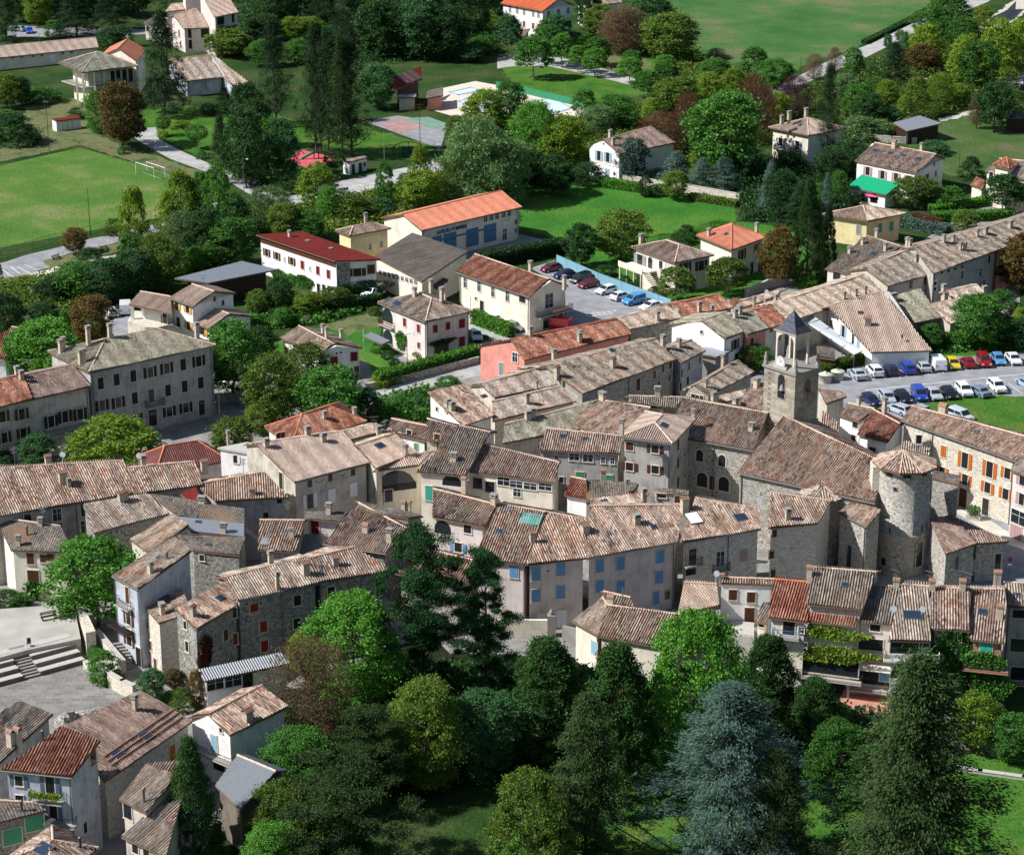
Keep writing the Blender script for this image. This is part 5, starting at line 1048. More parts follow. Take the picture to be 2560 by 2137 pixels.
def leanto():
    mb=MB(); P=[at('d1',*p,z) for p,z in [((240,850),5.0),((330,815),5.4),((770,1130),5.0-1.6),((700,1160),2.6)]]; mb.slab(P,.06); 
    o=b.part('glass_lean_to',mb,[plain('glazing',hexc(176,180,184),.12,.8)]); 
    for i in range(6):
        q=P[0].lerp(P[3],i/5); q2=P[1].lerp(P[2],i/5); f=MB(); f.tube(q+Vector((0,0,.06)),q2+Vector((0,0,.06)),.06,n=4); f.tube(q,(q.x,q.y,0),.07,n=4); b.part('frame',f,['gutter'])
leanto()
b=B('shed','wooden slatted garden shed below the glazed lean-to','shed','wood'); b.block('d1',(400,1180),(545,1200),(540,1110),(395,1090),2.4,roof='slab',mono=True,p=.05)
b=B('house','green grey roofed annex with a dark eave beside the big pink roof','house','s_dark'); b.block('d1',(1170,905),(1396,863),(1237,627),(1000,690),4.4,roof='lichen',mono=True); b.chim('d1',[(1010,720)],1.6,.6,1.0)
b=B('house','small mottled roof with orange patches behind the round tree','house','s_beige'); b.block('d1',(1480,912),(1640,860),(1545,700),(1300,750),4,roof='pale',mono=True)
b=B('house','low pale roof with two chimneys below the long right terrace','house','s_beige'); b.block('d1',(1532,724),(1782,692),(1702,593),(1440,652),4.6,roof='pale',kb=.6); b.chim('d1',[(1425,650),(1755,665)],.8,.7,1.1); b.chim('d1',[(1440,700)],.9,.7,.9,'tiles')
b=B('house','grey roofed corner house with one blue skylight and three chimneys','house','s_rose'); b.block('d1',(462,460),(722,522),(1082,283),(806,197),4.8,E=(1260,322),roof='grey'); b.chim('d1',[(765,270),(660,345),(950,315),(880,200)],.6,.5,1.2); b.sky('d1',[(855,345)],1.0,.9); b.win(0,'d1',[(560,520)],1.6,1.4,'n')
b=B('house','first house of the long right terrace, nearest the car park','house','s_beige','houses of the long right terrace'); b.block('d1',(972,602),(1340,502),(1182,292),(786,458),6.4,roof='grey',kb=.7); b.chim('d1',[(1200,410),(1240,395)],.6,.5,1.2); b.win(0,'d1',[(1158,588),(1276,556)],.9,1.4,'n'); b.chim('d1',[(1130,280),(1150,290)],.7,.6,1.4); b.gutter(0)
b=B('house','middle house of the long right terrace with grey walls and pale blue windows','house','s_grey','houses of the long right terrace'); b.block('d1',(1340,502),(1868,310),(1700,150),(1184,292),7.6,roof='grey',kb=.7); b.chim('d1',[(1560,310),(1598,310),(1500,250),(1425,250),(1695,205)],.6,.5,1.2)
b.win(0,'d1',[(1356,600)],1.1,2.0,'d','x','frame_w'); b.win(0,'d1',[(1575,510),(1722,490),(1752,580)],.9,1.5,'n','x','frame_w'); b.win(0,'d1',[(1410,490),(1465,478),(1520,462),(1575,445)],.9,.45,'n'); b.dish('d1',[(1408,260)],1.2); b.gutter(0)
b=B('house','pink walled end house of the long right terrace beside the autumn tree','house','s_pink','houses of the long right terrace'); b.block('d1',(1868,310),(2320,140),(2200,0),(1702,150),7.6,roof='grey',kb=.7); b.chim('d1',[(1765,180),(1965,130)],1.0,.7,1.1); b.win(0,'d1',[(1883,385),(1883,490)],1.0,1.8,'c','sh_green'); b.win(0,'d1',[(1795,385)],.8,1.5,'n')
# centre row
b=B('house','long central row house with grey brown roof and stone back wall','house','stone')
b.block('c1',(572,1477),(1330,1197),(1167,1032),(272,1255),7.0,roof='grey',kb=.8); b.chim('c1',[(820,1260),(365,1330)],.9,.7,1.4,'tiles'); b.chim('c1',[(1225,1090)],.8,.6,1.6); b.win(0,'c1',[(1022,1400)],.9,1.9,'c','sh_brown'); b.win(0,'c1',[(1155,1320),(1225,1270),(1283,1240)],.7,1.2,'n'); b.win(0,'c1',[(1190,1400),(1275,1345)],.6,1.1,'n'); b.sky('c1',[(810,1130)],.8,.8); b.gutter(0,(.5,.98))
b=B('house','small bluish white walled house at the end of the central row','house','s_blue')
b.block('c1',(1372,1232),(1572,1127),(1460,1040),(1255,1112),6.4,roof='grey',kb=.8); b.chim('c1',[(1355,1100)],.8,.6,1.2); b.win(0,'c1',[(1375,1310),(1435,1250),(1523,1195)],.6,1.2,'n'); b.win(0,'c1',[(1425,1370),(1365,1420)],.7,1.3,'n')
b=B('house','striped roof house with a long pale ridge left of the central row','house','s_beige'); b.block('c1',(-140,1512),(405,1396),(272,1256),(-250,1402),7.0,roof='pale',kb=1); b.chim('c1',[(200,1440),(410,1440)],.3,.3,1.1)
b=B('house','white gabled house with mottled red and cream roof and skylight hatch','house','s_white'); b.block('b1',(1682,1738),(1932,1652),(1700,1400),(1388,1462),8.2,roof='old',kb=.3,mono=True); b.chim('b1',[(1555,1590),(1590,1610)],.9,.7,1.0,'cap'); b.sky('b1',[(1850,1500)],.8,.5,'sh_brown'); b.win(3,'b1',[(1470,1600)],.5,.6,'n')
b=B('house','house with mottled cream roof below the striped roof','house','stone_pale'); b.block('c1',(-160,1700),(522,1535),(405,1418),(-160,1545),7.6,roof='pale',kb=.3); b.chim('c1',[(122,1560)],.7,.6,1.4)
b=B('house','house with thin curved pale ridge and old roof left of the aerials','house','s_beige'); b.block('c1',(-80,1880),(560,1760),(660,1545),(-60,1730),8.4,roof='lichen',kb=.6); b.chim('c1',[(130,1690),(165,1670)],.9,.7,1.1)
b=B('house','ridge roof with steep striped tiles falling left between the aerials','house','s_beige'); b.block('c1',(442,1692),(870,1900),(1125,1590),(720,1530),8.8,roof='old',kb=.5,over=.2); b.chim('c1',[(735,1530)],1.2,.7,1.0); b.ant('c1',[(930,1660),(890,1640)])
b=B('house','dark sagging roof behind the tall grey house','house','stone'); b.block('c1',(1000,1580),(1330,1592),(1400,1508),(945,1496),8.2,roof='grey',kb=.5); b.chim('c1',[(1180,1500)],.9,.7,1.3)
b=B('barn','low stone barn with a long two sided grey roof','barn','stone'); b.block('c1',(1600,1492),(1965,1302),(1835,1208),(1482,1412),4.6,G=(1385,1452),roof='grey'); b.win(3,'c1',[(1470,1500),(1505,1510),(1540,1515)],.6,.9,'n'); b.chim('c1',[(1570,1430),(1712,1230)],.6,.5,1.2)
b=B('house','narrow roof strip right of the low stone barn','house','stone'); b.block('c1',(1660,1572),(1880,1500),(1900,1440),(1680,1500),6.2,roof='pale',mono=True); b.chim('c1',[(1635,1540)],.8,.6,1.2)
b=B('house','steep striped roof just left of the church belfry','house','stone'); b.block('c1',(1832,1548),(2062,1642),(2140,1440),(1958,1392),8.6,roof='old',kb=.5); b.chim('c1',[(1985,1430),(1812,1590)],.9,.7,1.3)
b=B('garage','low flat roofed garage in the yard right of the central row','garage','concrete_d'); b.block('c1',(1660,1180),(1790,1125),(1560,1100),(1440,1140),4.2,roof='zinc',mono=True,p=.02)
# around the town hall / square
b=B('house','wide hip roofed house with red brown diamond tiles below the trees','house','s_cream'); b.hip('b1',(70,1745),(285,1905),(900,1700),7.6,p=.45,roof='red',over=.5,cap='mortar_o'); b.chim('b1',[(555,1680),(800,1650)],.6,.5,.9); b.win(1,'b2',[(180,105),(215,100)],.7,1.2,'c','sh_red')
b=B('house','dark red hip roofed hall behind the striped roofs','house','s_rose'); b.hip('a2',(1098,268),(1262,400),(1860,300),5.6,p=.62,roof='maroon',cap='mortar_o',ends=.8); b.chim('a2',[(1855,170)],.4,.4,1.9,'cap')
b=B('house','long ribbed tile roof on the left edge with one wide chimney','house','s_grey')
b.block('a2',(-160,775),(1087,562),(1002,300),(-160,372),9.2,roof='old',kb=.7); b.chim('a2',[(515,480)],1.2,.8,1.5,'tiles'); b.chim('a2',[(560,505)],.5,.5,.8); b.chim('a2',[(392,315)],.9,.7,.9,'tiles'); b.win(0,'a2',[(225,765)],.9,1.2,'n'); b.win(0,'a2',[(463,735),(690,830)],1.1,1.6,'n','x','frame_w'); b.win(0,'a2',[(470,860),(690,690)],1.1,1.8,'c','sh_dkgreen'); b.gutter(0,(.62,)); b.dish('a2',[(510,300)],1); b.ant('a2',[(520,300),(120,325)])
b=B('house','ribbed tile roof with sagging right end behind the diagonal roofs','house','s_grey'); b.block('a2',(1092,577),(1650,492),(1580,308),(1032,362),9.6,roof='old',kb=.6); b.chim('a2',[(1165,330)],.7,.6,1.0); b.chim('a2',[(1660,360)],1.0,.8,1.0,'tiles'); b.dish('a2',[(1130,310)],1.0)
b=B('house','cream walled house with painted garlands and white shutters','house','s_cream')
b.block('b2',(312,473),(918,318),(703,62),(-2,163),8.8,roof='pinkish',kb=.35,over=.3,wall='s_beige'); b.win(0,'b2',[(435,482),(602,435),(786,390)],.75,1.0,'n'); b.win(0,'b2',[(438,625)],.95,2.0,'o','sh_white'); b.win(0,'b2',[(613,583),(790,530)],1.1,1.9,'c','sh_white'); b.chim('b2',[(85,190),(548,145),(420,90)],.8,.6,1.0); b.win(3,'b2',[(205,460)],.8,2.3,'n')
def garland():
    for x,y in [(520,460),(700,405)]:
        p,rz,n=b.onface(0,'b2',x,y); mb=MB(); e=Vector((math.cos(rz),math.sin(rz),0))
        for k in range(8):
            f=lambda u:p+e*((u-4)*.17)+Vector((0,0,((u-4)/4)**2*.35-.2))+n*.02
            mb.tube(f(k),f(k+1),.045,n=4)
        b.part('painted_garland',mb,['s_dark'])
garland()
b.block('a2',(1800,215),(2100,470),(2300,300),(2060,170),8.2,roof='s_white',mono=True,p=.0,wall='s_cream',over=.2,thick=.3) if False else None
b=B('house','square cream annex with parapet and one small window','house','s_white'); P=[at('a2',x,y,9.0) for x,y in [(1790,205),(2045,250),(2230,190),(2000,165)]]; b.mk((P[0].x,P[0].y,0)); mb=MB(); mb.prism([(p.x,p.y) for p in P],0,9.0); b.part('wall',mb,['s_white']); mb=MB(); mb.prism([(p.x,p.y) for p in inset([XY(p) for p in P],-.2)],9.0,9.25); b.part('roof',mb,['concrete'])
b.f=[(P[0]-Vector((0,0,9)),P[1]-Vector((0,0,9)),None)]; e=(P[1]-P[0]).normalized(); b.f=[(b.f[0][0],b.f[0][1],Vector((e.y,-e.x,0)))]; b.z0=0; b.win(0,'a2',[(1912,285)],.6,1.1,'h','sh_white')
b=B('house','red flecked roof with small chimney left of the garland house','house','s_grey'); b.block('a2',(1745,625),(2345,597),(2150,395),(1588,492),8.4,roof='old',kb=.6); b.chim('a2',[(2050,575)],.9,.7,.8,'tiles'); b.win(0,'b2',[(190,625)],.7,.6,'n'); b.win(0,'b2',[(80,740)],.7,.8,'n')
b=B('house','house with diagonal pale roof and dark ivy stained side wall','house','stone_grey'); b.block('a2',(760,885),(1365,728),(1192,560),(672,657),8.2,roof='pale',mono=True,over=.2); b.chim('a2',[(1015,620),(985,635)],.8,.7,1.2,'tiles')
b=B('house','grey slab roofed house with a pink lean-to behind the zinc roof','house','s_beige'); b.block('a2',(1442,748),(1985,805),(1985,690),(1200,560),8.4,roof='slab',mono=True,over=.15); b.chim('a2',[(1640,640)],1.0,.7,.6); b.block('a2',(1540,640),(1640,620),(1590,515),(1465,570),9.0,roof='redflat',mono=True,p=.1)
b=B('house','house with a shiny blue white zinc roof in the stepped block','house','s_white'); b.block('a2',(1550,872),(1982,917),(1982,812),(1440,752),8.2,roof='zinc',mono=True,p=.12,over=.1); b.chim('a2',[(1815,885)],.8,.6,1.1); b.sky('a2',[(1610,800)],.6,.4)
b=B('house','narrow diagonal roof with orange streaks above the white edge','house','s_white'); b.block('a2',(1055,937),(1197,1042),(1537,825),(1395,728),8.0,roof='pale',mono=True,over=.15,wall='stone_pale')
b=B('house','tall narrow house with diagonal ribbed roof and wooden balconies','house','s_blue')
b.block('a2',(910,1232),(1120,1342),(1555,1030),(1412,914),10.0,roof='pale',mono=True,p=.28,over=.2); b.chim('a2',[(1222,1215)],.7,.6,1.3); b.chim('a2',[(1358,1110)],.15,.15,1.1,'pipe'); b.sky('a2',[(1295,1090)],.7,.6)
b.win(0,'a2',[(1036,1385)],.7,2.0,'c','sh_brown'); b.win(0,'a2',[(1045,1560)],.9,2.1,'o','sh_brown'); b.win(0,'a2',[(1050,1730)],1.0,2.1,'o','sh_brown'); b.balcony(0,'a2',1020,1475,2.8,.7); b.balcony(0,'a2',1000,1650,4.0,.9,'iron','wood_dark'); b.win(0,'a3',[(1130,180)],1.0,2.4,'n'); b.gutter(0)
b=B('house','stone walled house with grey slate roof and a single small window','house','stone_grey'); b.block('a2',(1562,1028),(1945,1067),(1992,916),(1440,906),8.6,roof='slab',mono=True,p=.22,over=.15); b.sky('a2',[(1690,985)],.6,.3); b.win(0,'a2',[(1640,1085)],.6,.8,'n')
b=B('house','small stone tower house with ribbed roof and rooftop window','house','stone_pale'); b.block('a2',(1135,1440),(1290,1618),(1560,1520),(1478,1340),7.2,roof='old',mono=True,p=.2,over=.1); b.sky('a2',[(1345,1430)],1.4,1.2,'skyglass'); b.chim('a2',[(1318,1545)],.8,.6,1.2); b.win(0,'a2',[(1202,1625)],.6,.9,'n'); b.win(0,'a3',[(1225,50),(1200,170)],.7,1.2,'c','sh_brown'); b.win(0,'a3',[(1265,225)],.9,1.9,'c','sh_brown')
b=B('house','stone house with pale tile roof and brown shutter above the conservatory','house','stone_grey'); b.block('a2',(1592,1668),(1928,1467),(1815,1282),(1420,1500),8.2,roof='old',mono=True,over=.15); b.chim('a2',[(1568,1560)],.8,.6,1.2,'tiles'); b.sky('a2',[(1785,1415)],.9,.6); b.win(0,'a2',[(1830,1710)],.8,1.4,'c','sh_brown'); b.win(3,'a2',[(1505,1630)],.6,1.0,'n'); b.win(3,'a3',[(1520,60)],.6,1.3,'n')
vine(b,0,'a3',[(1660,90),(1640,190)],2.2,3.6,'redb',700)
def cone(b,x,y,z,r,h,mat,N=9):
    mb=MB(); uv={}; ap=Vector((x,y,z+h)); ring=[Vector((x+r*math.cos(2*math.pi*(i+.3)/N),y+r*math.sin(2*math.pi*(i+.3)/N),z)) for i in range(N)]
    for i in range(N):
        q=[ring[i],ring[(i+1)%N],ap]; mb.slab(q,.15,1); corrug(mb,uv,q,(q[1]-q[0]).normalized(),1,0)
    me=mb.mesh('cone_roof',[MATS[mat],MATS['under']],b.o); ul=me.uv_layers.new(name='UVMap'); li=np.zeros(len(me.loops),dtype=np.int32); me.loops.foreach_get('vertex_index',li); ar=np.zeros((len(me.vertices),2),dtype=np.float32)
    for k,v in uv.items(): ar[k]=v
    ul.data.foreach_set('uv',ar[li].ravel()); link('cone_roof',me,b.root)
# ---------------------------------------------------------------- old town, church, south
b=B('house','long stone house with flecked tile roof and red shutters above the garden trees','house','stone_grey')
b.block('b2',(-150,1432),(508,1290),(412,1078),(-262,1250),9.0,roof='pale',kb=.7); b.chim('b2',[(405,1230)],.9,.8,1.6,'tiles'); b.chim('b2',[(175,1340)],.5,.5,2.0); b.chim('b2',[(120,1110)],.7,.5,1.0); b.win(0,'b2',[(335,1430),(332,1615)],.9,1.3,'n'); b.win(0,'b2',[(60,1640),(-10,1490)],.9,1.4,'c','sh_brick'); b.win(0,'b3',[(68,55),(-180,0)],.9,1.4,'c','sh_brick'); b.win(0,'b2',[(440,1575)],.6,.7,'n'); b.gutter(0,(.55,))
b.win(0,'a2',[(1900,1530)],.6,1.2,'n'); b.win(0,'a2',[(2055,1490)],.8,1.0,'c','sh_brick')
b=B('house','right half of the stone row with a small balcony beside the pines','house','stone_grey')
b.block('b2',(508,1287),(1117,1183),(800,1000),(430,1093),9.0,roof='old',kb=.7); b.chim('b2',[(645,1150)],.8,.7,1.0,'tiles'); b.sky('b2',[(530,1170)],.6,.6); b.win(0,'b2',[(610,1380)],.9,1.9,'n'); b.win(0,'b2',[(810,1355)],.6,1.0,'n'); b.win(0,'b2',[(995,1330),(1010,1480)],.8,1.9,'n'); b.balcony(0,'b2',985,1425,2.6,.8)
b=B('conservatory','white glazed veranda with ribbed metal roof below the stone row','veranda','s_white'); b.block('a3',(1662,345),(2350,200),(2290,110),(1602,252),3.8,roof='metal',mono=True,p=.3); b.win(0,'a3',[(1750,365),(1890,340)],2.0,1.3,'n','x','frame_w'); b.win(0,'a3',[(2010,330)],1.2,2.4,'n')
b=B('house','tile roofed veranda house with red flecks left of the crossed roofs','house','s_grey'); b.block('b2',(15,1022),(330,1042),(395,785),(30,782),8.0,roof='old',kb=.3); b.chim('b2',[(290,930)],.7,.5,1.3,'tiles'); b.sky('b2',[(240,880)],.7,.6); b.sky('b2',[(80,960)],1.2,1.2,'zinc')
b=B('house','roof terrace house with ragged thatch like edge and brown door','house','s_rose'); b.block('b2',(390,765),(690,800),(742,722),(390,712),9.6,roof='slab',mono=True,p=.05,over=.5); b.win(0,'b2',[(480,830)],1.0,1.9,'c','sh_red'); b.chim('b2',[(592,740)],.7,.6,1.4)
b=B('shed','slatted pergola roof beside the roof terrace','pergola','stone'); b.block('b2',(330,1045),(540,1055),(520,900),(400,895),6.4,roof='metal',mono=True)
b=B('house','crossed striped roofs with two chimneys and a rubble end wall','house','stone_grey')
b.block('b2',(545,970),(1055,1052),(1225,850),(832,642),8.3,roof='old',kb=.3); b.chim('b2',[(892,880)],.8,.8,1.0,'tiles'); b.chim('b2',[(1085,960)],.8,.7,1.6); b.gutter(0)
b=B('house','plain grey rendered block with a flat brown roof','house','concrete_d'); b.block('b2',(950,720),(1235,765),(1360,748),(802,618),10.6,roof='slab',mono=True,p=.06,over=.15); b.chim('b2',[(1200,690),(1240,690)],.6,.6,.9,'tiles')
b=B('house','small house with blue shutters and open corner loggia','house','s_rose')
b.block('b2',(1432,757),(1850,835),(1955,658),(1440,530),10.8,roof='old',kb=.5); b.win(0,'b2',[(1718,850)],1.0,1.1,'n'); b.win(0,'b2',[(1643,1000)],1.0,1.2,'o','sh_blue'); b.win(0,'b2',[(1515,835)],2.2,1.7,'hole'); b.chim('b2',[(1690,520)],.7,.6,1.3,'tiles'); b.chim('b2',[(1930,650)],.8,.6,1.0)
b=B('house','low red flecked roof half hidden behind the two pines','house','stone'); b.block('b2',(1130,1215),(1645,1305),(1762,1110),(1440,1030),5.6,roof='old',kb=.3)
b=B('house','cream house with green shutters below the ragged striped roof','house','s_cream'); b.block('b2',(1303,388),(1700,428),(1900,70),(1655,18),9.2,roof='grey',kb=.3); b.win(0,'b2',[(1403,560)],.9,2.0,'c','sh_teal'); b.chim('b2',[(1605,300)],.9,.8,.9,'cap'); b.win(0,'b2',[(1590,455)],2.6,1.5,'hole'); b.chim('b2',[(1475,200)],.15,.15,1.2,'pipe')
b=B('house','house with an open covered terrace under a sweeping orange roof','house','s_cream'); b.block('b2',(945,384),(1320,335),(1430,222),(1130,290),8.2,roof='pinkish',kb=.2); b.win(0,'b2',[(1130,430)],5.8,1.9,'hole'); b.win(0,'b2',[(1075,580)],1.1,1.7,'n'); b.sky('b2',[(1215,270)],.2,.2)
b=B('house','ribbed roof with one raised skylight and a shadowed gap beside it','house','s_beige'); b.block('b2',(970,362),(1308,232),(1125,78),(822,178),8.8,roof='pinkish',kb=.5); b.sky('b2',[(1005,180)],1.2,.9); b.chim('b2',[(1215,260)],.6,.5,1.4)
b=B('house','white plastered cottage with green shutter among the central roofs','house','s_white'); b.block('b2',(1050,60),(1385,140),(1400,20),(1100,-40),8.4,roof='old',kb=.4,p=.2); b.win(0,'b2',[(1090,60),(1170,90)],.5,.7,'n'); b.win(0,'b2',[(1245,75)],.8,.9,'n'); b.win(0,'b2',[(1300,190)],.6,1.2,'c','sh_green')
b=B('house','rubble walled cottage with brown shutter beside the white one','house','stone_pale'); b.block('b2',(1385,135),(1540,150),(1640,30),(1390,-40),8.6,roof='old',kb=.4,p=.2); b.win(0,'b2',[(1470,120)],.8,1.4,'c','sh_brown')
b=B('house','pale strip roofs with dish and aerials behind the raised skylight','house','s_beige'); b.block('b2',(760,130),(1050,60),(980,0),(720,60),8.6,roof='pale',kb=.8); b.chim('b2',[(995,80)],.9,.8,.9,'cap'); b.ant('b2',[(960,60)])
b=B('house','house with wide pale windows under a curved striped roof','house','s_white')
b.block('c2',(-378,382),(345,475),(385,315),(-250,165),9.0,roof='old',kb=.35,over=.3,wall='s_cream'); b.win(0,'c2',[(35,490),(148,505),(270,510)],1.7,.9,'n','x','frame_w'); b.win(0,'c2',[(42,555)],1.0,1.1,'n','x','frame_w'); b.win(0,'b2',[(2010,465)],1.6,1.1,'n','x','frame_w'); b.win(0,'b2',[(1900,510),(1800,480)],1.3,1.5,'n'); b.chim('b2',[(1700,530),(1930,640)],.8,.6,1.0)
b=B('house','grey house with red framed windows and green shutters','house','s_grey')
b.block('c2',(203,207),(882,247),(886,100),(290,40),10.2,roof='old',kb=.4); b.sky('c2',[(412,105),(600,130)],.8,.7); b.win(0,'c2',[(505,267),(617,277)],1.3,1.0,'n','x','frame_w'); b.win(0,'c2',[(740,292),(815,298)],.5,.9,'n','x','frame_w'); b.win(0,'c2',[(358,275)],.4,.5,'hole'); b.win(0,'c2',[(552,412),(780,438)],1.1,.8,'c','sh_green'); b.win(0,'c2',[(400,452)],.6,.8,'n'); b.chim('c2',[(735,440)],.8,.6,1) if False else None
b=B('tower_house','tall grey tower house with a flat orange hipped roof','tower house','s_grey')
b.hip('c2',(878,107),(1305,163),(1498,-45),12.6,p=.34,roof='pinkish',over=.45); b.sky('c2',[(1235,15)],1.2,.8); b.chim('c2',[(890,50)],.7,.6,1.3); b.chim('c2',[(1470,-50)],.5,.5,1.0)
b.win(0,'c2',[(955,180)],1.0,1.1,'c','sh_brown'); b.win(0,'c2',[(1162,203),(955,345),(1163,370)],1.0,1.1,'o','sh_brown'); b.win(1,'c2',[(1347,165),(1445,65),(1346,315),(1443,220),(1443,375),(1346,470)],1.0,1.5,'n'); b.win(1,'c2',[(1400,245),(1400,410)],.6,.8,'n'); b.gutter(0,(.98,))
b=B('house','stone house with arched windows beside the church','house','stone')
b.block('c2',(1250,88),(1962,217),(2080,-85),(1400,-208),10.4,roof='old',kb=.4); b.win(0,'c2',[(1525,255),(1705,295)],1.0,1.6,'a'); b.win(0,'c2',[(1545,450),(1720,485)],1.5,2.0,'a'); b.win(0,'c2',[(1625,475)],.8,2.0,'c','sh_brown'); b.chim('c2',[(1940,60)],.7,.6,1); b.gutter(0,(.55,))
b=B('house','small lit house with a short red striped roof among the walls','house','s_white'); b.block('c2',(423,577),(630,614),(602,455),(480,432),7.6,roof='red',kb=.3)
b=B('house','house with a blank pale wall and a narrow ledge behind the terrace roofs','house','s_beige'); b.block('c2',(600,640),(920,640),(1030,490),(600,455),8.0,roof='slab',mono=True,p=.02,over=.1); b.chim('c2',[(935,560)],.5,.5,1.7); b.chim('c2',[(740,425)],.8,.6,.8,'tiles')
b=B('house','pale roofed dormer house rising behind the long blue shuttered row','house','stone_pale'); b.block('c2',(755,703),(1058,642),(1118,548),(632,612),9.3,roof='pale',mono=True,p=.24,over=.2); b.sky('c2',[(750,630)],.8,.5); b.chim('c2',[(1068,610)],.7,.6,1.2)
b=B('house','low stone wall house with brown shutters right of the tower house','house','stone'); b.block('c2',(1170,560),(1430,580),(1440,545),(1150,515),10.0,roof='slab',mono=True,over=.1); b.win(0,'c2',[(1352,612)],1.0,1.0,'c','sh_brown'); b.win(0,'c2',[(1215,580)],1.2,.6,'n')
b=B('row_house','long curved row with light blue shutters and a great striped roof','row house','s_rose')
b.block('b2',(1772,1098),(2188,1142),(2350,715),(1962,652),8.8,roof='old',kb=.3); b.win(0,'c2',[(15,1200)],1.0,1.5,'c','sh_blue'); b.sky('b2',[(2045,700),(1975,885)],.9,1.1)
b.block('c2',(108,1145),(600,1088),(602,775),(270,716),8.8,roof='old',kb=.3,p=.34); b.win(0,'c2',[(195,1215),(395,1175),(195,1390),(395,1362)],1.1,1.6,'c','sh_blue'); b.chim('c2',[(165,960)],.7,.6,1.2,'tiles'); b.win(0,'c2',[(240,1580)],1.1,1.5,'c','sh_white'); b.win(0,'c2',[(400,1580)],1.2,2.3,'c','sh_white'); b.win(0,'c2',[(295,1190)],.25,.25,'hole')
b.block('c2',(600,1088),(1345,957),(1377,660),(626,670),8.8,roof='old',kb=.3,p=.34); b.win(0,'c2',[(710,1150),(880,1130),(1203,1075),(1193,1240)],1.1,1.6,'c','sh_blue'); b.win(0,'c2',[(710,1315),(880,1315)],1.1,1.5,'c','sh_blue'); b.win(0,'c2',[(1167,1408)],.9,1.7,'c','sh_blue'); b.win(0,'c2',[(1262,1385)],.7,1.1,'n','x','s_beige')
b.chim('c2',[(590,880)],1.0,1.2,1.0,'tiles'); b.chim('c2',[(1012,810)],.9,.8,1.0,'cap'); b.sky('c2',[(790,890),(1152,842)],.7,.7); b.gutter(0,(.99,))
p0=at('c2',155,775,10.6)
k='greensheet'; mb=MB(); n_=b.slopes
b2=b
b=B('tarpaulin','turquoise ribbed sheet patch laid on the long striped roof','roof sheet'); b.root=empty('roof_sheet',at('c2',150,775,10.4),'turquoise ribbed sheet patch laid on the long striped roof','roof sheet'); b.o=b.root.location
P0=at('b2',1772,1098,8.8); P1=at('b2',2188,1142,8.8); u=(P1-P0).normalized(); w=Vector((-u.y,u.x,0)); n=(Vector((0,0,1))-w*.32).normalized(); mb=MB(); uv={}
Q=[onp('c2',x,y,P0,n)+Vector((0,0,.14)) for x,y in [(50,805),(215,828),(255,748),(88,722)]]; mb.slab(Q,.06); b.part('sheet',mb,[plain('turquoise',hexc(60,150,140),.6)])
b=B('house','long rough roofed house with torn patch and flower balcony','house','stone_pale')
b.block('c2',(1360,963),(2020,852),(2012,690),(1485,603),9.2,roof='old',kb=.3); b.chim('c2',[(1400,690)],1.0,.9,1.4,'tiles'); b.sky('c2',[(1855,762)],1.4,1.1); b.sky('c2',[(1475,770)],1.6,1.9,'s_white')
b.win(0,'c2',[(1465,1080)],1.0,2.2,'d'); b.balcony(0,'c2',1465,1140,2.2,.7); b.win(0,'c2',[(1450,1190)],1.4,1.1,'n'); b.win(0,'c2',[(1690,1090)],1.1,1.9,'n','x','frame_w'); b.balcony(0,'c2',1690,1185,2.2,.6); b.win(0,'c2',[(1880,1065)],1.1,1.5,'c','sh_mauve'); b.gutter(0,(.0,.6)); b.dish('c2',[(2000,670)])
b.block('d2',(0,845),(405,805),(512,628),(20,557),9.2,roof='old',kb=.25); b.chim('d2',[(160,780)],.7,.6,1.3); b.win(0,'d2',[(52,885),(28,1058),(40,1210)],.6,1.0,'c','sh_brown')
# rounded end wall
p=at('d2',450,1235); mb=MB(); mb.lathe([(2.6,-.4),(2.5,8.0),(2.5,9.3)],20,(p.x,p.y+4.4,0)); b.part('rounded_wall',mb,['stone_grey']); mb=MB(); cone(b,p.x,p.y+4.4,9.3,2.9,1.1,'pale')
# church
b=B('church','stone church nave with a huge flecked tile roof','church','stone')
b.block('d2',(-253,395),(868,642),(942,322),(128,-62),9.8,roof='old',kb=.7,over=.3); b.gutter(0)
b.block('d2',(572,718),(800,835),(922,702),(690,622),8.2,roof='old',mono=True,over=.2); b.win(0,'d2',[(660,1070)],.8,3.0,'a','x','stone'); b.gutter(0,(.97,))
b.block('d2',(1330,440),(1550,488),(1560,420),(1340,380),9.6,roof='slab',mono=True,p=.1,over=.1)
b=B('round_tower','round stone apse tower with a low tiled cone roof','tower','stone_grey'); c=at('d2',1095,1240); r0=3.3; c.y+=r0; b.mk((c.x,c.y,0)); zt=(Vector(at('d2',1125,395,0))-Vector(c)).y
# height of the eave: pixel (1125,400) on the tower's vertical axis plane
ptop=onp('d2',1125,392,Vector((c.x,c.y-r0,0)),Vector((0,1,0))); ht=ptop.z
mb=MB(); mb.lathe([(r0*1.02,-.4),(r0,5.2),(r0+.12,5.25),(r0+.12,5.5),(r0-.02,5.5),(r0-.05,ht-.9),(r0-.05,ht+.25)],32,(c.x,c.y,0)); b.part('wall',mb,['stone'])
mb=MB(); uv={}; N=9; apex=Vector((c.x-.3,c.y,ht+1.6)); ring=[Vector((c.x+(r0+.75)*math.cos(2*math.pi*(i+.3)/N),c.y+(r0+.75)*math.sin(2*math.pi*(i+.3)/N),ht)) for i in range(N)]
for i in range(N):
    q=[ring[i],ring[(i+1)%N],apex]; mb.slab(q,.15,1); corrug(mb,uv,q,(q[1]-q[0]).normalized(),1,0)
    mb.tube(ring[i]+Vector((0,0,.08)),apex+Vector((0,0,.08)),.13,.1,5,2,False)
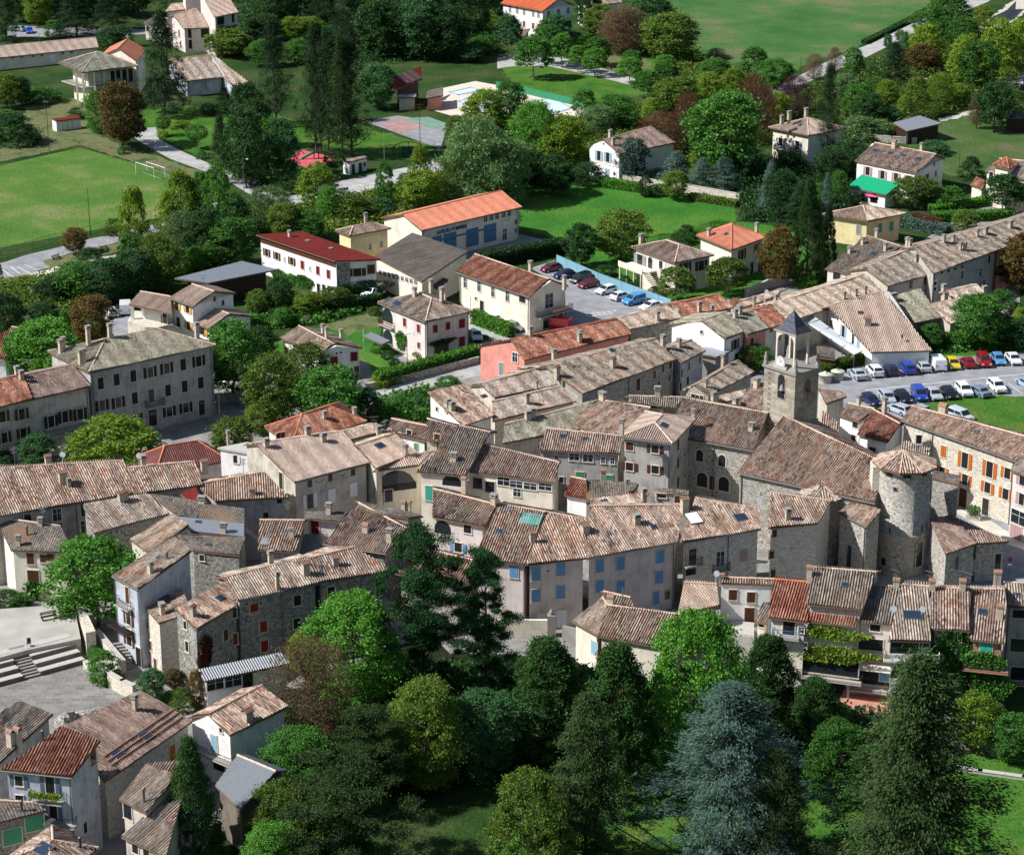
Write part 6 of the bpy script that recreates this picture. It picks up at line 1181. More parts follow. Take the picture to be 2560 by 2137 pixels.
me=mb.mesh('roof',[MATS['old'],MATS['under'],MATS['mortar']],b.o); ul=me.uv_layers.new(name='UVMap'); li=np.zeros(len(me.loops),dtype=np.int32); me.loops.foreach_get('vertex_index',li); ar=np.zeros((len(me.vertices),2),dtype=np.float32)
for k,v in uv.items(): ar[k]=v
ul.data.foreach_set('uv',ar[li].ravel()); link('roof',me,b.root)
def onround(px,py,w,h,kind='hole'):
    d=ray('d2',px,py); o=CO-Vector((c.x,c.y,0)); A_=d.x**2+d.y**2; B_=2*(o.x*d.x+o.y*d.y); C_=o.x**2+o.y**2-(r0+.02)**2; D=B_*B_-4*A_*C_
    if D<0: return
    t=(-B_-math.sqrt(D))/(2*A_); p=CO+d*t; n=Vector((p.x-c.x,p.y-c.y,0)).normalized(); rz=math.atan2(n.y,n.x)+math.pi/2
    link('window',win_mesh(kind,w,h,'stone'),b.root,p+n*(.02+w*w/(8*r0))-Vector(b.o),(0,0,rz))
onround(940,1115,.6,1.0); onround(1030,525,.35,.45); onround(1225,1050,1.0,3.4,'a'); onround(990,865,.14,.8); onround(1250,845,.14,.8); onround(1130,418,1.1,.5); onround(985,405,.9,.5); onround(1270,405,.8,.5)
mb=MB(); p=Vector((c.x-r0-.1,c.y+.6,0)); mb.box((p.x,p.y,ht/2-.3),(1.3,2.4,ht-.2)); b.part('buttress',mb,['stone_pale'])
b=B('chapel','low dark roofed stone sacristy in the shadow of the round tower','chapel','stone'); b.block('d2',(1440,1057),(1690,970),(1500,740),(1310,765),5.4,roof='brown',mono=True,over=.2); b.win(0,'d2',[(1530,1130)],.7,2.0,'a','x','stone')
b.block('d2',(1690,970),(1958,955),(1520,755),(1500,745),5.2,roof='brown',mono=True,over=.2,p=.28); b.win(0,'d2',[(1780,1020)],.8,1.0,'c','sh_mauve'); b.win(0,'d2',[(1690,1145)],.8,1.4,'c','sh_mauve'); b.win(0,'d2',[(1865,1110)],.8,2.0,'d')
# belfry
def belfry():
    zt=19.5; b=B('belfry','square stone bell tower with an open slate roofed lantern and clock','church tower','ashlar'); P=[at('d1',*q,zt) for q in [(-28,1238),(224,1318),(414,1262)]]; P.append(P[0]+P[2]-P[1]); c=sum(P,Vector())/4; b.mk((c.x,c.y,0))
    mb=MB(); mb.prism([(p.x,p.y) for p in P],-.4,zt); b.part('wall',mb,['ashlar']); b.f=[]; b.z0=0
    for i in range(4):
        a,q=P[i].copy(),P[(i+1)%4].copy(); a.z=q.z=0; e=(q-a).normalized(); n=Vector((e.y,-e.x,0)); n=-n if n.dot(c-a)>0 else n; n.z=0; b.f.append((a,q,n.normalized()))
    for d,z0,z1,m in ((.22,zt-.25,zt+.1,'concrete_d'),(.16,zt-7.5,zt-7.2,'concrete_d')): 
        mb=MB(); mb.prism([(p.x,p.y) for p in inset([XY(p) for p in P],-d)],z0,z1); b.part('cornice',mb,[m])
    b.win(0,'d1',[(110,1415)],1.2,3.3,'a','x','ashlar'); b.win(1,'d1',[(320,1445)],1.2,3.1,'a','x','ashlar')
    p,rz,n=b.onface(0,'d1',118,1425); mb=MB(); q=p+n*.12; mb.lathe([(.42,0),(.33,.15),(.22,.55),(.08,.75)],14,(q.x,q.y,q.z-.3)); b.part('bell',mb,['concrete_d'])
    # low pyramid, pillars, arches, canopy
    mb=MB(); top=Vector((c.x,c.y,zt+1.0)); R_=[p+Vector((0,0,.1)) for p in P]; mb.add(R_+[top],[(0,1,4),(1,2,4),(2,3,4),(3,0,4)]); b.part('stone_cap',mb,['concrete_d'])
    Q=[c.lerp(p,.56) for p in P]; zc=zt+4.9
    for q in Q: 
        mb=MB(); mb.box((q.x,q.y,(zt+zc)/2),(.26,.26,zc-zt),0,math.atan2((P[1]-P[0]).y,(P[1]-P[0]).x)); b.part('pillar',mb,['trim'])
    for i in range(4):
        a,q=Q[i],Q[(i+1)%4]; e=(q-a); L=e.length; e=e.normalized(); mb=MB(); rz=math.atan2(e.y,e.x); r=L/2-.13; N=10
        for k in range(N):
            t0,t1=math.pi*k/N,math.pi*(k+1)/N; x0,x1=-r*math.cos(t0),-r*math.cos(t1); m=(a+q)/2; zs=lambda t:zc-1.25+1.05*math.sin(t)
            v=[m+e*x0,m+e*x1]; nn=Vector((-e.y,e.x,0))*.11
            vs=[]
            for s_ in (-1,1):
                for vv,t in ((v[0],t0),(v[1],t1)): vs+= [Vector((vv.x,vv.y,zs(t)))+nn*s_,Vector((vv.x,vv.y,zc+.1))+nn*s_]
            mb.add(vs,[(0,2,3,1),(4,5,7,6),(0,4,6,2),(1,3,7,5)])
        b.part('arch',mb,['trim'])
    E=[c.lerp(p,.70) for p in P]; ap=Vector((c.x,c.y,zc+2.9)); mb=MB(); uvs={}
    for i in range(4):
        a,q=E[i].copy(),E[(i+1)%4].copy(); a.z=q.z=zc+.1; m0=a.lerp(ap,.35)+Vector((0,0,-.25)); m1=q.lerp(ap,.35)+Vector((0,0,-.25)); k0=len(mb.v)
        mb.add([a,q,m1,m0,ap],[(0,1,2,3),(3,2,4)])
        u=(q-a).length
        for j,(uu,vv) in enumerate([(0,0),(u,0),(u*.82,2),(u*.18,2),(u*.5,5)]): uvs[k0+j]=(uu+i*7,vv)
    mb.prism([(p.x,p.y) for p in E],zc,zc+.09,1)
    me=mb.mesh('canopy_roof',[MATS['slate'],MATS['trim']],b.o); ul=me.uv_layers.new(name='UVMap'); li=np.zeros(len(me.loops),dtype=np.int32); me.loops.foreach_get('vertex_index',li); ar=np.zeros((len(me.vertices),2),dtype=np.float32)
    for k,v in uvs.items(): ar[k]=v
    ul.data.foreach_set('uv',ar[li].ravel()); link('canopy_roof',me,b.root)
    for q in (P[0],P[1],P[2],P[3]): mb=MB(); mb.lathe([(.3,zt),(.32,zt+.5),(.2,zt+.6),(.3,zt+1.0),(.22,zt+1.3),(.16,zt+1.45),(.2,zt+1.65),(.05,zt+1.85)],8,tuple(c.lerp(q,.95))[:2]+(0,)); b.part('corner_urn',mb,['concrete_d'])
    a,q,n=b.f[0]; m=(a+q)/2; rz=math.atan2(n.y,n.x)+math.pi/2; cx=m+Vector((0,0,zt+1.0))-n*.1; mb=MB(); mb.tube(cx,cx+n*.12,.85,n=24,m=0,smooth=False); mb.tube(cx+n*.12,cx+n*.14,.7,n=24,m=1,smooth=False)
    e=(q-a).normalized()
    for k in range(12):
        t=k*math.pi/6; d=e*math.cos(t)+Vector((0,0,math.sin(t))); mb.tube(cx+n*.16+d*.52,cx+n*.16+d*.66,.03,n=4,m=2)
    mb.tube(cx+n*.17,cx+n*.17+(e*.3+Vector((0,0,.3))),.03,n=4,m=2); mb.tube(cx+n*.17,cx+n*.17+(e*-.1+Vector((0,0,.55))),.025,n=4,m=2); mb.box((cx.x,cx.y,zt+.25),(2.2,.3,.5),0,rz)
    b.part('clock',mb,['concrete','frame_w','iron'])
belfry()
b=B('house','small house with striped pale roof right of the belfry','house','s_white'); b.block('d2',(562,-76),(745,-12),(862,-121),(650,-166),8.4,roof='old',kb=.5); b.chim('d1',[(735,1570),(945,1590)],.6,.6,1.3); b.win(0,'d2',[(710,5)],1.0,.9,'n'); b.win(0,'d2',[(695,130)],.8,1.5,'c','sh_dark')
b=B('house','small house with vivid red striped roof and blue skylight','house','s_white'); b.block('d2',(722,82),(972,148),(1072,0),(852,-115),7.6,roof='red',kb=.5); b.sky('d2',[(908,55)],.8,.9); b.win(0,'d2',[(848,215)],1.1,1.0,'n')
b=B('house','roofless terrace house between the belfry and the striped roof','house','s_beige'); b.block('d2',(400,120),(575,130),(570,0),(440,-110),7.0,roof='old',mono=True,p=.3); b.block('d1',(470,1560),(640,1500),(600,1460),(415,1440),8.4,roof='brown',kb=.5)
b=B('house','little lean-to roofed house behind the round tower','house','s_cream'); b.block('d2',(985,240),(1310,262),(1320,203),(1120,138),8.2,roof='pale',mono=True); b.win(0,'d2',[(1225,125)],.7,1.2,'n')
b=B('house','large stone house with orange shutters and a long flecked roof','house','stone_pale')
b.block('d2',(1080,-31),(2015,302),(2190,130),(1170,-141),9.2,roof='old',kb=.8); b.sky('d2',[(1700,70)],.8,.6); b.chim('d1',[(1420,1640)],1.3,1.0,1.3,'tiles'); b.gutter(0,(.27,.985))
b.win(0,'d2',[(1427,222)],1.0,1.6,'c','sh_orange'); b.win(0,'d2',[(1600,295),(1800,368)],1.1,2.2,'o','sh_orange'); b.win(0,'d2',[(1600,450),(1783,515),(1415,390),(1945,400),(1930,568)],1.0,1.5,'o','sh_orange'); b.win(0,'d2',[(1580,650)],1.3,2.6,'c','sh_brown'); b.win(0,'d2',[(1763,715)],1.1,2.4,'d'); b.win(0,'d2',[(1222,125)],.8,1.2,'c','sh_brown')
b=B('house','white house at the right edge with big ground floor window','house','s_rose'); b.block('d2',(1966,373),(2240,485),(2330,370),(2062,250),9.2,roof='pale',kb=.7); b.win(0,'d2',[(2065,450),(2060,610)],.9,1.6,'o','sh_mauve'); b.win(0,'d2',[(2040,760)],2.8,1.9,'n','x','frame_w'); b.win(0,'d2',[(2010,910)],2.0,1.9,'c','sh_mauve')
def planter(t,x,y,label):
    p=at(t,x,y); ro=empty('planter',p,label,'planter'); m=MB(); m.box((0,0,.35),(1.9,.8,.7),0,R(-20)); link('trough',m.mesh('trough',[MATS['concrete']]),ro); r=np.random.RandomState(3); n=500; P=unit(r,n)*(r.rand(n,1)**.4)*np.array([1.0,.8,.8])+np.array([0,0,1.3]); link('foliage',leafmesh('foliage',P,unit(r,n),unit(r,n),.3,.16,MATS['leaf_greyg'],r),ro)
planter('d2',1665,775,'white stone trough with a bushy plant before the stone house')
# front row
HS='house'
b=B(HS,'front row house with flat red brown tiles and a blue balcony','house','s_cream','front row of terrace houses above the gardens'); b.block('d2',(0,1572),(322,1612),(332,1287),(46,1262),9.6,roof='red',kb=.4,cap='mortar_o'); b.win(0,'d2',[(170,1650)],1.3,1.8,'n'); b.win(0,'d2',[(270,1670)],.6,.7,'n','x','frame_w'); b.balcony(0,'d2',150,1720,3.0,.8,'garage_blue')
b=B(HS,'taller front row house with grey striped roof and small skylight','house','s_beige','front row of terrace houses above the gardens'); b.block('d2',(312,1462),(765,1507),(882,1205),(370,1167),11.2,roof='grey',kb=.4); b.sky('d2',[(625,1310)],.7,.6); b.chim('d2',[(335,1240)],.7,.6,1.2,'tiles'); b.ant('d2',[(345,1200)])
b.block('d2',(312,1597),(712,1647),(726,1522),(330,1490),9.6,roof='red',kb=.1,cap='mortar_o',mono=True); vine(b,0,'d2',[(500,1690)],9,1.6,'yellow',900); vine(b,0,'d3',[(480,110)],11,2.2,'yellow',1400)
b.win(0,'d3',[(500,225)],6.4,1.9,'r'); b.win(0,'d3',[(430,420),(560,420)],2.2,2.6,'hole'); b.balcony(0,'d3',490,310,7.6,1.0,'iron','concrete')
b=B(HS,'front row house with white skylight and two stacked wooden balconies','house','s_rose','front row of terrace houses above the gardens'); b.block('d2',(722,1600),(1032,1634),(1112,1330),(820,1305),9.6,roof='grey',kb=.4); b.sky('d2',[(900,1395)],1.4,1.2,'glass2'); b.chim('d2',[(1040,1330)],.8,.6,1.0,'tiles'); b.win(0,'d2',[(870,1650)],1.1,.9,'n'); b.win(0,'d3',[(800,40)],3.6,1.4,'n'); b.balcony(0,'d3',840,140,6.0,.9,'wood_dark','wood'); b.win(0,'d3',[(830,270)],4.6,1.7,'hole'); b.win(0,'d3',[(945,280)],1.0,1.8,'c','sh_blue'); b.balcony(0,'d3',850,385,5.6,1.5,'iron','concrete')
mb=MB(); p,rz,n=b.onface(0,'d3',860,200); q=p+n*.9; mb.box(q,(4.6,1.3,.08),0,mat=Matrix.Rotation(rz,3,'Z')@Matrix.Rotation(R(25),3,'X')); b.part('reed_awning',mb,['pale_ground']); mb=MB(); p,rz,n=b.onface(0,'d3',810,620); mb.box((p.x-.5,p.y-2,.35),(6,4,.7),0,rz); b.part('sun_deck',mb,['deck']); b.dish('d2',[(1010,1560)])
b=B(HS,'front row house with large open skylight, dish and glazed veranda','house','s_white','front row of terrace houses above the gardens'); b.block('d2',(976,1757),(1320,1766),(1310,1322),(1088,1305),9.3,roof='pale',kb=.4); b.sky('d2',[(1175,1555)],2.0,1.2); b.dish('d2',[(1245,1560)]); b.ant('d2',[(1030,1330)]); b.win(0,'d3',[(1120,70)],3.4,1.6,'n'); b.win(0,'d3',[(1270,45)],1.0,.6,'n'); b.balcony(0,'d3',1160,165,6.0,.8,'white','concrete'); b.win(0,'d3',[(1150,240)],4.2,2.0,'hole'); vine(b,0,'d3',[(1290,250)],2.4,5,'green',900)
b=B(HS,'wide front row house with mottled cream roof and vine covered wall','house','s_beige','front row of terrace houses above the gardens'); b.block('d2',(1328,1662),(1645,1682),(1640,1338),(1322,1332),9.8,roof='old',kb=.35); b.chim('d2',[(1330,1350),(1575,1350)],.8,.7,1.2,'tiles'); b.ant('d2',[(1310,1340),(1610,1350)]); b.win(0,'d2',[(1570,1720),(1500,1700)],1.2,1.4,'n'); vine(b,0,'d3',[(1450,200),(1470,120),(1420,300)],6.5,6,'green',1500)
b=B(HS,'brick front row house with turquoise shutters at the vine corner','house','brick','front row of terrace houses above the gardens'); b.block('d2',(1645,1752),(1925,1780),(1926,1345),(1640,1338),9.0,roof='old',kb=.35); b.sky('d2',[(1740,1530)],.9,.8); b.ant('d2',[(1850,1380)]); b.chim('d2',[(1880,1580)],.8,.7,1.6,'tiles'); b.win(0,'d3',[(1768,100)],1.3,2.2,'c','sh_teal'); b.balcony(0,'d3',1765,240,5.0,.9,'iron','deck'); vine(b,0,'d3',[(1750,200),(1830,380)],4.6,3.2,'green',1300)
b=B(HS,'shaded end house of the front row with long balcony at the right edge','house','s_grey','front row of terrace houses above the gardens'); b.block('d2',(1942,1482),(2300,1500),(2300,1300),(1922,1290),9.6,roof='pale',kb=.35); b.sky('d2',[(2020,1400)],.8,.8); b.chim('d2',[(1860,1290)],.9,.7,1.4,'tiles'); b.win(0,'d2',[(2060,1540)],2.0,1.0,'n'); b.win(0,'d3',[(2050,50),(2050,280)],2.2,1.6,'n'); b.balcony(0,'d3',2050,350,6,.9,'iron')
b=B(HS,'white house with brown shutters and a railed terrace','house','s_white'); b.block('c2',(1682,1292),(2110,1303),(2130,1262),(1718,1248),7.8,roof='old',kb=.6,over=.15); b.win(0,'c2',[(1793,1385),(1940,1405)],.9,1.3,'c','sh_brown'); b.win(0,'c2',[(1927,1550)],1.1,1.9,'c','sh_brown'); b.dish('c2',[(1655,1270)],.6); b.chim('c2',[(1700,1265)],.6,.5,.6,'tiles')
P=[at('c2',x,y,3.2) for x,y in [(1670,1700),(1965,1730),(1965,1610),(1680,1580)]]; mb=MB(); mb.prism([(p.x,p.y) for p in P],0,3.2); b.part('terrace',mb,['concrete']); a,q=P[0],P[1]; link('railing',grille(round((q-a).length,1),1.1,'frame_w',26),b.root,(a+q)/2+Vector((0,0,.55))-Vector(b.o),(0,0,math.atan2((q-a).y,(q-a).x)))
b=B(HS,'small house with short striped roof left of the flat red tiles','house','s_cream'); b.block('c2',(1965,1602),(2070,1625),(2120,1455),(2040,1450),6.2,roof='grey',mono=True); b.win(0,'c2',[(2025,1630)],.6,.5,'n')
b=B(HS,'low dark walled house with pale orange roof and a signboard','house','sh_slate'); b.block('c2',(1342,1547),(1682,1472),(1662,1305),(1395,1290),5.8,roof='pinkish',kb=.3,wall='s_dark'); b.win(0,'c2',[(1495,1600)],2.0,1.3,'n'); mb=MB(); p,rz,n=b.onface(0,'c2',1495,1548); q=p+n*.15; mb.box(q,(2.4,.12,.45),0,rz); b.part('signboard',mb,['concrete'])
b=B(HS,'low curved cream house with a fan of striped roofs and blue shutters','house','s_cream')
b.block('c2',(700,1722),(1215,1815),(1360,1550),(775,1472),5.0,roof='old',kb=.25); b.win(0,'c3',[(905,85)],1.2,1.7,'c','sh_blue'); b.chim('c2',[(800,1460)],.9,.7,.9,'tiles'); b.block('c2',(487,1602),(702,1723),(776,1472),(735,1408),5.0,roof='pale',kb=.1); b.win(0,'c3',[(670,70)],1.1,1.6,'c','sh_lblue'); b.block('c2',(780,1470),(1000,1500),(960,1410),(740,1362),5.4,roof='old',kb=.5,wall='s_beige')
mb=MB(); p=at('c3',480,20); 
for k in range(9): mb.box((p.x+k*.32,p.y-k*.42,(1.8-k*.2)/2),(2.2,.45,1.8-k*.2),0,R(-28))
b.part('outside_stair',mb,['concrete_d'])
b=B(HS,'ochre based gateway wall with stone pier under the blue shuttered row','gateway','s_yellow'); P=[at('c2',x,y) for x,y in [(320,1720),(380,1730)]]; p=P[0]; b.mk((p.x,p.y,0)); mb=MB(); mb.box((p.x,p.y,1.4),(1.0,1.0,2.8)); mb.lathe([(.2,2.8),(.3,3.0),(.25,3.3),(.05,3.5)],8,(p.x,p.y,0)); b.part('pier',mb,['concrete_d']); mb=MB(); mb.box((p.x-3.6,p.y+.3,1.0),(6.2,.4,2.0)); b.part('wall',mb,['s_cream'])
# south west
b=B(HS,'cream and white house with red brown slab roof left of the plaza tree','house','s_cream'); b.block('a2',(88,1024),(604,1052),(492,832),(-30,760),6.6,roof='slab',kb=.3,over=.3); b.chim('a2',[(150,985)],.6,.5,1.1); b.chim('a2',[(330,830)],.6,.5,.9); b.chim('a2',[(222,900)],.15,.15,1.2,'pipe'); b.win(0,'a2',[(247,1090)],.9,1.5,'c','sh_brown'); b.win(0,'a2',[(355,1090),(412,1080)],.9,1.0,'c','sh_brown'); b.win(0,'a2',[(270,1235)],1.4,1.6,'c','sh_brown'); vine(b,0,'a2',[(270,1340)],2.2,2.6,'green',500)
b=B(HS,'house with rust striped roof, flower balcony and stained side wall','house','s_blue')
b.block('a3',(3,1062),(582,1124),(815,825),(502,712),10.2,roof='red',mono=True,p=.30,over=.3); b.chim('a3',[(352,830)],.2,.2,1.2,'pipe'); b.win(0,'a3',[(155,1150)],.8,1.1,'o','sh_slate'); b.win(0,'a3',[(408,1185)],.9,1.9,'o','sh_slate'); b.balcony(0,'a3',395,1300,3.4,.9); b.win(0,'a3',[(435,1400)],.8,1.9,'h','sh_slate'); b.balcony(0,'a3',490,1490,3.6,.9); b.win(0,'a3',[(160,1300)],.8,.9,'n'); b.win(1,'a3',[(752,965)],1.0,1.5,'n'); b.win(1,'a3',[(690,1530)],.6,1.2,'n'); b.gutter(0,(.99,)); b.win(0,'a3',[(450,1580)],2.0,1.8,'n')
p,rz,n=b.onface(0,'a3',395,1265); r=np.random.RandomState(5); m=700; e=np.array([math.cos(rz),math.sin(rz),0]); P=(r.rand(m)*3.2-1.6)[:,None]*e+(r.rand(m)*.7)[:,None]*np.array([0,0,1])+(.7+.4*r.rand(m))[:,None]*np.array(n); link('flower_boxes',leafmesh('flower_boxes',P,unit(r,m),unit(r,m),.22,.16,MATS['leaf_yellow'],r),b.root,p-Vector(b.o))
b=B(HS,'old house with pale diagonal tiles and two leaning chimneys on the left edge','house','s_grey'); b.block('a3',(-420,880),(-30,1035),(432,608),(165,506),9.6,roof='grey',mono=True,p=.3); b.chim('a3',[(90,880),(150,860)],.8,.6,1.8,'tiles')
b=B(HS,'wide brown tiled roof with two blue skylights and rows of snow guards','house','stone_pale'); b.block('a3',(850,1160),(1560,668),(1135,420),(490,720),6.8,roof='brown',mono=True,p=.26); b.chim('a3',[(1098,580)],.6,.5,1.6); b.sky('a3',[(945,935),(1180,795)],1.2,1.0); b.win(0,'a3',[(1398,920)],.9,1.7,'c','sh_orange')
def guards(b):
    a=b.slopes[0][0]; u=b.slopes[0][1]-a; w=b.slopes[0][3]-a
    for k in (.12,.2,.28):
        mb=MB(); p=a+u*.13+w*k+Vector((0,0,.2)); q=a+u*.95+w*k+Vector((0,0,.2)); mb.tube(p,q,.09,n=5)
        link('snow_guard',mb.mesh('snow_guard',[MATS['pot']],b.o),b.roof)
guards(b)
b=B(HS,'house with two stepped ribbed roofs beside the tall dark cypress','house','s_beige'); b.block('a3',(963,1300),(1187,1412),(1440,1112),(1182,1020),8.0,roof='pale',mono=True,p=.28); b.chim('a3',[(1172,1330)],.2,.2,1.6,'pipe'); b.win(0,'a3',[(1040,1400)],1.2,1.6,'n')
b.block('a3',(985,1608),(1345,1770),(1480,1300),(1190,1412),6.2,roof='pale',mono=True,p=.28); b.win(0,'a3',[(1100,1690),(1190,1730)],.8,1.3,'n'); b.block('a3',(1300,1080),(1480,1120),(1490,990),(1190,1010),7.0,roof='brown',mono=True)
b=B(HS,'bright white house with orange patched roof and pale blue door','house','s_white'); b.block('a3',(1865,782),(2343,550),(2128,380),(1692,614),6.6,G=(1518,638),roof='old'); b.win(3,'a3',[(1740,845)],.9,1.9,'c','sh_lblue'); b.balcony(3,'a3',1730,930,7.0,1.0,'iron','concrete'); b.chim('a3',[(2010,665)],1.1,.9,1.2,'tiles'); b.win(3,'a3',[(1795,740)],.4,.5,'n'); b.win(3,'a3',[(1780,1010)],1.6,1.6,'n')
b=B('barn','barn with grey corrugated roof right of the cypress','barn','s_dark'); b.block('a3',(1748,1190),(1952,1388),(2240,1078),(1928,947),5.4,roof='metal',kb=.3,p=.4)
b=B(HS,'grey slab roofed stone house with faded green shutters at the lower left','house','stone_grey'); b.block('a3',(-60,1500),(378,1397),(300,1335),(-60,1310),7.0,roof='slab',kb=.3,p=.2); b.chim('a3',[(180,1400)],.2,.2,1.2,'pipe'); b.win(0,'a3',[(280,1490),(100,1600)],1.8,1.6,'c','sh_green')
b=B(HS,'lowest hipped orange roof at the bottom left edge','house','s_beige'); b.hip('a3',(40,1800),(420,1990),(800,1700),5.8,p=.4,roof='old',over=.3); b.chim('a3',[(655,1700)],.3,.3,1.2,'pipe'); b.sky('a3',[(355,1710)],1.6,1.3)
# open air stage and steps
def stage():
    P=[at('a3',x,y,.03) for x,y in [(-500,560),(45,395),(690,200),(900,350),(1060,480),(1050,620),(850,690),(640,770),(420,700),(-400,1100)]]; mb=MB(); c=P[4]; a=sum(P[i].x*P[(i+1)%len(P)].y-P[(i+1)%len(P)].x*P[i].y for i in range(len(P))); P=P[::-1] if a<0 else P
    mb.add([p-c for p in P],[tuple(range(len(P)))]); tag(link('stage_floor',mb.mesh('stage_floor',[MATS['paving']]),None,c),kind='structure')
    def flight(name,l0,r0,n,rise,dep,label,mat='concrete'):
        a=at('a3',*l0); q=at('a3',*r0); e=(q-a).normalized(); w=Vector((-e.y,e.x,0)); w=-w if w.y<0 else w; ro=empty(name,a,label,'steps'); L=(q-a).length; rz=math.atan2(e.y,e.x)
        for k in range(n):
            c=(a+q)/2+w*(dep*(k+.5)+2)-Vector(ro.location); mb=MB(); mb.box((c.x-w.x*2+w.x*0,c.y-w.y*2,rise*(k+1)/2),(L,dep-.01,rise*(k+1)),0,rz); 
            link('step',mb.mesh('step',[MATS['s_dark']]),ro); mb=MB(); mb.box((c.x-w.x*2,c.y-w.y*2,rise*(k+1)+.03),(L+.02,dep*.98,.06),0,rz); link('tread',mb.mesh('tread',[MATS[mat]]),ro)  # dark step body: shade on the risers is put into its colour
        return a,q,w,n*rise,n*dep
    flight('seating_steps',(330,300),(692,200),4,.52,1.15,'right hand block of broad white concrete seating steps'); flight('seating_steps',(-260,455),(190,335),4,.52,1.15,'left hand block of broad white concrete seating steps'); a,q,w,h,d=flight('staircase',(195,333),(328,300),11,.19,.418,'narrow staircase between the two blocks of seating steps','concrete_d')
    h=2.1; P=[at('a2',x,y,h) for x,y in [(-400,1560),(0,1500),(400,1470),(610,1505),(655,1740)]]+[at('a3',x,y,h) for x,y in [(235,85),(-300,230)]]; mb=MB(); mb.prism([(p.x,p.y) for p in P],-.3,h); tag(link('plaza',mb.mesh('plaza',[MATS['plaza_mat']])),kind='structure')
    P=[at('a2',x,y,h) for x,y in [(618,1500),(700,1760),(780,1740),(660,1490)]]; ro=empty('plaza_wall',P[0],'pale stone parapet at the right side of the upper plaza','wall'); mb=MB(); mb.prism([(p.x,p.y) for p in P],-.3,h+1.0); link('wall',mb.mesh('wall',[MATS['stone_pale']],ro.location),ro)
stage()
P=[at('a3',x,y,0) for x,y in [(690,180),(720,240),(900,350),(1075,440)]]
wall_line('a3',[(900,390),(1000,450),(1085,490)],1.8,.5,'stone_pale','pale stone retaining wall on the right side of the stage'); wall_line('a3',[(700,240),(890,370)],.9,.5,'stone_pale','low stone kerb wall between stage and shrubs')
wall_line('a3',[(800,60),(1000,300)],2.0,.6,'stone_pale','stone ramp wall beside the outdoor steps')
def steps2():
    p=at('a3',1010,250); ro=empty('staircase',p,'stone stairs climbing beside the balconied house','steps')
    for k in range(9):
        mb=MB(); mb.box((-.1-k*.12,k*.42,(k+1)*.1),(2.2,.44,(k+1)*.2),0,R(15)); link('step',mb.mesh('step',[MATS['concrete_d']]),ro)
steps2()
def rock(t,x,y,s,label,seed):
    p=at(t,x,y); ro=empty('boulder',p,label,'boulder'); r=np.random.RandomState(seed); mb=MB(); n=14; m=9; vs=[];
    a=r.normal(size=(8,3))
    for j in range(m+1):
        for i in range(n):
            th=math.pi*j/m; t_=2*math.pi*i/n; d=np.array([math.sin(th)*math.cos(t_),math.sin(th)*math.sin(t_),math.cos(th)]); k=1+sum(.09*math.sin(2.2*float(d@q)*2+i_) for i_,q in enumerate(a)); vs.append(Vector((d[0]*s[0]*k,d[1]*s[1]*k,max(-.2,d[2]*s[2]*k+s[2]*.6))))
    fs=[(j*n+i,(j+1)*n+i,(j+1)*n+(i+1)%n,j*n+(i+1)%n) for j in range(m) for i in range(n)]; mb.add(vs,fs,0); link('rock',mb.mesh('rock',[MATS['stone_grey']]),ro)
rock('a3',560,730,(1.5,1.2,1.2),'tall grey boulder leaning at the edge of the stage',4); rock('a3',740,700,(2.2,1.1,1.2),'long flat grey boulder right of the taller one',9); rock('a3',640,750,(.8,.6,.6),'smallest boulder wedged between the two larger ones',12)
bench('a2',405,1715,480,1700,'long slatted bench on the upper plaza')
ro=empty('chair',at('a3',235,60,2.1),'dark metal chair left of the plaza bench','chair'); m=MB(); m.box((0,0,.45),(.45,.45,.05)); link('seat',m.mesh('seat',[MATS['iron']]),ro); m=MB(); m.box((0,.2,.75),(.45,.04,.5)); link('backrest',m.mesh('backrest',[MATS['iron']]),ro)
for sx in(-.2,.2):
    for sy in(-.2,.2): m=MB(); m.tube((sx,sy,0),(sx,sy,.45),.02,n=4); link('leg',m.mesh('leg',[MATS['iron']]),ro)
for o in (x for x in list(COL.objects) if x.name.startswith('bench') and 'upper plaza' in x.get('label','')): o.location.z=2.1
# ---------------------------------------------------------------- vehicles, bins
WH=(232,234,236); SI=(176,184,192); BK=(24,26,32); NV=(24,32,72); BL=(34,70,170); RD=(150,16,30); MR=(110,24,36); LB=(90,150,200); YE=(220,190,30); DG=(60,64,72)
G1='cars parked in the upper row of the large car park'; G2='cars parked in the lower row of the large car park'; G3='cars parked along the blue screen fence'
for x,y,fx,fy,k,c,l in [
 (722,1345,640,1270,'sedan',SI,'silver saloon at the left end of the upper row beside the bins'),(865,1322,790,1245,'suv',WH,'white crossover with black roof, second in the upper row'),(995,1312,930,1235,'hatch',NV,'dark blue hatchback between the white crossover and the blue people carrier'),
 (1128,1298,1060,1215,'mpv',BL,'bright blue people carrier left of the silver hatchback'),(1258,1285,1200,1215,'hatch',SI,'silver hatchback parked left of the white van'),(1370,1265,1300,1180,'van',WH,'tall white panel van in the upper row'),
 (1500,1260,1545,1330,'hatch',YE,'yellow and grey city car beside the white van'),(1620,1250,1560,1180,'hatch',RD,'dark red hatchback with rear facing the lane, beside the yellow car'),(1750,1240,1800,1310,'mpv',RD,'brighter red people carrier facing the lane'),
 (1868,1225,1925,1300,'hatch',LB,'light blue coupe right of the red people carrier'),(1990,1220,2050,1290,'sedan',WH,'white saloon facing the lane at the right end of the upper row')]: car('d1',x,y,fx,fy,k,c,l,G1,cat='van' if k=='van' else 'car',name='parked_van' if k=='van' else 'parked_car')
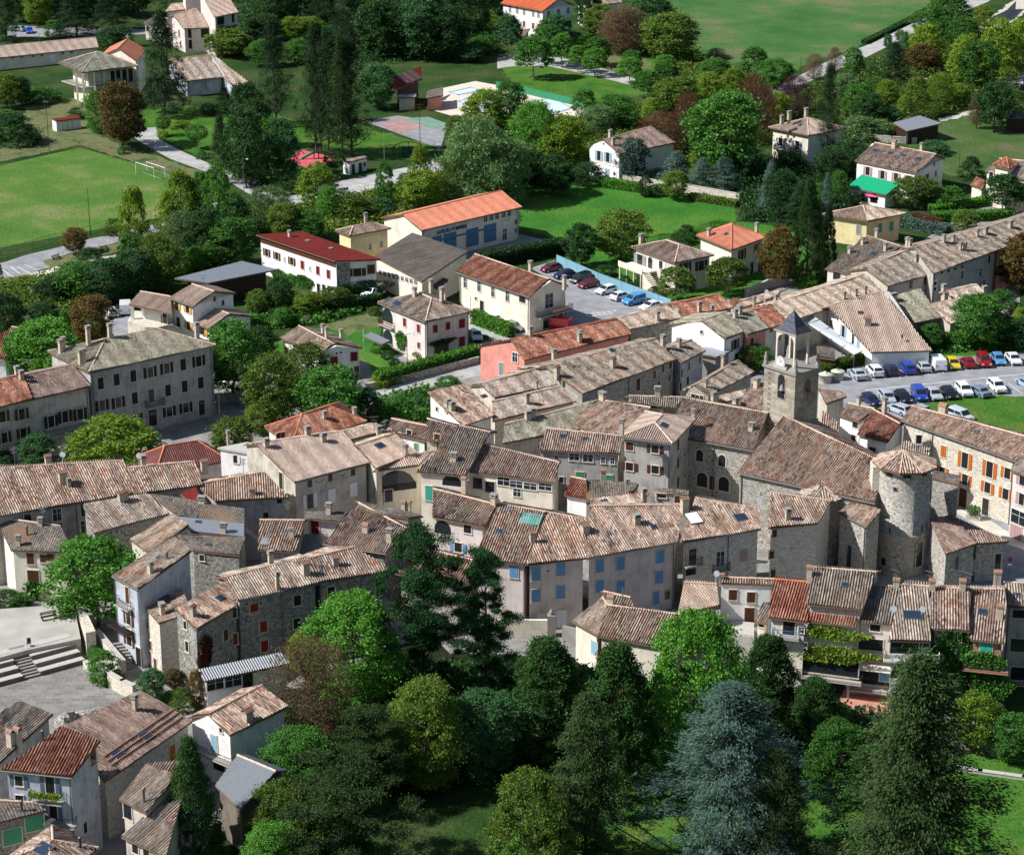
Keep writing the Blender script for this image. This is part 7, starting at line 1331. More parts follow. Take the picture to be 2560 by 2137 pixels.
for x,y,fx,fy,k,c,l in [
 (830,1555,900,1600,'hatch',NV,'dark blue car half hidden behind the chimney, first of the lower row'),(965,1535,1020,1600,'estate',SI,'silver estate with sunshade behind the windscreen'),(1095,1530,1160,1590,'hatch',BK,'black hatchback right of the silver estate'),
 (1225,1515,1285,1585,'kangoo',BL,'blue compact van type car with black bonnet stripe'),(1345,1510,1405,1570,'hatch',SI,'light silver hatchback right of the blue compact van'),(1468,1500,1530,1560,'hatch',BK,'small black city car in the lower row'),
 (1590,1480,1650,1545,'suv',WH,'white small crossover right of the black city car'),(1710,1485,1640,1450,'sedan',(120,136,160),'steel blue saloon facing away beside the white estate'),(1855,1450,1925,1510,'suv',WH,'white off road estate at the end of the lower row'),
 (2095,1420,2030,1380,'hatch',(150,176,200),'pale blue car cut by the right edge of the photo')]: car('d1',x,y,fx,fy,k,c,l,G2)
car('d1',1060,1630,980,1600,'estate',SI,'silver estate parked lengthways behind the striped roofs'); car('d1',1230,1640,1160,1610,'hatch',SI,'grey car roof showing behind the long flecked roof'); car('d1',1560,1690,1640,1720,'kangoo',(200,208,216),'pale van parked on the grass behind the roof ridge')
for x,y,fx,fy,k,c,l in [
 (318,480,240,495,'hatch',MR,'maroon car at the far end by the dark hedge'),(425,535,340,550,'hatch',NV,'dark navy car second from the hedge'),(560,570,465,600,'mpv',BK,'black people carrier in the blue fence car park'),(620,610,535,630,'hatch',MR,'wine red hatchback beside the black people carrier'),
 (765,660,685,680,'hatch',WH,'white hatchback in the blue fence car park'),(885,710,960,690,'hatch',WH,'small white city car seen from behind'),(990,745,905,765,'kangoo',(60,150,210),'sky blue small van near the street'),(1130,790,1050,810,'sedan',WH,'white car mostly hidden by the tiled roof')]: car('c1',x,y,fx,fy,k,c,l,G3)
car('b1',1800,850,1740,800,'hatch',BK,'dark car nearest the beige building corner'); car('b1',1915,895,1840,860,'hatch',WH,'white hatchback beside the clipped hedge'); car('b1',2030,955,1990,920,'hatch',DG,'dark grey car at the end of the clipped hedge'); car('c1',20,960,90,980,'hatch',(90,96,104),'grey car on the street below the office building')
car('b1',1790,1030,1800,1060,'hatch',(170,200,196),'pale green car beside the white villa'); car('b1',950,690,880,720,'van',(220,232,244),'white van beside the climbing plant of the red roofed flats',name='parked_van',cat='van')
car('a1',905,840,870,790,'hatch',WH,'white hatchback in the gravel yard'); car('a1',1020,815,1020,760,'van',WH,'white van parked next to the pillared porch',name='parked_van',cat='van')
car('a0',240,270,240,300,'hatch',(30,90,210),'bright blue car on the upper left road'); car('a0',150,255,100,250,'hatch',SI,'silver car left of the bright blue one')
car('c1',360,940,280,930,'van',(210,20,40),'bright red van under the office balcony',name='parked_van',cat='van'); car('d0',2070,1540,2070,1560,'hatch',WH,'white car at the far right edge by the turret house')
def bin_(x,y,col,label):
    p=at('d1',x,y); ro=empty('round_bin',p,label,'recycling bin','round bins at the end of the car park'); m=MB(); m.lathe([(1.0,0),(1.0,1.3),(1.08,1.32),(1.08,1.42)],24); link('drum',m.mesh('drum',[MATS['concrete']]),ro); m=MB(); m.lathe([(1.02,1.42),(.6,1.62),(.15,1.68)],20); link('lid',m.mesh('lid',[plain('bin_lid',hexc(190,186,170),.7)]),ro); m=MB(); m.lathe([(.25,1.62),(.25,1.82),(.05,1.86)],10); link('hatch',m.mesh('hatch',[plain('hatch_'+str(x),col,.5)]),ro)
bin_(462,1385,hexc(200,196,180),'round concrete bin with a beige hatch, left of the pair'); bin_(562,1360,hexc(40,150,100),'round concrete bin with a green hatch, right of the pair')
# ---------------------------------------------------------------- trees: tile, base x, base y, top y, crown width, kind, leaf, label
T=[
('a0',1340,930,130,380,'conifer','conif','tall dark conifer between the columned hall and the low pale roofed house'),
('a0',990,1200,700,350,'broad','autumn','round olive and rust tree at the bend of the park road'),
('a0',800,1070,760,190,'willow','bright','light green rounded tree left of the rust tinged one'),
('a0',310,215,-60,210,'broad','yellow','yellowish tree behind the upper left road'),
('a0',620,300,-60,340,'conifer','conif','wide dark conifer above the long low building'),
('a0',910,250,-90,300,'conifer','conif','dark conifer with bare pale trunk left of the modern house'),
('a0',50,330,-120,230,'conifer','conif','dark conifer in the upper left corner'),('a0',180,180,-160,240,'broad','dark','dark tree at the top left behind the parked blue car'),('a0',450,140,-200,260,'broad','dark','dark crown at the top edge behind the yellowish tree'),('a0',760,120,-200,300,'broad','dark','dark crown at the top edge above the wide conifer'),('a0',1080,130,-160,280,'broad','dark','dark crown at the top edge left of the modern house'),
('a0',430,300,175,130,'bush','green','green bush at the roadside above the long low building'),('a0',900,390,240,240,'bush','dark','dark clipped shrub mass behind the chapel'),('a0',1010,380,210,160,'bush','teal','spiky dark shrub beside the chapel cross'),
('a0',60,880,620,210,'broad','olive','olive tree on the left bank below the long building'),('a0',170,860,640,170,'broad','dark','darker tree right of the olive one on the left bank'),('a0',110,1160,940,360,'bush','dark','large dark bush mass beside the white metal shed'),('a0',60,1100,900,200,'bush','bright','brighter shrub on top of the large dark bush'),('a0',350,830,720,260,'bush','green','low shrubs on the bank under the stairs'),('a0',620,970,880,110,'bush','dark','small shrub behind the white metal shed'),
('a0',1600,1210,1020,165,'ball','green','clipped ball tree right of the park road'),('a0',1330,1105,950,110,'ball','green','small clipped ball tree next to the park road'),('a0',1480,1040,985,170,'bush','yellow','yellow green clipped shrub between the ball trees'),('a0',1320,1115,1070,90,'bush','yellow','low yellow shrub under the small ball tree'),
('a0',1860,460,240,320,'broad','olive','olive crowned tree in front of the modern house'),('a0',2020,420,280,200,'broad','dark','dark tree right of the olive crowned one'),('a0',1830,930,720,180,'conifer','conif','dark conifer near the pale low roof corner'),('a0',1950,880,740,160,'broad','dark','dark rounded tree beside the pale low roof corner'),('a0',1690,940,850,110,'broad','dark','small dark tree in the park below the pale roof'),('a0',1800,1480,960,230,'conifer','olivec','loose dark conifer over the park road'),('a0',2000,1530,900,290,'broad','dark','tall shaded tree right of the loose conifer'),('a0',1985,1420,1130,180,'broad','green','green tree between the loose conifer and the playground'),('a0',1640,1290,1220,90,'bush','teal','small clipped shrub by the park road kerb'),('a0',990,1250,1190,70,'bush','green','tiny bush under the rust tinged tree'),
('a1',1115,560,-170,215,'poplar','yellow','bright yellow green poplar beside the pitch road'),('a1',1090,640,200,260,'poplar','green','lower green poplar in front of the yellow one'),('a1',1480,230,-310,250,'poplar','yellow','broad yellow green poplar right of the pitch corner'),('a1',1370,240,-150,170,'poplar','yellow','smaller yellow poplar at the pitch corner'),('a1',1640,220,-300,170,'poplar','green','slim poplar in the clump right of the pitch'),('a1',1780,240,-350,230,'poplar','bright','tallest poplar of the clump right of the pitch'),('a1',1900,260,-120,250,'broad','green','rounded tree closing the poplar clump'),
('a1',615,335,140,170,'broad','autumn','small rust brown tree beside the pitch road'),('a1',1280,188,60,60,'ball','dark','tiny clipped tree beside the far road'),('a1',930,180,60,150,'bush','olive','olive bush against the pitch fence'),('a1',1490,420,20,280,'willow','greyg','grey green willow between the poplars and the zinc roof'),('a1',1700,440,0,300,'broad','dark','dark tree mass behind the zinc roofed shed'),('a1',1900,470,70,330,'broad','green','large green tree left of the red flat roof'),('a1',1600,510,290,170,'broad','bright','small bright tree behind the zinc roof'),
('a1',1290,640,200,330,'broad','olive','olive willow mass above the pinkish porch roof'),('a1',620,740,430,330,'broad','green','broad green tree on the river bank'),('a1',860,740,400,300,'broad','teal','dark teal tree behind the gravel yard'),('a1',1110,690,330,320,'broad','teal','teal green tree mass below the yellow poplar'),('a1',450,760,540,240,'broad','dark','dark tree on the river bank at the left'),('a1',1280,660,530,240,'bush','olive','olive shrub behind the pinkish porch roof'),('a1',730,430,300,190,'bush','dark','spreading shrub on the verge above the river'),('a1',200,640,540,430,'bush','olive','olive scrub along the river bank'),('a1',130,600,560,250,'bush','dark','dark scrub beside the marked bays'),
('a1',60,1120,680,300,'broad','dark','big dark tree on the left edge above the red roof'),('a1',760,1090,700,280,'broad','autumn','dark bronze tree left of the gravel yard'),('a1',370,1000,740,260,'broad','dark','shaded tree between the river and the bronze tree'),('a1',520,1020,820,160,'bush','green','green shrubs by the river shallows'),('a1',200,920,760,160,'bush','olive','low scrub in the dry river bed'),('a1',0,560,430,60,'bush','dark','dark shrub cut by the left edge'),
('a1',370,1330,905,520,'broad','bright','bright plane like tree behind the town hall wing'),('a1',180,1330,1000,260,'broad','green','green crown left of the bright tree behind the wing'),('a1',1900,1500,920,430,'broad','green','big green tree right of the town hall roof'),('a1',2060,1540,1270,150,'broad','olive','small olive tree at the town hall corner'),
('b0',160,1010,200,330,'tallpine','conif','tall pine standing alone left of the pine group'),('b0',490,1240,230,300,'tallpine','conif','tall pine at the left of the park pine group'),('b0',590,1270,290,240,'tallpine','conif','second pine of the park group'),('b0',700,1290,330,240,'tallpine','olivec','third slimmer pine of the park group'),('b0',775,1280,370,330,'tallpine','conif','pine with spreading lower branches beside the court'),('b0',530,1240,250,180,'tallpine','olivec','brownish dying pine inside the park group'),
('b0',790,430,-120,380,'tallpine','conif','large open pine at the top edge with pale double trunk'),('b0',990,880,540,270,'broad','teal','round dense tree beside the pool hut'),
('b0',120,1450,980,230,'broad','green','park tree left of the playground'),('b0',215,1460,990,260,'broad','teal','park tree beside the playground'),('b0',15,1420,830,230,'broad','dark','shaded park tree by the road hedge'),('b0',-60,1200,700,240,'broad','dark','dark tree between the ball trees and the pines'),
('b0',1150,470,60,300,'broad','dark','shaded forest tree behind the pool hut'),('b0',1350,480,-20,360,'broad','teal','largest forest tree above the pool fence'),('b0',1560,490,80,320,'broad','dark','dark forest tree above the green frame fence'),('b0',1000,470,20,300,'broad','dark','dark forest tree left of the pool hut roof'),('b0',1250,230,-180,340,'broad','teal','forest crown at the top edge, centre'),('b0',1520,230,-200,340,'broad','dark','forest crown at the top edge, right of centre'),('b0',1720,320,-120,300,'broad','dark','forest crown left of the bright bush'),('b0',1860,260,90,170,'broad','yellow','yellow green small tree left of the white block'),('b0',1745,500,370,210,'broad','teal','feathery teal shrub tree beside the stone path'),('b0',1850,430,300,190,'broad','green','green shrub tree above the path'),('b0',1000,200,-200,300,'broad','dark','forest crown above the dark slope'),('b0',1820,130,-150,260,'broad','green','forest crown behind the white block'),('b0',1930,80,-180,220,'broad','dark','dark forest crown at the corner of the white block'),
('b0',80,330,130,220,'broad','dark','dark tree below the modern house terrace'),('b0',300,330,150,180,'broad','yellow','yellow bush tree in the upper forest'),('b0',430,310,150,200,'broad','yellow','second yellow bush tree in the upper forest'),('b0',180,260,-60,260,'broad','dark','forest crown right of the modern house'),('b0',360,180,-160,280,'broad','dark','forest crown above the yellow bushes'),('b0',560,220,-160,280,'conifer','conif','dark conifer crown left of the open pine'),('b0',340,520,330,200,'broad','green','green crown behind the pine group'),('b0',60,540,330,200,'broad','green','green crown beside the lone pine'),('b0',560,480,250,240,'broad','dark','dark crown just behind the pine group'),('b0',930,330,0,300,'broad','dark','dark crown right of the open pine'),
('b0',640,1440,1235,160,'ball','dark','small round tree beside the gate house'),('b0',500,1700,1330,290,'poplar','yellow','yellow green roadside tree below the playground'),('b0',590,1780,1520,190,'poplar','bright','bright small poplar above the fire station'),('b0',1045,1700,1320,140,'poplar','green','slim green poplar beside the court parking'),('b0',1335,1640,1205,170,'poplar','yellow','yellow poplar at the court corner'),('b0',1350,1700,1400,300,'broad','yellow','yellow green round tree below the yellow poplar'),('b0',1205,1500,1410,110,'bush','olive','small olive bush at the parking edge'),('b0',710,1620,1530,130,'bush','dark','dark shrub below the parking'),('b0',800,1790,1590,330,'bush','olive','olive scrub along the stream above the fire station'),('b0',1000,1760,1620,260,'bush','teal','teal scrub along the stream'),('b0',1280,1700,1560,260,'bush','olive','scrub slope below the yellow poplars'),('b0',270,1560,1440,240,'bush','dark','dark clipped hedge mound above the lower road'),('b0',20,1500,1420,140,'bush','dark','dark shrub mound at the road fork'),
('b0',1800,1650,975,500,'willow','greyg','largest pale willow left of the meadow'),('b0',2020,1660,1150,360,'willow','greyg','second pale willow at the meadow edge'),('b0',1860,1100,750,330,'broad','yellow','yellow green tree in front of the pool'),('b0',2060,1100,690,260,'broad','green','green tree in front of the pool kerb'),('b0',1620,1650,1240,280,'twig','olive','half bare olive tree between poplar and willow'),('b0',1620,1150,950,160,'broad','olive','olive crown at the corner of the sports court'),
('b0',110,1870,1530,320,'willow','greyg','grey blue willow above the zinc roofed shed'),('b1',230,240,-60,260,'broad','olive','dark olive tree left of the yellow block'),('b1',400,230,0,300,'broad','green','green tree behind the red flat roof'),
('c0',170,640,320,280,'pollard','green','large pollarded plane in front of the white block'),('c0',405,555,290,180,'pollard','bright','pollarded plane beside the lane, white trunk, first of the row'),('c0',535,590,380,140,'pollard','bright','smallest pollarded plane of the lane'),('c0',670,620,405,195,'pollard','bright','third pollarded plane on the near side of the lane'),('c0',690,540,310,200,'pollard','green','pollarded plane behind the third one'),('c0',955,680,480,190,'pollard','bright','isolated pollarded plane at the lane end'),('c0',970,600,420,160,'pollard','green','pollarded plane hidden behind the lane end one'),('c0',1240,600,455,165,'pollard','bright','pollarded plane on the lawn below the olive bush'),('c0',1245,680,530,200,'pollard','green','pollarded plane behind the lower corner one'),('c0',1095,800,590,235,'pollard','green','pollarded plane at the lower corner of the lawn'),('c0',1650,650,485,220,'pollard','green','flat topped pollarded plane near the field edge'),('c0',1960,650,395,195,'pollard','green','pollarded plane at the right of the field edge'),('c0',295,530,220,260,'pollard','green','big pollarded plane right against the white block'),('c0',350,430,140,250,'pollard','teal','pollarded plane touching the gable of the white block'),('c0',580,430,275,150,'broad','green','small round tree behind the lane'),('b0',2045,460,145,210,'pollard','teal','dark pollarded plane left of the white block'),
('c0',900,440,75,350,'bare','brown','large bare brown tree behind the lane'),('c0',900,438,100,330,'twig','brown','fine twigged brown tree sharing the spot behind the lane'),('c0',1270,490,130,400,'broad','olive','big olive tree at the edge of the upper field'),('c0',1480,520,425,170,'bush','olive','olive bush at the field corner'),('c0',1660,480,400,160,'twig','brown','leafless bush at the field corner'),('c0',720,330,60,260,'broad','olive','olive tree beside the white block'),('c0',1060,330,-30,260,'broad','teal','dark tree at the top above the bare brown one'),('c0',1200,280,0,180,'broad','dark','shaded tree at the top edge of the field'),('c0',620,250,-100,200,'broad','dark','dark tree behind the white block gable'),('c0',1860,580,510,150,'twig','olive','half bare bush along the field edge'),
('c0',180,1370,850,360,'willow','bright','yellow green willow left of the ribbed roof house'),('c0',420,1400,960,340,'broad','yellow','yellow topped locust tree left of the ribbed roof house'),('c0',590,1000,740,190,'poplar','green','green tree beside the pool fence'),('c0',700,1090,870,260,'willow','greyg','grey green tree behind the pool deck'),('c0',840,1050,790,330,'broad','green','green tree group below the orchard lawn'),('c0',1340,930,640,360,'broad','olive','olive green tree below the lane end'),('c0',1130,940,800,150,'poplar','yellow','small yellow tree beside the gravel road'),('c0',1600,860,600,200,'broad','yellow','yellow green round tree near the field'),('c0',1790,800,570,170,'broad','yellow','small yellow tree left of the rust tree'),('c0',1200,1270,930,350,'twig','redb','rust brown tree hiding the ribbed roof'),('c0',1420,1270,780,260,'twig','redb','second rust brown tree right of the ribbed roof'),('c0',1720,1420,780,560,'broad','green','giant green maple right of the rust trees'),('c0',1960,1160,650,300,'twig','redb','dark rust tree behind the giant maple'),('c0',1080,1400,1200,180,'twig','redb','low rust tree in front of the ribbed roof'),
('c0',975,1470,1140,230,'broad','blue','blue grey tree against the white house wall'),('c0',1330,1490,1240,250,'conifer','blue','blue conifer left of the blue group'),('c0',1540,1540,1290,220,'conifer','blue','middle blue conifer behind the pale wall'),('c0',1720,1560,1290,290,'conifer','blue','right blue conifer behind the pale wall'),('c0',1480,1400,1240,110,'broad','yellow','yellow shrub tree behind the blue conifers'),('c0',1080,1600,1430,110,'poplar','dark','small ivy like tree in front of the pale wall'),('c0',1320,1620,1400,190,'broad','olive','scrubby tree in front of the pale wall'),('c0',1180,1580,1500,180,'bush','green','green scrub in front of the pale wall'),
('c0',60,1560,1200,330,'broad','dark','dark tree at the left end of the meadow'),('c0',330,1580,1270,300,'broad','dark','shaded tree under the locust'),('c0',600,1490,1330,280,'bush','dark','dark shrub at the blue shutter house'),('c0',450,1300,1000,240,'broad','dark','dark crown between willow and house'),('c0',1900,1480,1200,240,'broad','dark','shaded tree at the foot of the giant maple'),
('d0',370,645,450,150,'twig','brown','sparse brown tree beside the upper road'),('d0',540,595,400,110,'twig','brown','thin leafless tree beside the upper road'),('d0',970,400,285,65,'broad','teal','little round street tree on the upper road'),('d0',1068,345,250,65,'broad','greyg','second little street tree further up the road'),('d0',690,620,400,150,'broad','green','loose green tree leaning over the upper road'),
('d0',1020,690,360,250,'conifer','conif','dark conifer between road and river'),('d0',1110,480,270,140,'conifer','teal','small conifer between road and river'),('d0',1270,560,220,240,'poplar','yellow','yellow tree between road and river'),('d0',1240,600,380,220,'broad','autumn','bronze shrub tree by the river'),('d0',1450,340,0,310,'broad','green','tall green clump at the top right road'),('d0',1400,240,-60,200,'poplar','yellow','yellow poplar at the top right road'),('d0',1240,260,110,140,'broad','green','green tree over the upper road'),('d0',1740,250,60,150,'broad','yellow','yellow tree beside the embankment wall'),('d0',1580,420,160,220,'broad','green','green tree below the embankment'),
('d0',1560,700,310,190,'poplar','yellow','yellow green poplar with pale trunk by the river'),('d0',1700,720,370,300,'broad','green','green tree right of the pale trunked poplar'),('d0',1850,640,180,270,'poplar','yellow','tall yellow green tree on the right river bank'),('d0',2020,600,190,240,'poplar','yellow','yellow green tree at the right edge by the track'),('d0',1640,560,290,160,'poplar','yellow','small yellow poplar left of the tall one'),('d0',1950,760,560,160,'bush','olive','scrub beside the gravel track'),
('d0',620,820,610,190,'broad','greyg','greyish tree behind the dark villa conifer'),('d0',820,1000,770,210,'broad','dark','dark round tree below the river'),('d0',860,800,640,190,'poplar','green','green tree in the river thicket, left'),('d0',960,860,660,180,'poplar','yellow','yellow green tree in the river thicket'),('d0',970,1000,860,190,'bush','teal','teal bush in the river thicket'),('d0',720,960,700,220,'broad','green','mid green tree in the river thicket'),('d0',1090,960,780,80,'poplar','yellow','tiny yellow sapling in the river thicket'),('d0',1200,940,640,170,'poplar','olive','olive poplar in the river thicket'),('d0',1390,880,610,200,'willow','yellow','pale yellow bush tree above the barn track'),('d0',1540,840,690,130,'broad','yellow','yellow low tree by the track'),('d0',1290,950,820,220,'twig','olive','brownish scrub above the barn'),('d0',740,1120,960,300,'bush','greyg','grey green orchard shrubs behind the terrace house'),('d0',900,1110,980,200,'bush','greyg','grey green shrub left of the barn'),('d0',620,740,600,200,'broad','dark','dark tree below the upper road'),
('d0',470,1350,560,240,'tallpine','conif','tall dark conifer in front of the cream villa'),('d0',220,960,640,280,'twig','purple','dark bare tree behind the cream villa'),('d0',80,1000,760,150,'broad','yellow','yellow leafed tree behind the cream villa chimney'),('d0',60,720,490,230,'broad','green','green tree at the field edge above the villa'),('d0',-40,1060,720,200,'twig','redb','rust tree left of the cream villa'),
('d0',1830,1065,695,270,'broad','dark','solitary dark round tree in the right meadow'),('d0',1690,1045,790,130,'bare','brown','bare dead tree beside the solitary round one'),('d0',1650,1450,1280,170,'bush','dark','dark bush in the right meadow'),('d0',1350,1250,1150,240,'bush','teal','teal bush behind the four skylights roof'),('d0',2010,900,740,170,'bush','olive','olive bush at the right edge'),
('d0',1200,1680,1450,320,'broad','olive','olive tree covering the corner of the terrace house'),('d0',1005,1660,1510,110,'broad','purple','small purple leafed tree by the green terrace'),('d0',1905,1740,1440,300,'pollard','dark','dark round clipped tree before the turret house'),('d0',1480,1700,1520,200,'bush','green','green garden shrub right of the olive tree'),
('d0',470,1790,1420,120,'conifer','blue','narrow blue spruce left of the yellow house'),('d0',570,1660,1400,160,'poplar','green','green poplar left of the green terrace'),('d0',260,1850,1500,330,'conifer','conif','wide dark conifer below the cream villa'),('d0',110,1800,1400,230,'broad','dark','dark tree below the cream villa'),('d0',650,1440,1170,340,'broad','dark','dark tree mass between the villa and the terrace house'),('d0',520,1500,1240,230,'broad','dark','dark tree beside the blue spruce'),('d0',10,1750,1330,200,'conifer','blue','tall blue grey conifer right of the giant maple'),('d0',680,1720,1560,140,'broad','dark','dark shrub under the green terrace'),('d0',170,1380,1240,170,'broad','green','garden tree in front of the cream villa'),('d0',390,1700,1500,140,'broad','green','green tree left of the blue spruce'),
('d1',85,600,135,250,'broad','autumn','bronze street tree right of the orange villa'),('d1',310,580,-240,320,'cypress','cypress','giant dark cypress beside the yellow house'),('d1',470,540,-40,190,'cypress','conif','narrower dark cypress right of the giant one'),('d1',310,605,505,150,'bush','bright','bright clipped bush at the street corner'),('d1',640,240,140,90,'ball','dark','clipped column shrub at the yellow house corner'),('d1',1600,150,0,230,'bush','olive','round olive shrub in the terraced garden'),
('d1',2090,650,210,400,'broad','autumn','big bronze green tree at the right edge'),('d1',1690,1100,700,400,'broad','green','large round green tree in the car park gardens'),('d1',1310,1110,920,190,'broad','green','small tree left of the large round garden tree'),('d1',1960,1100,880,300,'broad','dark','dark tree at the right end of the car park gardens'),('d1',1500,1090,970,230,'bush','bright','bright shrubs behind the parked cars'),('d1',1800,1100,960,200,'bush','green','green shrubs in the car park gardens'),('d1',1900,800,640,220,'bush','green','garden shrubs under the bronze green tree'),('d1',2040,900,780,120,'bush','yellow','yellow green bush at the right edge'),('d1',1980,870,790,90,'bush','purple','purple bush at the right edge'),('d1',1200,1170,1110,80,'bush','bright','bright bush at the corner of the big pink roof'),
('c1',1330,735,465,285,'pollard','olive','olive street tree in front of the staircase villa'),('c1',1740,680,390,310,'pollard','olive','second olive street tree between the villas'),('c1',560,440,110,220,'broad','dark','dark garden tree at the meadow edge'),('c1',890,390,0,350,'broad','olive','loose olive fruit tree at the meadow edge'),('c1',450,1200,1065,140,'bush','olive','olive bush growing against the red row roof'),('c1',110,1300,1180,260,'bush','olive','olive bush between the pink wall and the central row'),('c1',600,1150,1080,70,'bush','olive','small plant on the red row roof ridge'),('c1',1965,1290,1085,250,'broad','green','green tree left of the belfry'),('c1',1650,300,120,230,'bush','olive','grey olive shrubs above the villas'),('c1',1420,260,110,160,'bush','dark','dark shrub behind the staircase villa'),('c1',760,520,440,160,'bush','dark','dark shrub inside the blue fence'),('c1',1050,600,540,160,'bush','green','green shrub row beside the blue fence'),('c1',1160,680,610,120,'bush','dark','dark shrub below the staircase'),('c1',920,600,520,90,'bush','dark','small shrub by the terrace columns'),
('b1',200,820,540,190,'broad','dark','dark garden shrub tree below the flats'),('b1',430,850,660,200,'broad','yellow','yellow green garden tree below the flats'),('b1',640,800,620,210,'broad','olive','olive garden tree at the stone corner of the flats'),('b1',220,920,790,160,'broad','bright','bright bush in front of the green screen'),('b1',20,830,640,160,'broad','olive','small olive tree at the carport'),('b1',540,800,680,130,'bush','olive','small shrub between the two garden trees'),('b1',310,780,640,130,'bush','green','green shrub at the pergola steps'),('b1',130,720,590,80,'bush','yellow','tiny yellow shrub on the terrace'),
('b1',130,1740,1180,400,'broad','olive','left one of the two olive limes beside the town hall'),('b1',430,1500,1090,350,'broad','olive','right one of the two olive limes, taller'),('b1',600,1760,1290,560,'broad','green','bright green spreading tree behind the hip roof'),('b1',910,1760,1450,220,'broad','dark','dark tree right of the spreading green one'),('b1',30,1280,950,280,'broad','dark','dark shrub tree left of the small gable house'),('b1',40,1800,1560,220,'broad','olive','olive tree at the street corner below the limes'),('b1',1170,1640,1500,260,'bush','green','green garden scrub opposite the villa'),('b1',1330,1640,1480,120,'bush','teal','teal bush at the gate pier'),('b1',1070,1240,1130,100,'ball','dark','clipped ball shrub in the villa garden'),('b1',1130,1260,1190,90,'bush','dark','dark low shrub in the villa garden'),('b1',1020,1130,1050,150,'bush','bright','bright shrub beside the white canopy'),('b1',960,830,770,110,'bush','olive','olive bush at the villa loggia'),('b1',1560,1420,1340,200,'bush','green','shrub strip above the street wall'),('b1',1310,1190,1140,80,'ball','olive','clipped ball shrub at the villa door'),('b1',330,1290,1230,110,'bush','bright','little bush by the small gable house'),('b1',1000,1420,1320,140,'bush','yellow','yellow green shrub at the end of the long hedge'),
('a2',960,460,-20,640,'broad','yellow','large yellow olive tree in the town hall square'),('a2',300,380,100,260,'broad','teal','teal shrub tree in front of the left wing'),('a2',40,380,230,150,'broad','teal','smaller teal shrub at the left edge of the square'),('a2',1900,330,-30,330,'broad','olive','olive tree behind the dark red hall'),
('a2',800,1640,970,620,'broad','bright','spreading bright tree on the plaza terrace'),('a2',60,1480,1360,230,'bush','dark','dark bush under the cream and white house'),('a2',170,1490,1380,160,'bush','green','climbing bush at the foot of the cream wall'),('a2',0,1640,1550,70,'bush','green','small bush cut by the left edge of the plaza'),
('b3',800,520,-300,700,'bigleaf','bright','bright large leaved plane tree in front of the stone row'),('b3',1370,500,-820,540,'pine','pineg','tall umbrella pine with visible trunk at the centre'),('b3',1860,480,-640,480,'pine','pineg','second umbrella pine right of the tallest one'),('b3',380,300,-40,200,'broad','yellow','small yellow green tree at the stone row'),
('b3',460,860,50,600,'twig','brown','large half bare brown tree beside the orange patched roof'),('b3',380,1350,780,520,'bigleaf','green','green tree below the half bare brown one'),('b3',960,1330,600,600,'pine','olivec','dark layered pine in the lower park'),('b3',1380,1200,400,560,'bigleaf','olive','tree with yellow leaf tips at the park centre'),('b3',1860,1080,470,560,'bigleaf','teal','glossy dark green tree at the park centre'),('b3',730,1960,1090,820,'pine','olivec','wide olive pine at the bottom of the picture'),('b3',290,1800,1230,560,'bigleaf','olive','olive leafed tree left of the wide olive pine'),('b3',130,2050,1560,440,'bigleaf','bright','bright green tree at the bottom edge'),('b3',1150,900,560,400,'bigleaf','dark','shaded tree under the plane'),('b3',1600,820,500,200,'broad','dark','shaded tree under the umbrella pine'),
('c3',280,900,40,740,'yew','cypress','broad dark yew left of the tall yew'),('c3',840,1320,120,720,'yew','cypress','tall dense dark yew at the park centre'),('c3',1480,1180,-110,690,'bigleaf','bright','huge bright green linden in full sun'),('c3',2060,800,20,640,'yew','cypress','dark yew below the railed terrace'),('c3',1740,1960,500,1180,'bluecedar','blue','large silvery blue cedar'),('c3',600,1900,560,640,'cedar','olivec','thin branched dark cedar before the tall yew'),('c3',150,2080,1160,540,'bigleaf','olive','golden green tree at the bottom centre'),
('d3',40,2050,1000,640,'cedar','olivec','dark cedar with upright cones right of the blue cedar'),('d3',1120,2230,350,1130,'cedar','olivec','giant dark olive cedar at the lower right'),('d3',560,1330,720,420,'bigleaf','green','green maple left of the giant cedar'),('d3',360,900,350,560,'yew','cypress','dark yew beneath the vine balconies'),('d3',1650,890,480,340,'broad','yellow','yellow green shrub tree on the rubble wall'),('d3',1980,980,640,330,'broad','green','green shrub tree at the right end of the rubble wall'),('d3',760,840,650,330,'bush','dark','dark ivy bank below the sun deck'),('d3',1440,760,600,180,'bush','green','green bush at the garden steps'),('d3',560,780,540,230,'bush','olive','olive bush beside the sun deck'),('d3',1850,760,540,140,'broad','olive','slender shrub tree on the rubble wall'),
('a3',1580,1850,870,520,'cypress','cypress','tall dense cypress in the lower left'),('a3',840,330,110,240,'bush','green','large green shrub beside the stone stairs'),('a3',775,140,60,130,'bush','bright','small bright shrub above the stage wall'),('a3',880,370,280,100,'bush','dark','low shrub at the stage wall'),('a3',1240,500,265,210,'broad','teal','teal shrub tree in front of the stone tower house'),('a3',1600,560,260,130,'poplar','autumn','rust and green creeper tree by the veranda'),('a3',1490,580,400,160,'bush','olive','olive shrub below the veranda'),('a3',1420,400,250,130,'broad','autumn','bronze shrub at the stone house foot'),('a3',970,300,245,90,'bush','yellow','yellow flowering bush at the foot of the stairs'),('a3',1380,500,430,140,'bush','green','green shrub at the path end'),
]
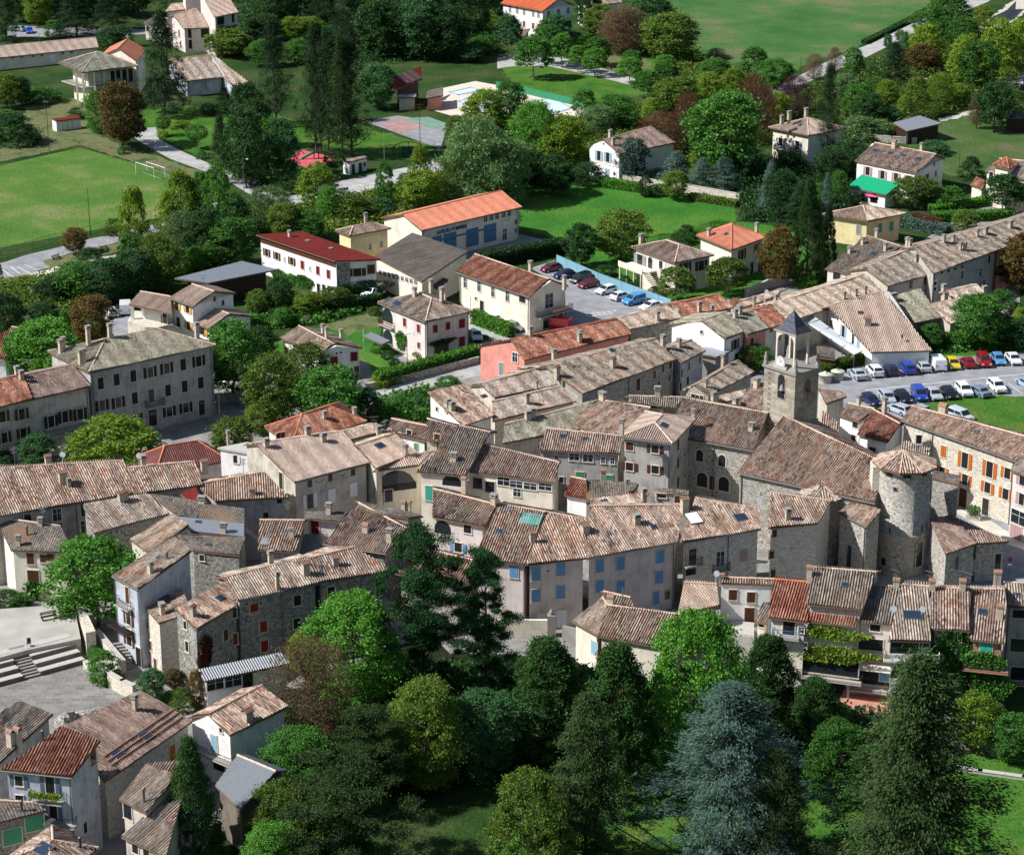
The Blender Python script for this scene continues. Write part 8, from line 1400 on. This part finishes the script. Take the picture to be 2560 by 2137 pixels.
def grp(t,k,lf,l):
    if k=='pollard' and t in('c0','b0'): return 'pollarded plane trees by the lane'
    if k=='tallpine' and t=='b0': return 'tall pines in the park'
    if k=='twig' and lf=='redb': return 'rust brown trees above the meadow'
    if 'forest' in l: return 'shaded forest trees at the top'
    if k=='poplar' and t in('a1','d0'): return 'yellow green poplars along the '+('pitch road' if t=='a1' else 'river')
    if lf=='blue' and t=='c0': return 'blue conifers behind the pale wall'
    if k in('yew','cypress') and t[1]=='3': return 'dark yews and cypresses in the lower park'
    if k=='ball' and t=='a0': return 'clipped trees beside the park road'
for r_ in T: tree(*r_[:7],label=r_[7],group=grp(r_[0],r_[5],r_[6],r_[7]))

scrub('b0',[(-100,120),(-100,-260),(2000,-260),(2000,420),(1300,520),(600,520)],2600,3.5,'dark')
scrub('a0',[(-200,-250),(2100,-260),(2100,250),(1950,300),(1250,40),(500,150),(-200,150)],1500,3,'dark')
scrub('a1',[(-200,700),(400,560),(1000,430),(1600,360),(2000,420),(1400,560),(1050,680),(700,780),(250,1000),(-200,1000)],1500,1.8,'olive')
scrub('b0',[(-400,1750),(300,1720),(800,1620),(1300,1500),(1480,1560),(1250,1800),(900,1850),(200,1950),(-400,1950)],1100,1.6,'olive')
scrub('d0',[(0,830),(440,700),(850,540),(1280,330),(1500,230),(1700,250),(2100,300),(2100,430),(1900,600),(1880,860),(1400,940),(900,1150),(600,1150),(0,900)],2400,2.2,'olive')
scrub('c0',[(700,300),(1350,120),(1500,480),(1900,600),(2100,700),(2050,1100),(1900,1450),(1300,1500),(700,1450),(500,1300),(600,1000),(1150,850),(1250,650),(1300,520)],2200,1.6,'olive')
scrub('c0',[(-300,1000),(100,900),(500,1000),(600,1450),(50,1560),(-300,1600)],900,2,'dark')
scrub('d0',[(-200,1300),(450,1350),(700,1450),(640,1650),(500,1800),(-200,1800)],900,1.8,'dark')
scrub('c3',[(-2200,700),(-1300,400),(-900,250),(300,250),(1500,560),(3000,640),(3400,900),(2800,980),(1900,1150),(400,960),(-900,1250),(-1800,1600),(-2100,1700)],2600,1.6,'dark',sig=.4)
scrub('b1',[(-50,700),(500,760),(1000,760),(560,900),(100,950),(-50,900)],300,1.2,'green',sig=.35)
scrub('b1',[(980,1560),(1380,1460),(1390,1700),(900,1760)],300,1.4,'green',sig=.4)
scrub('d1',[(1200,1000),(2200,900),(2200,1080),(1300,1150)],500,1.2,'green',sig=.4)
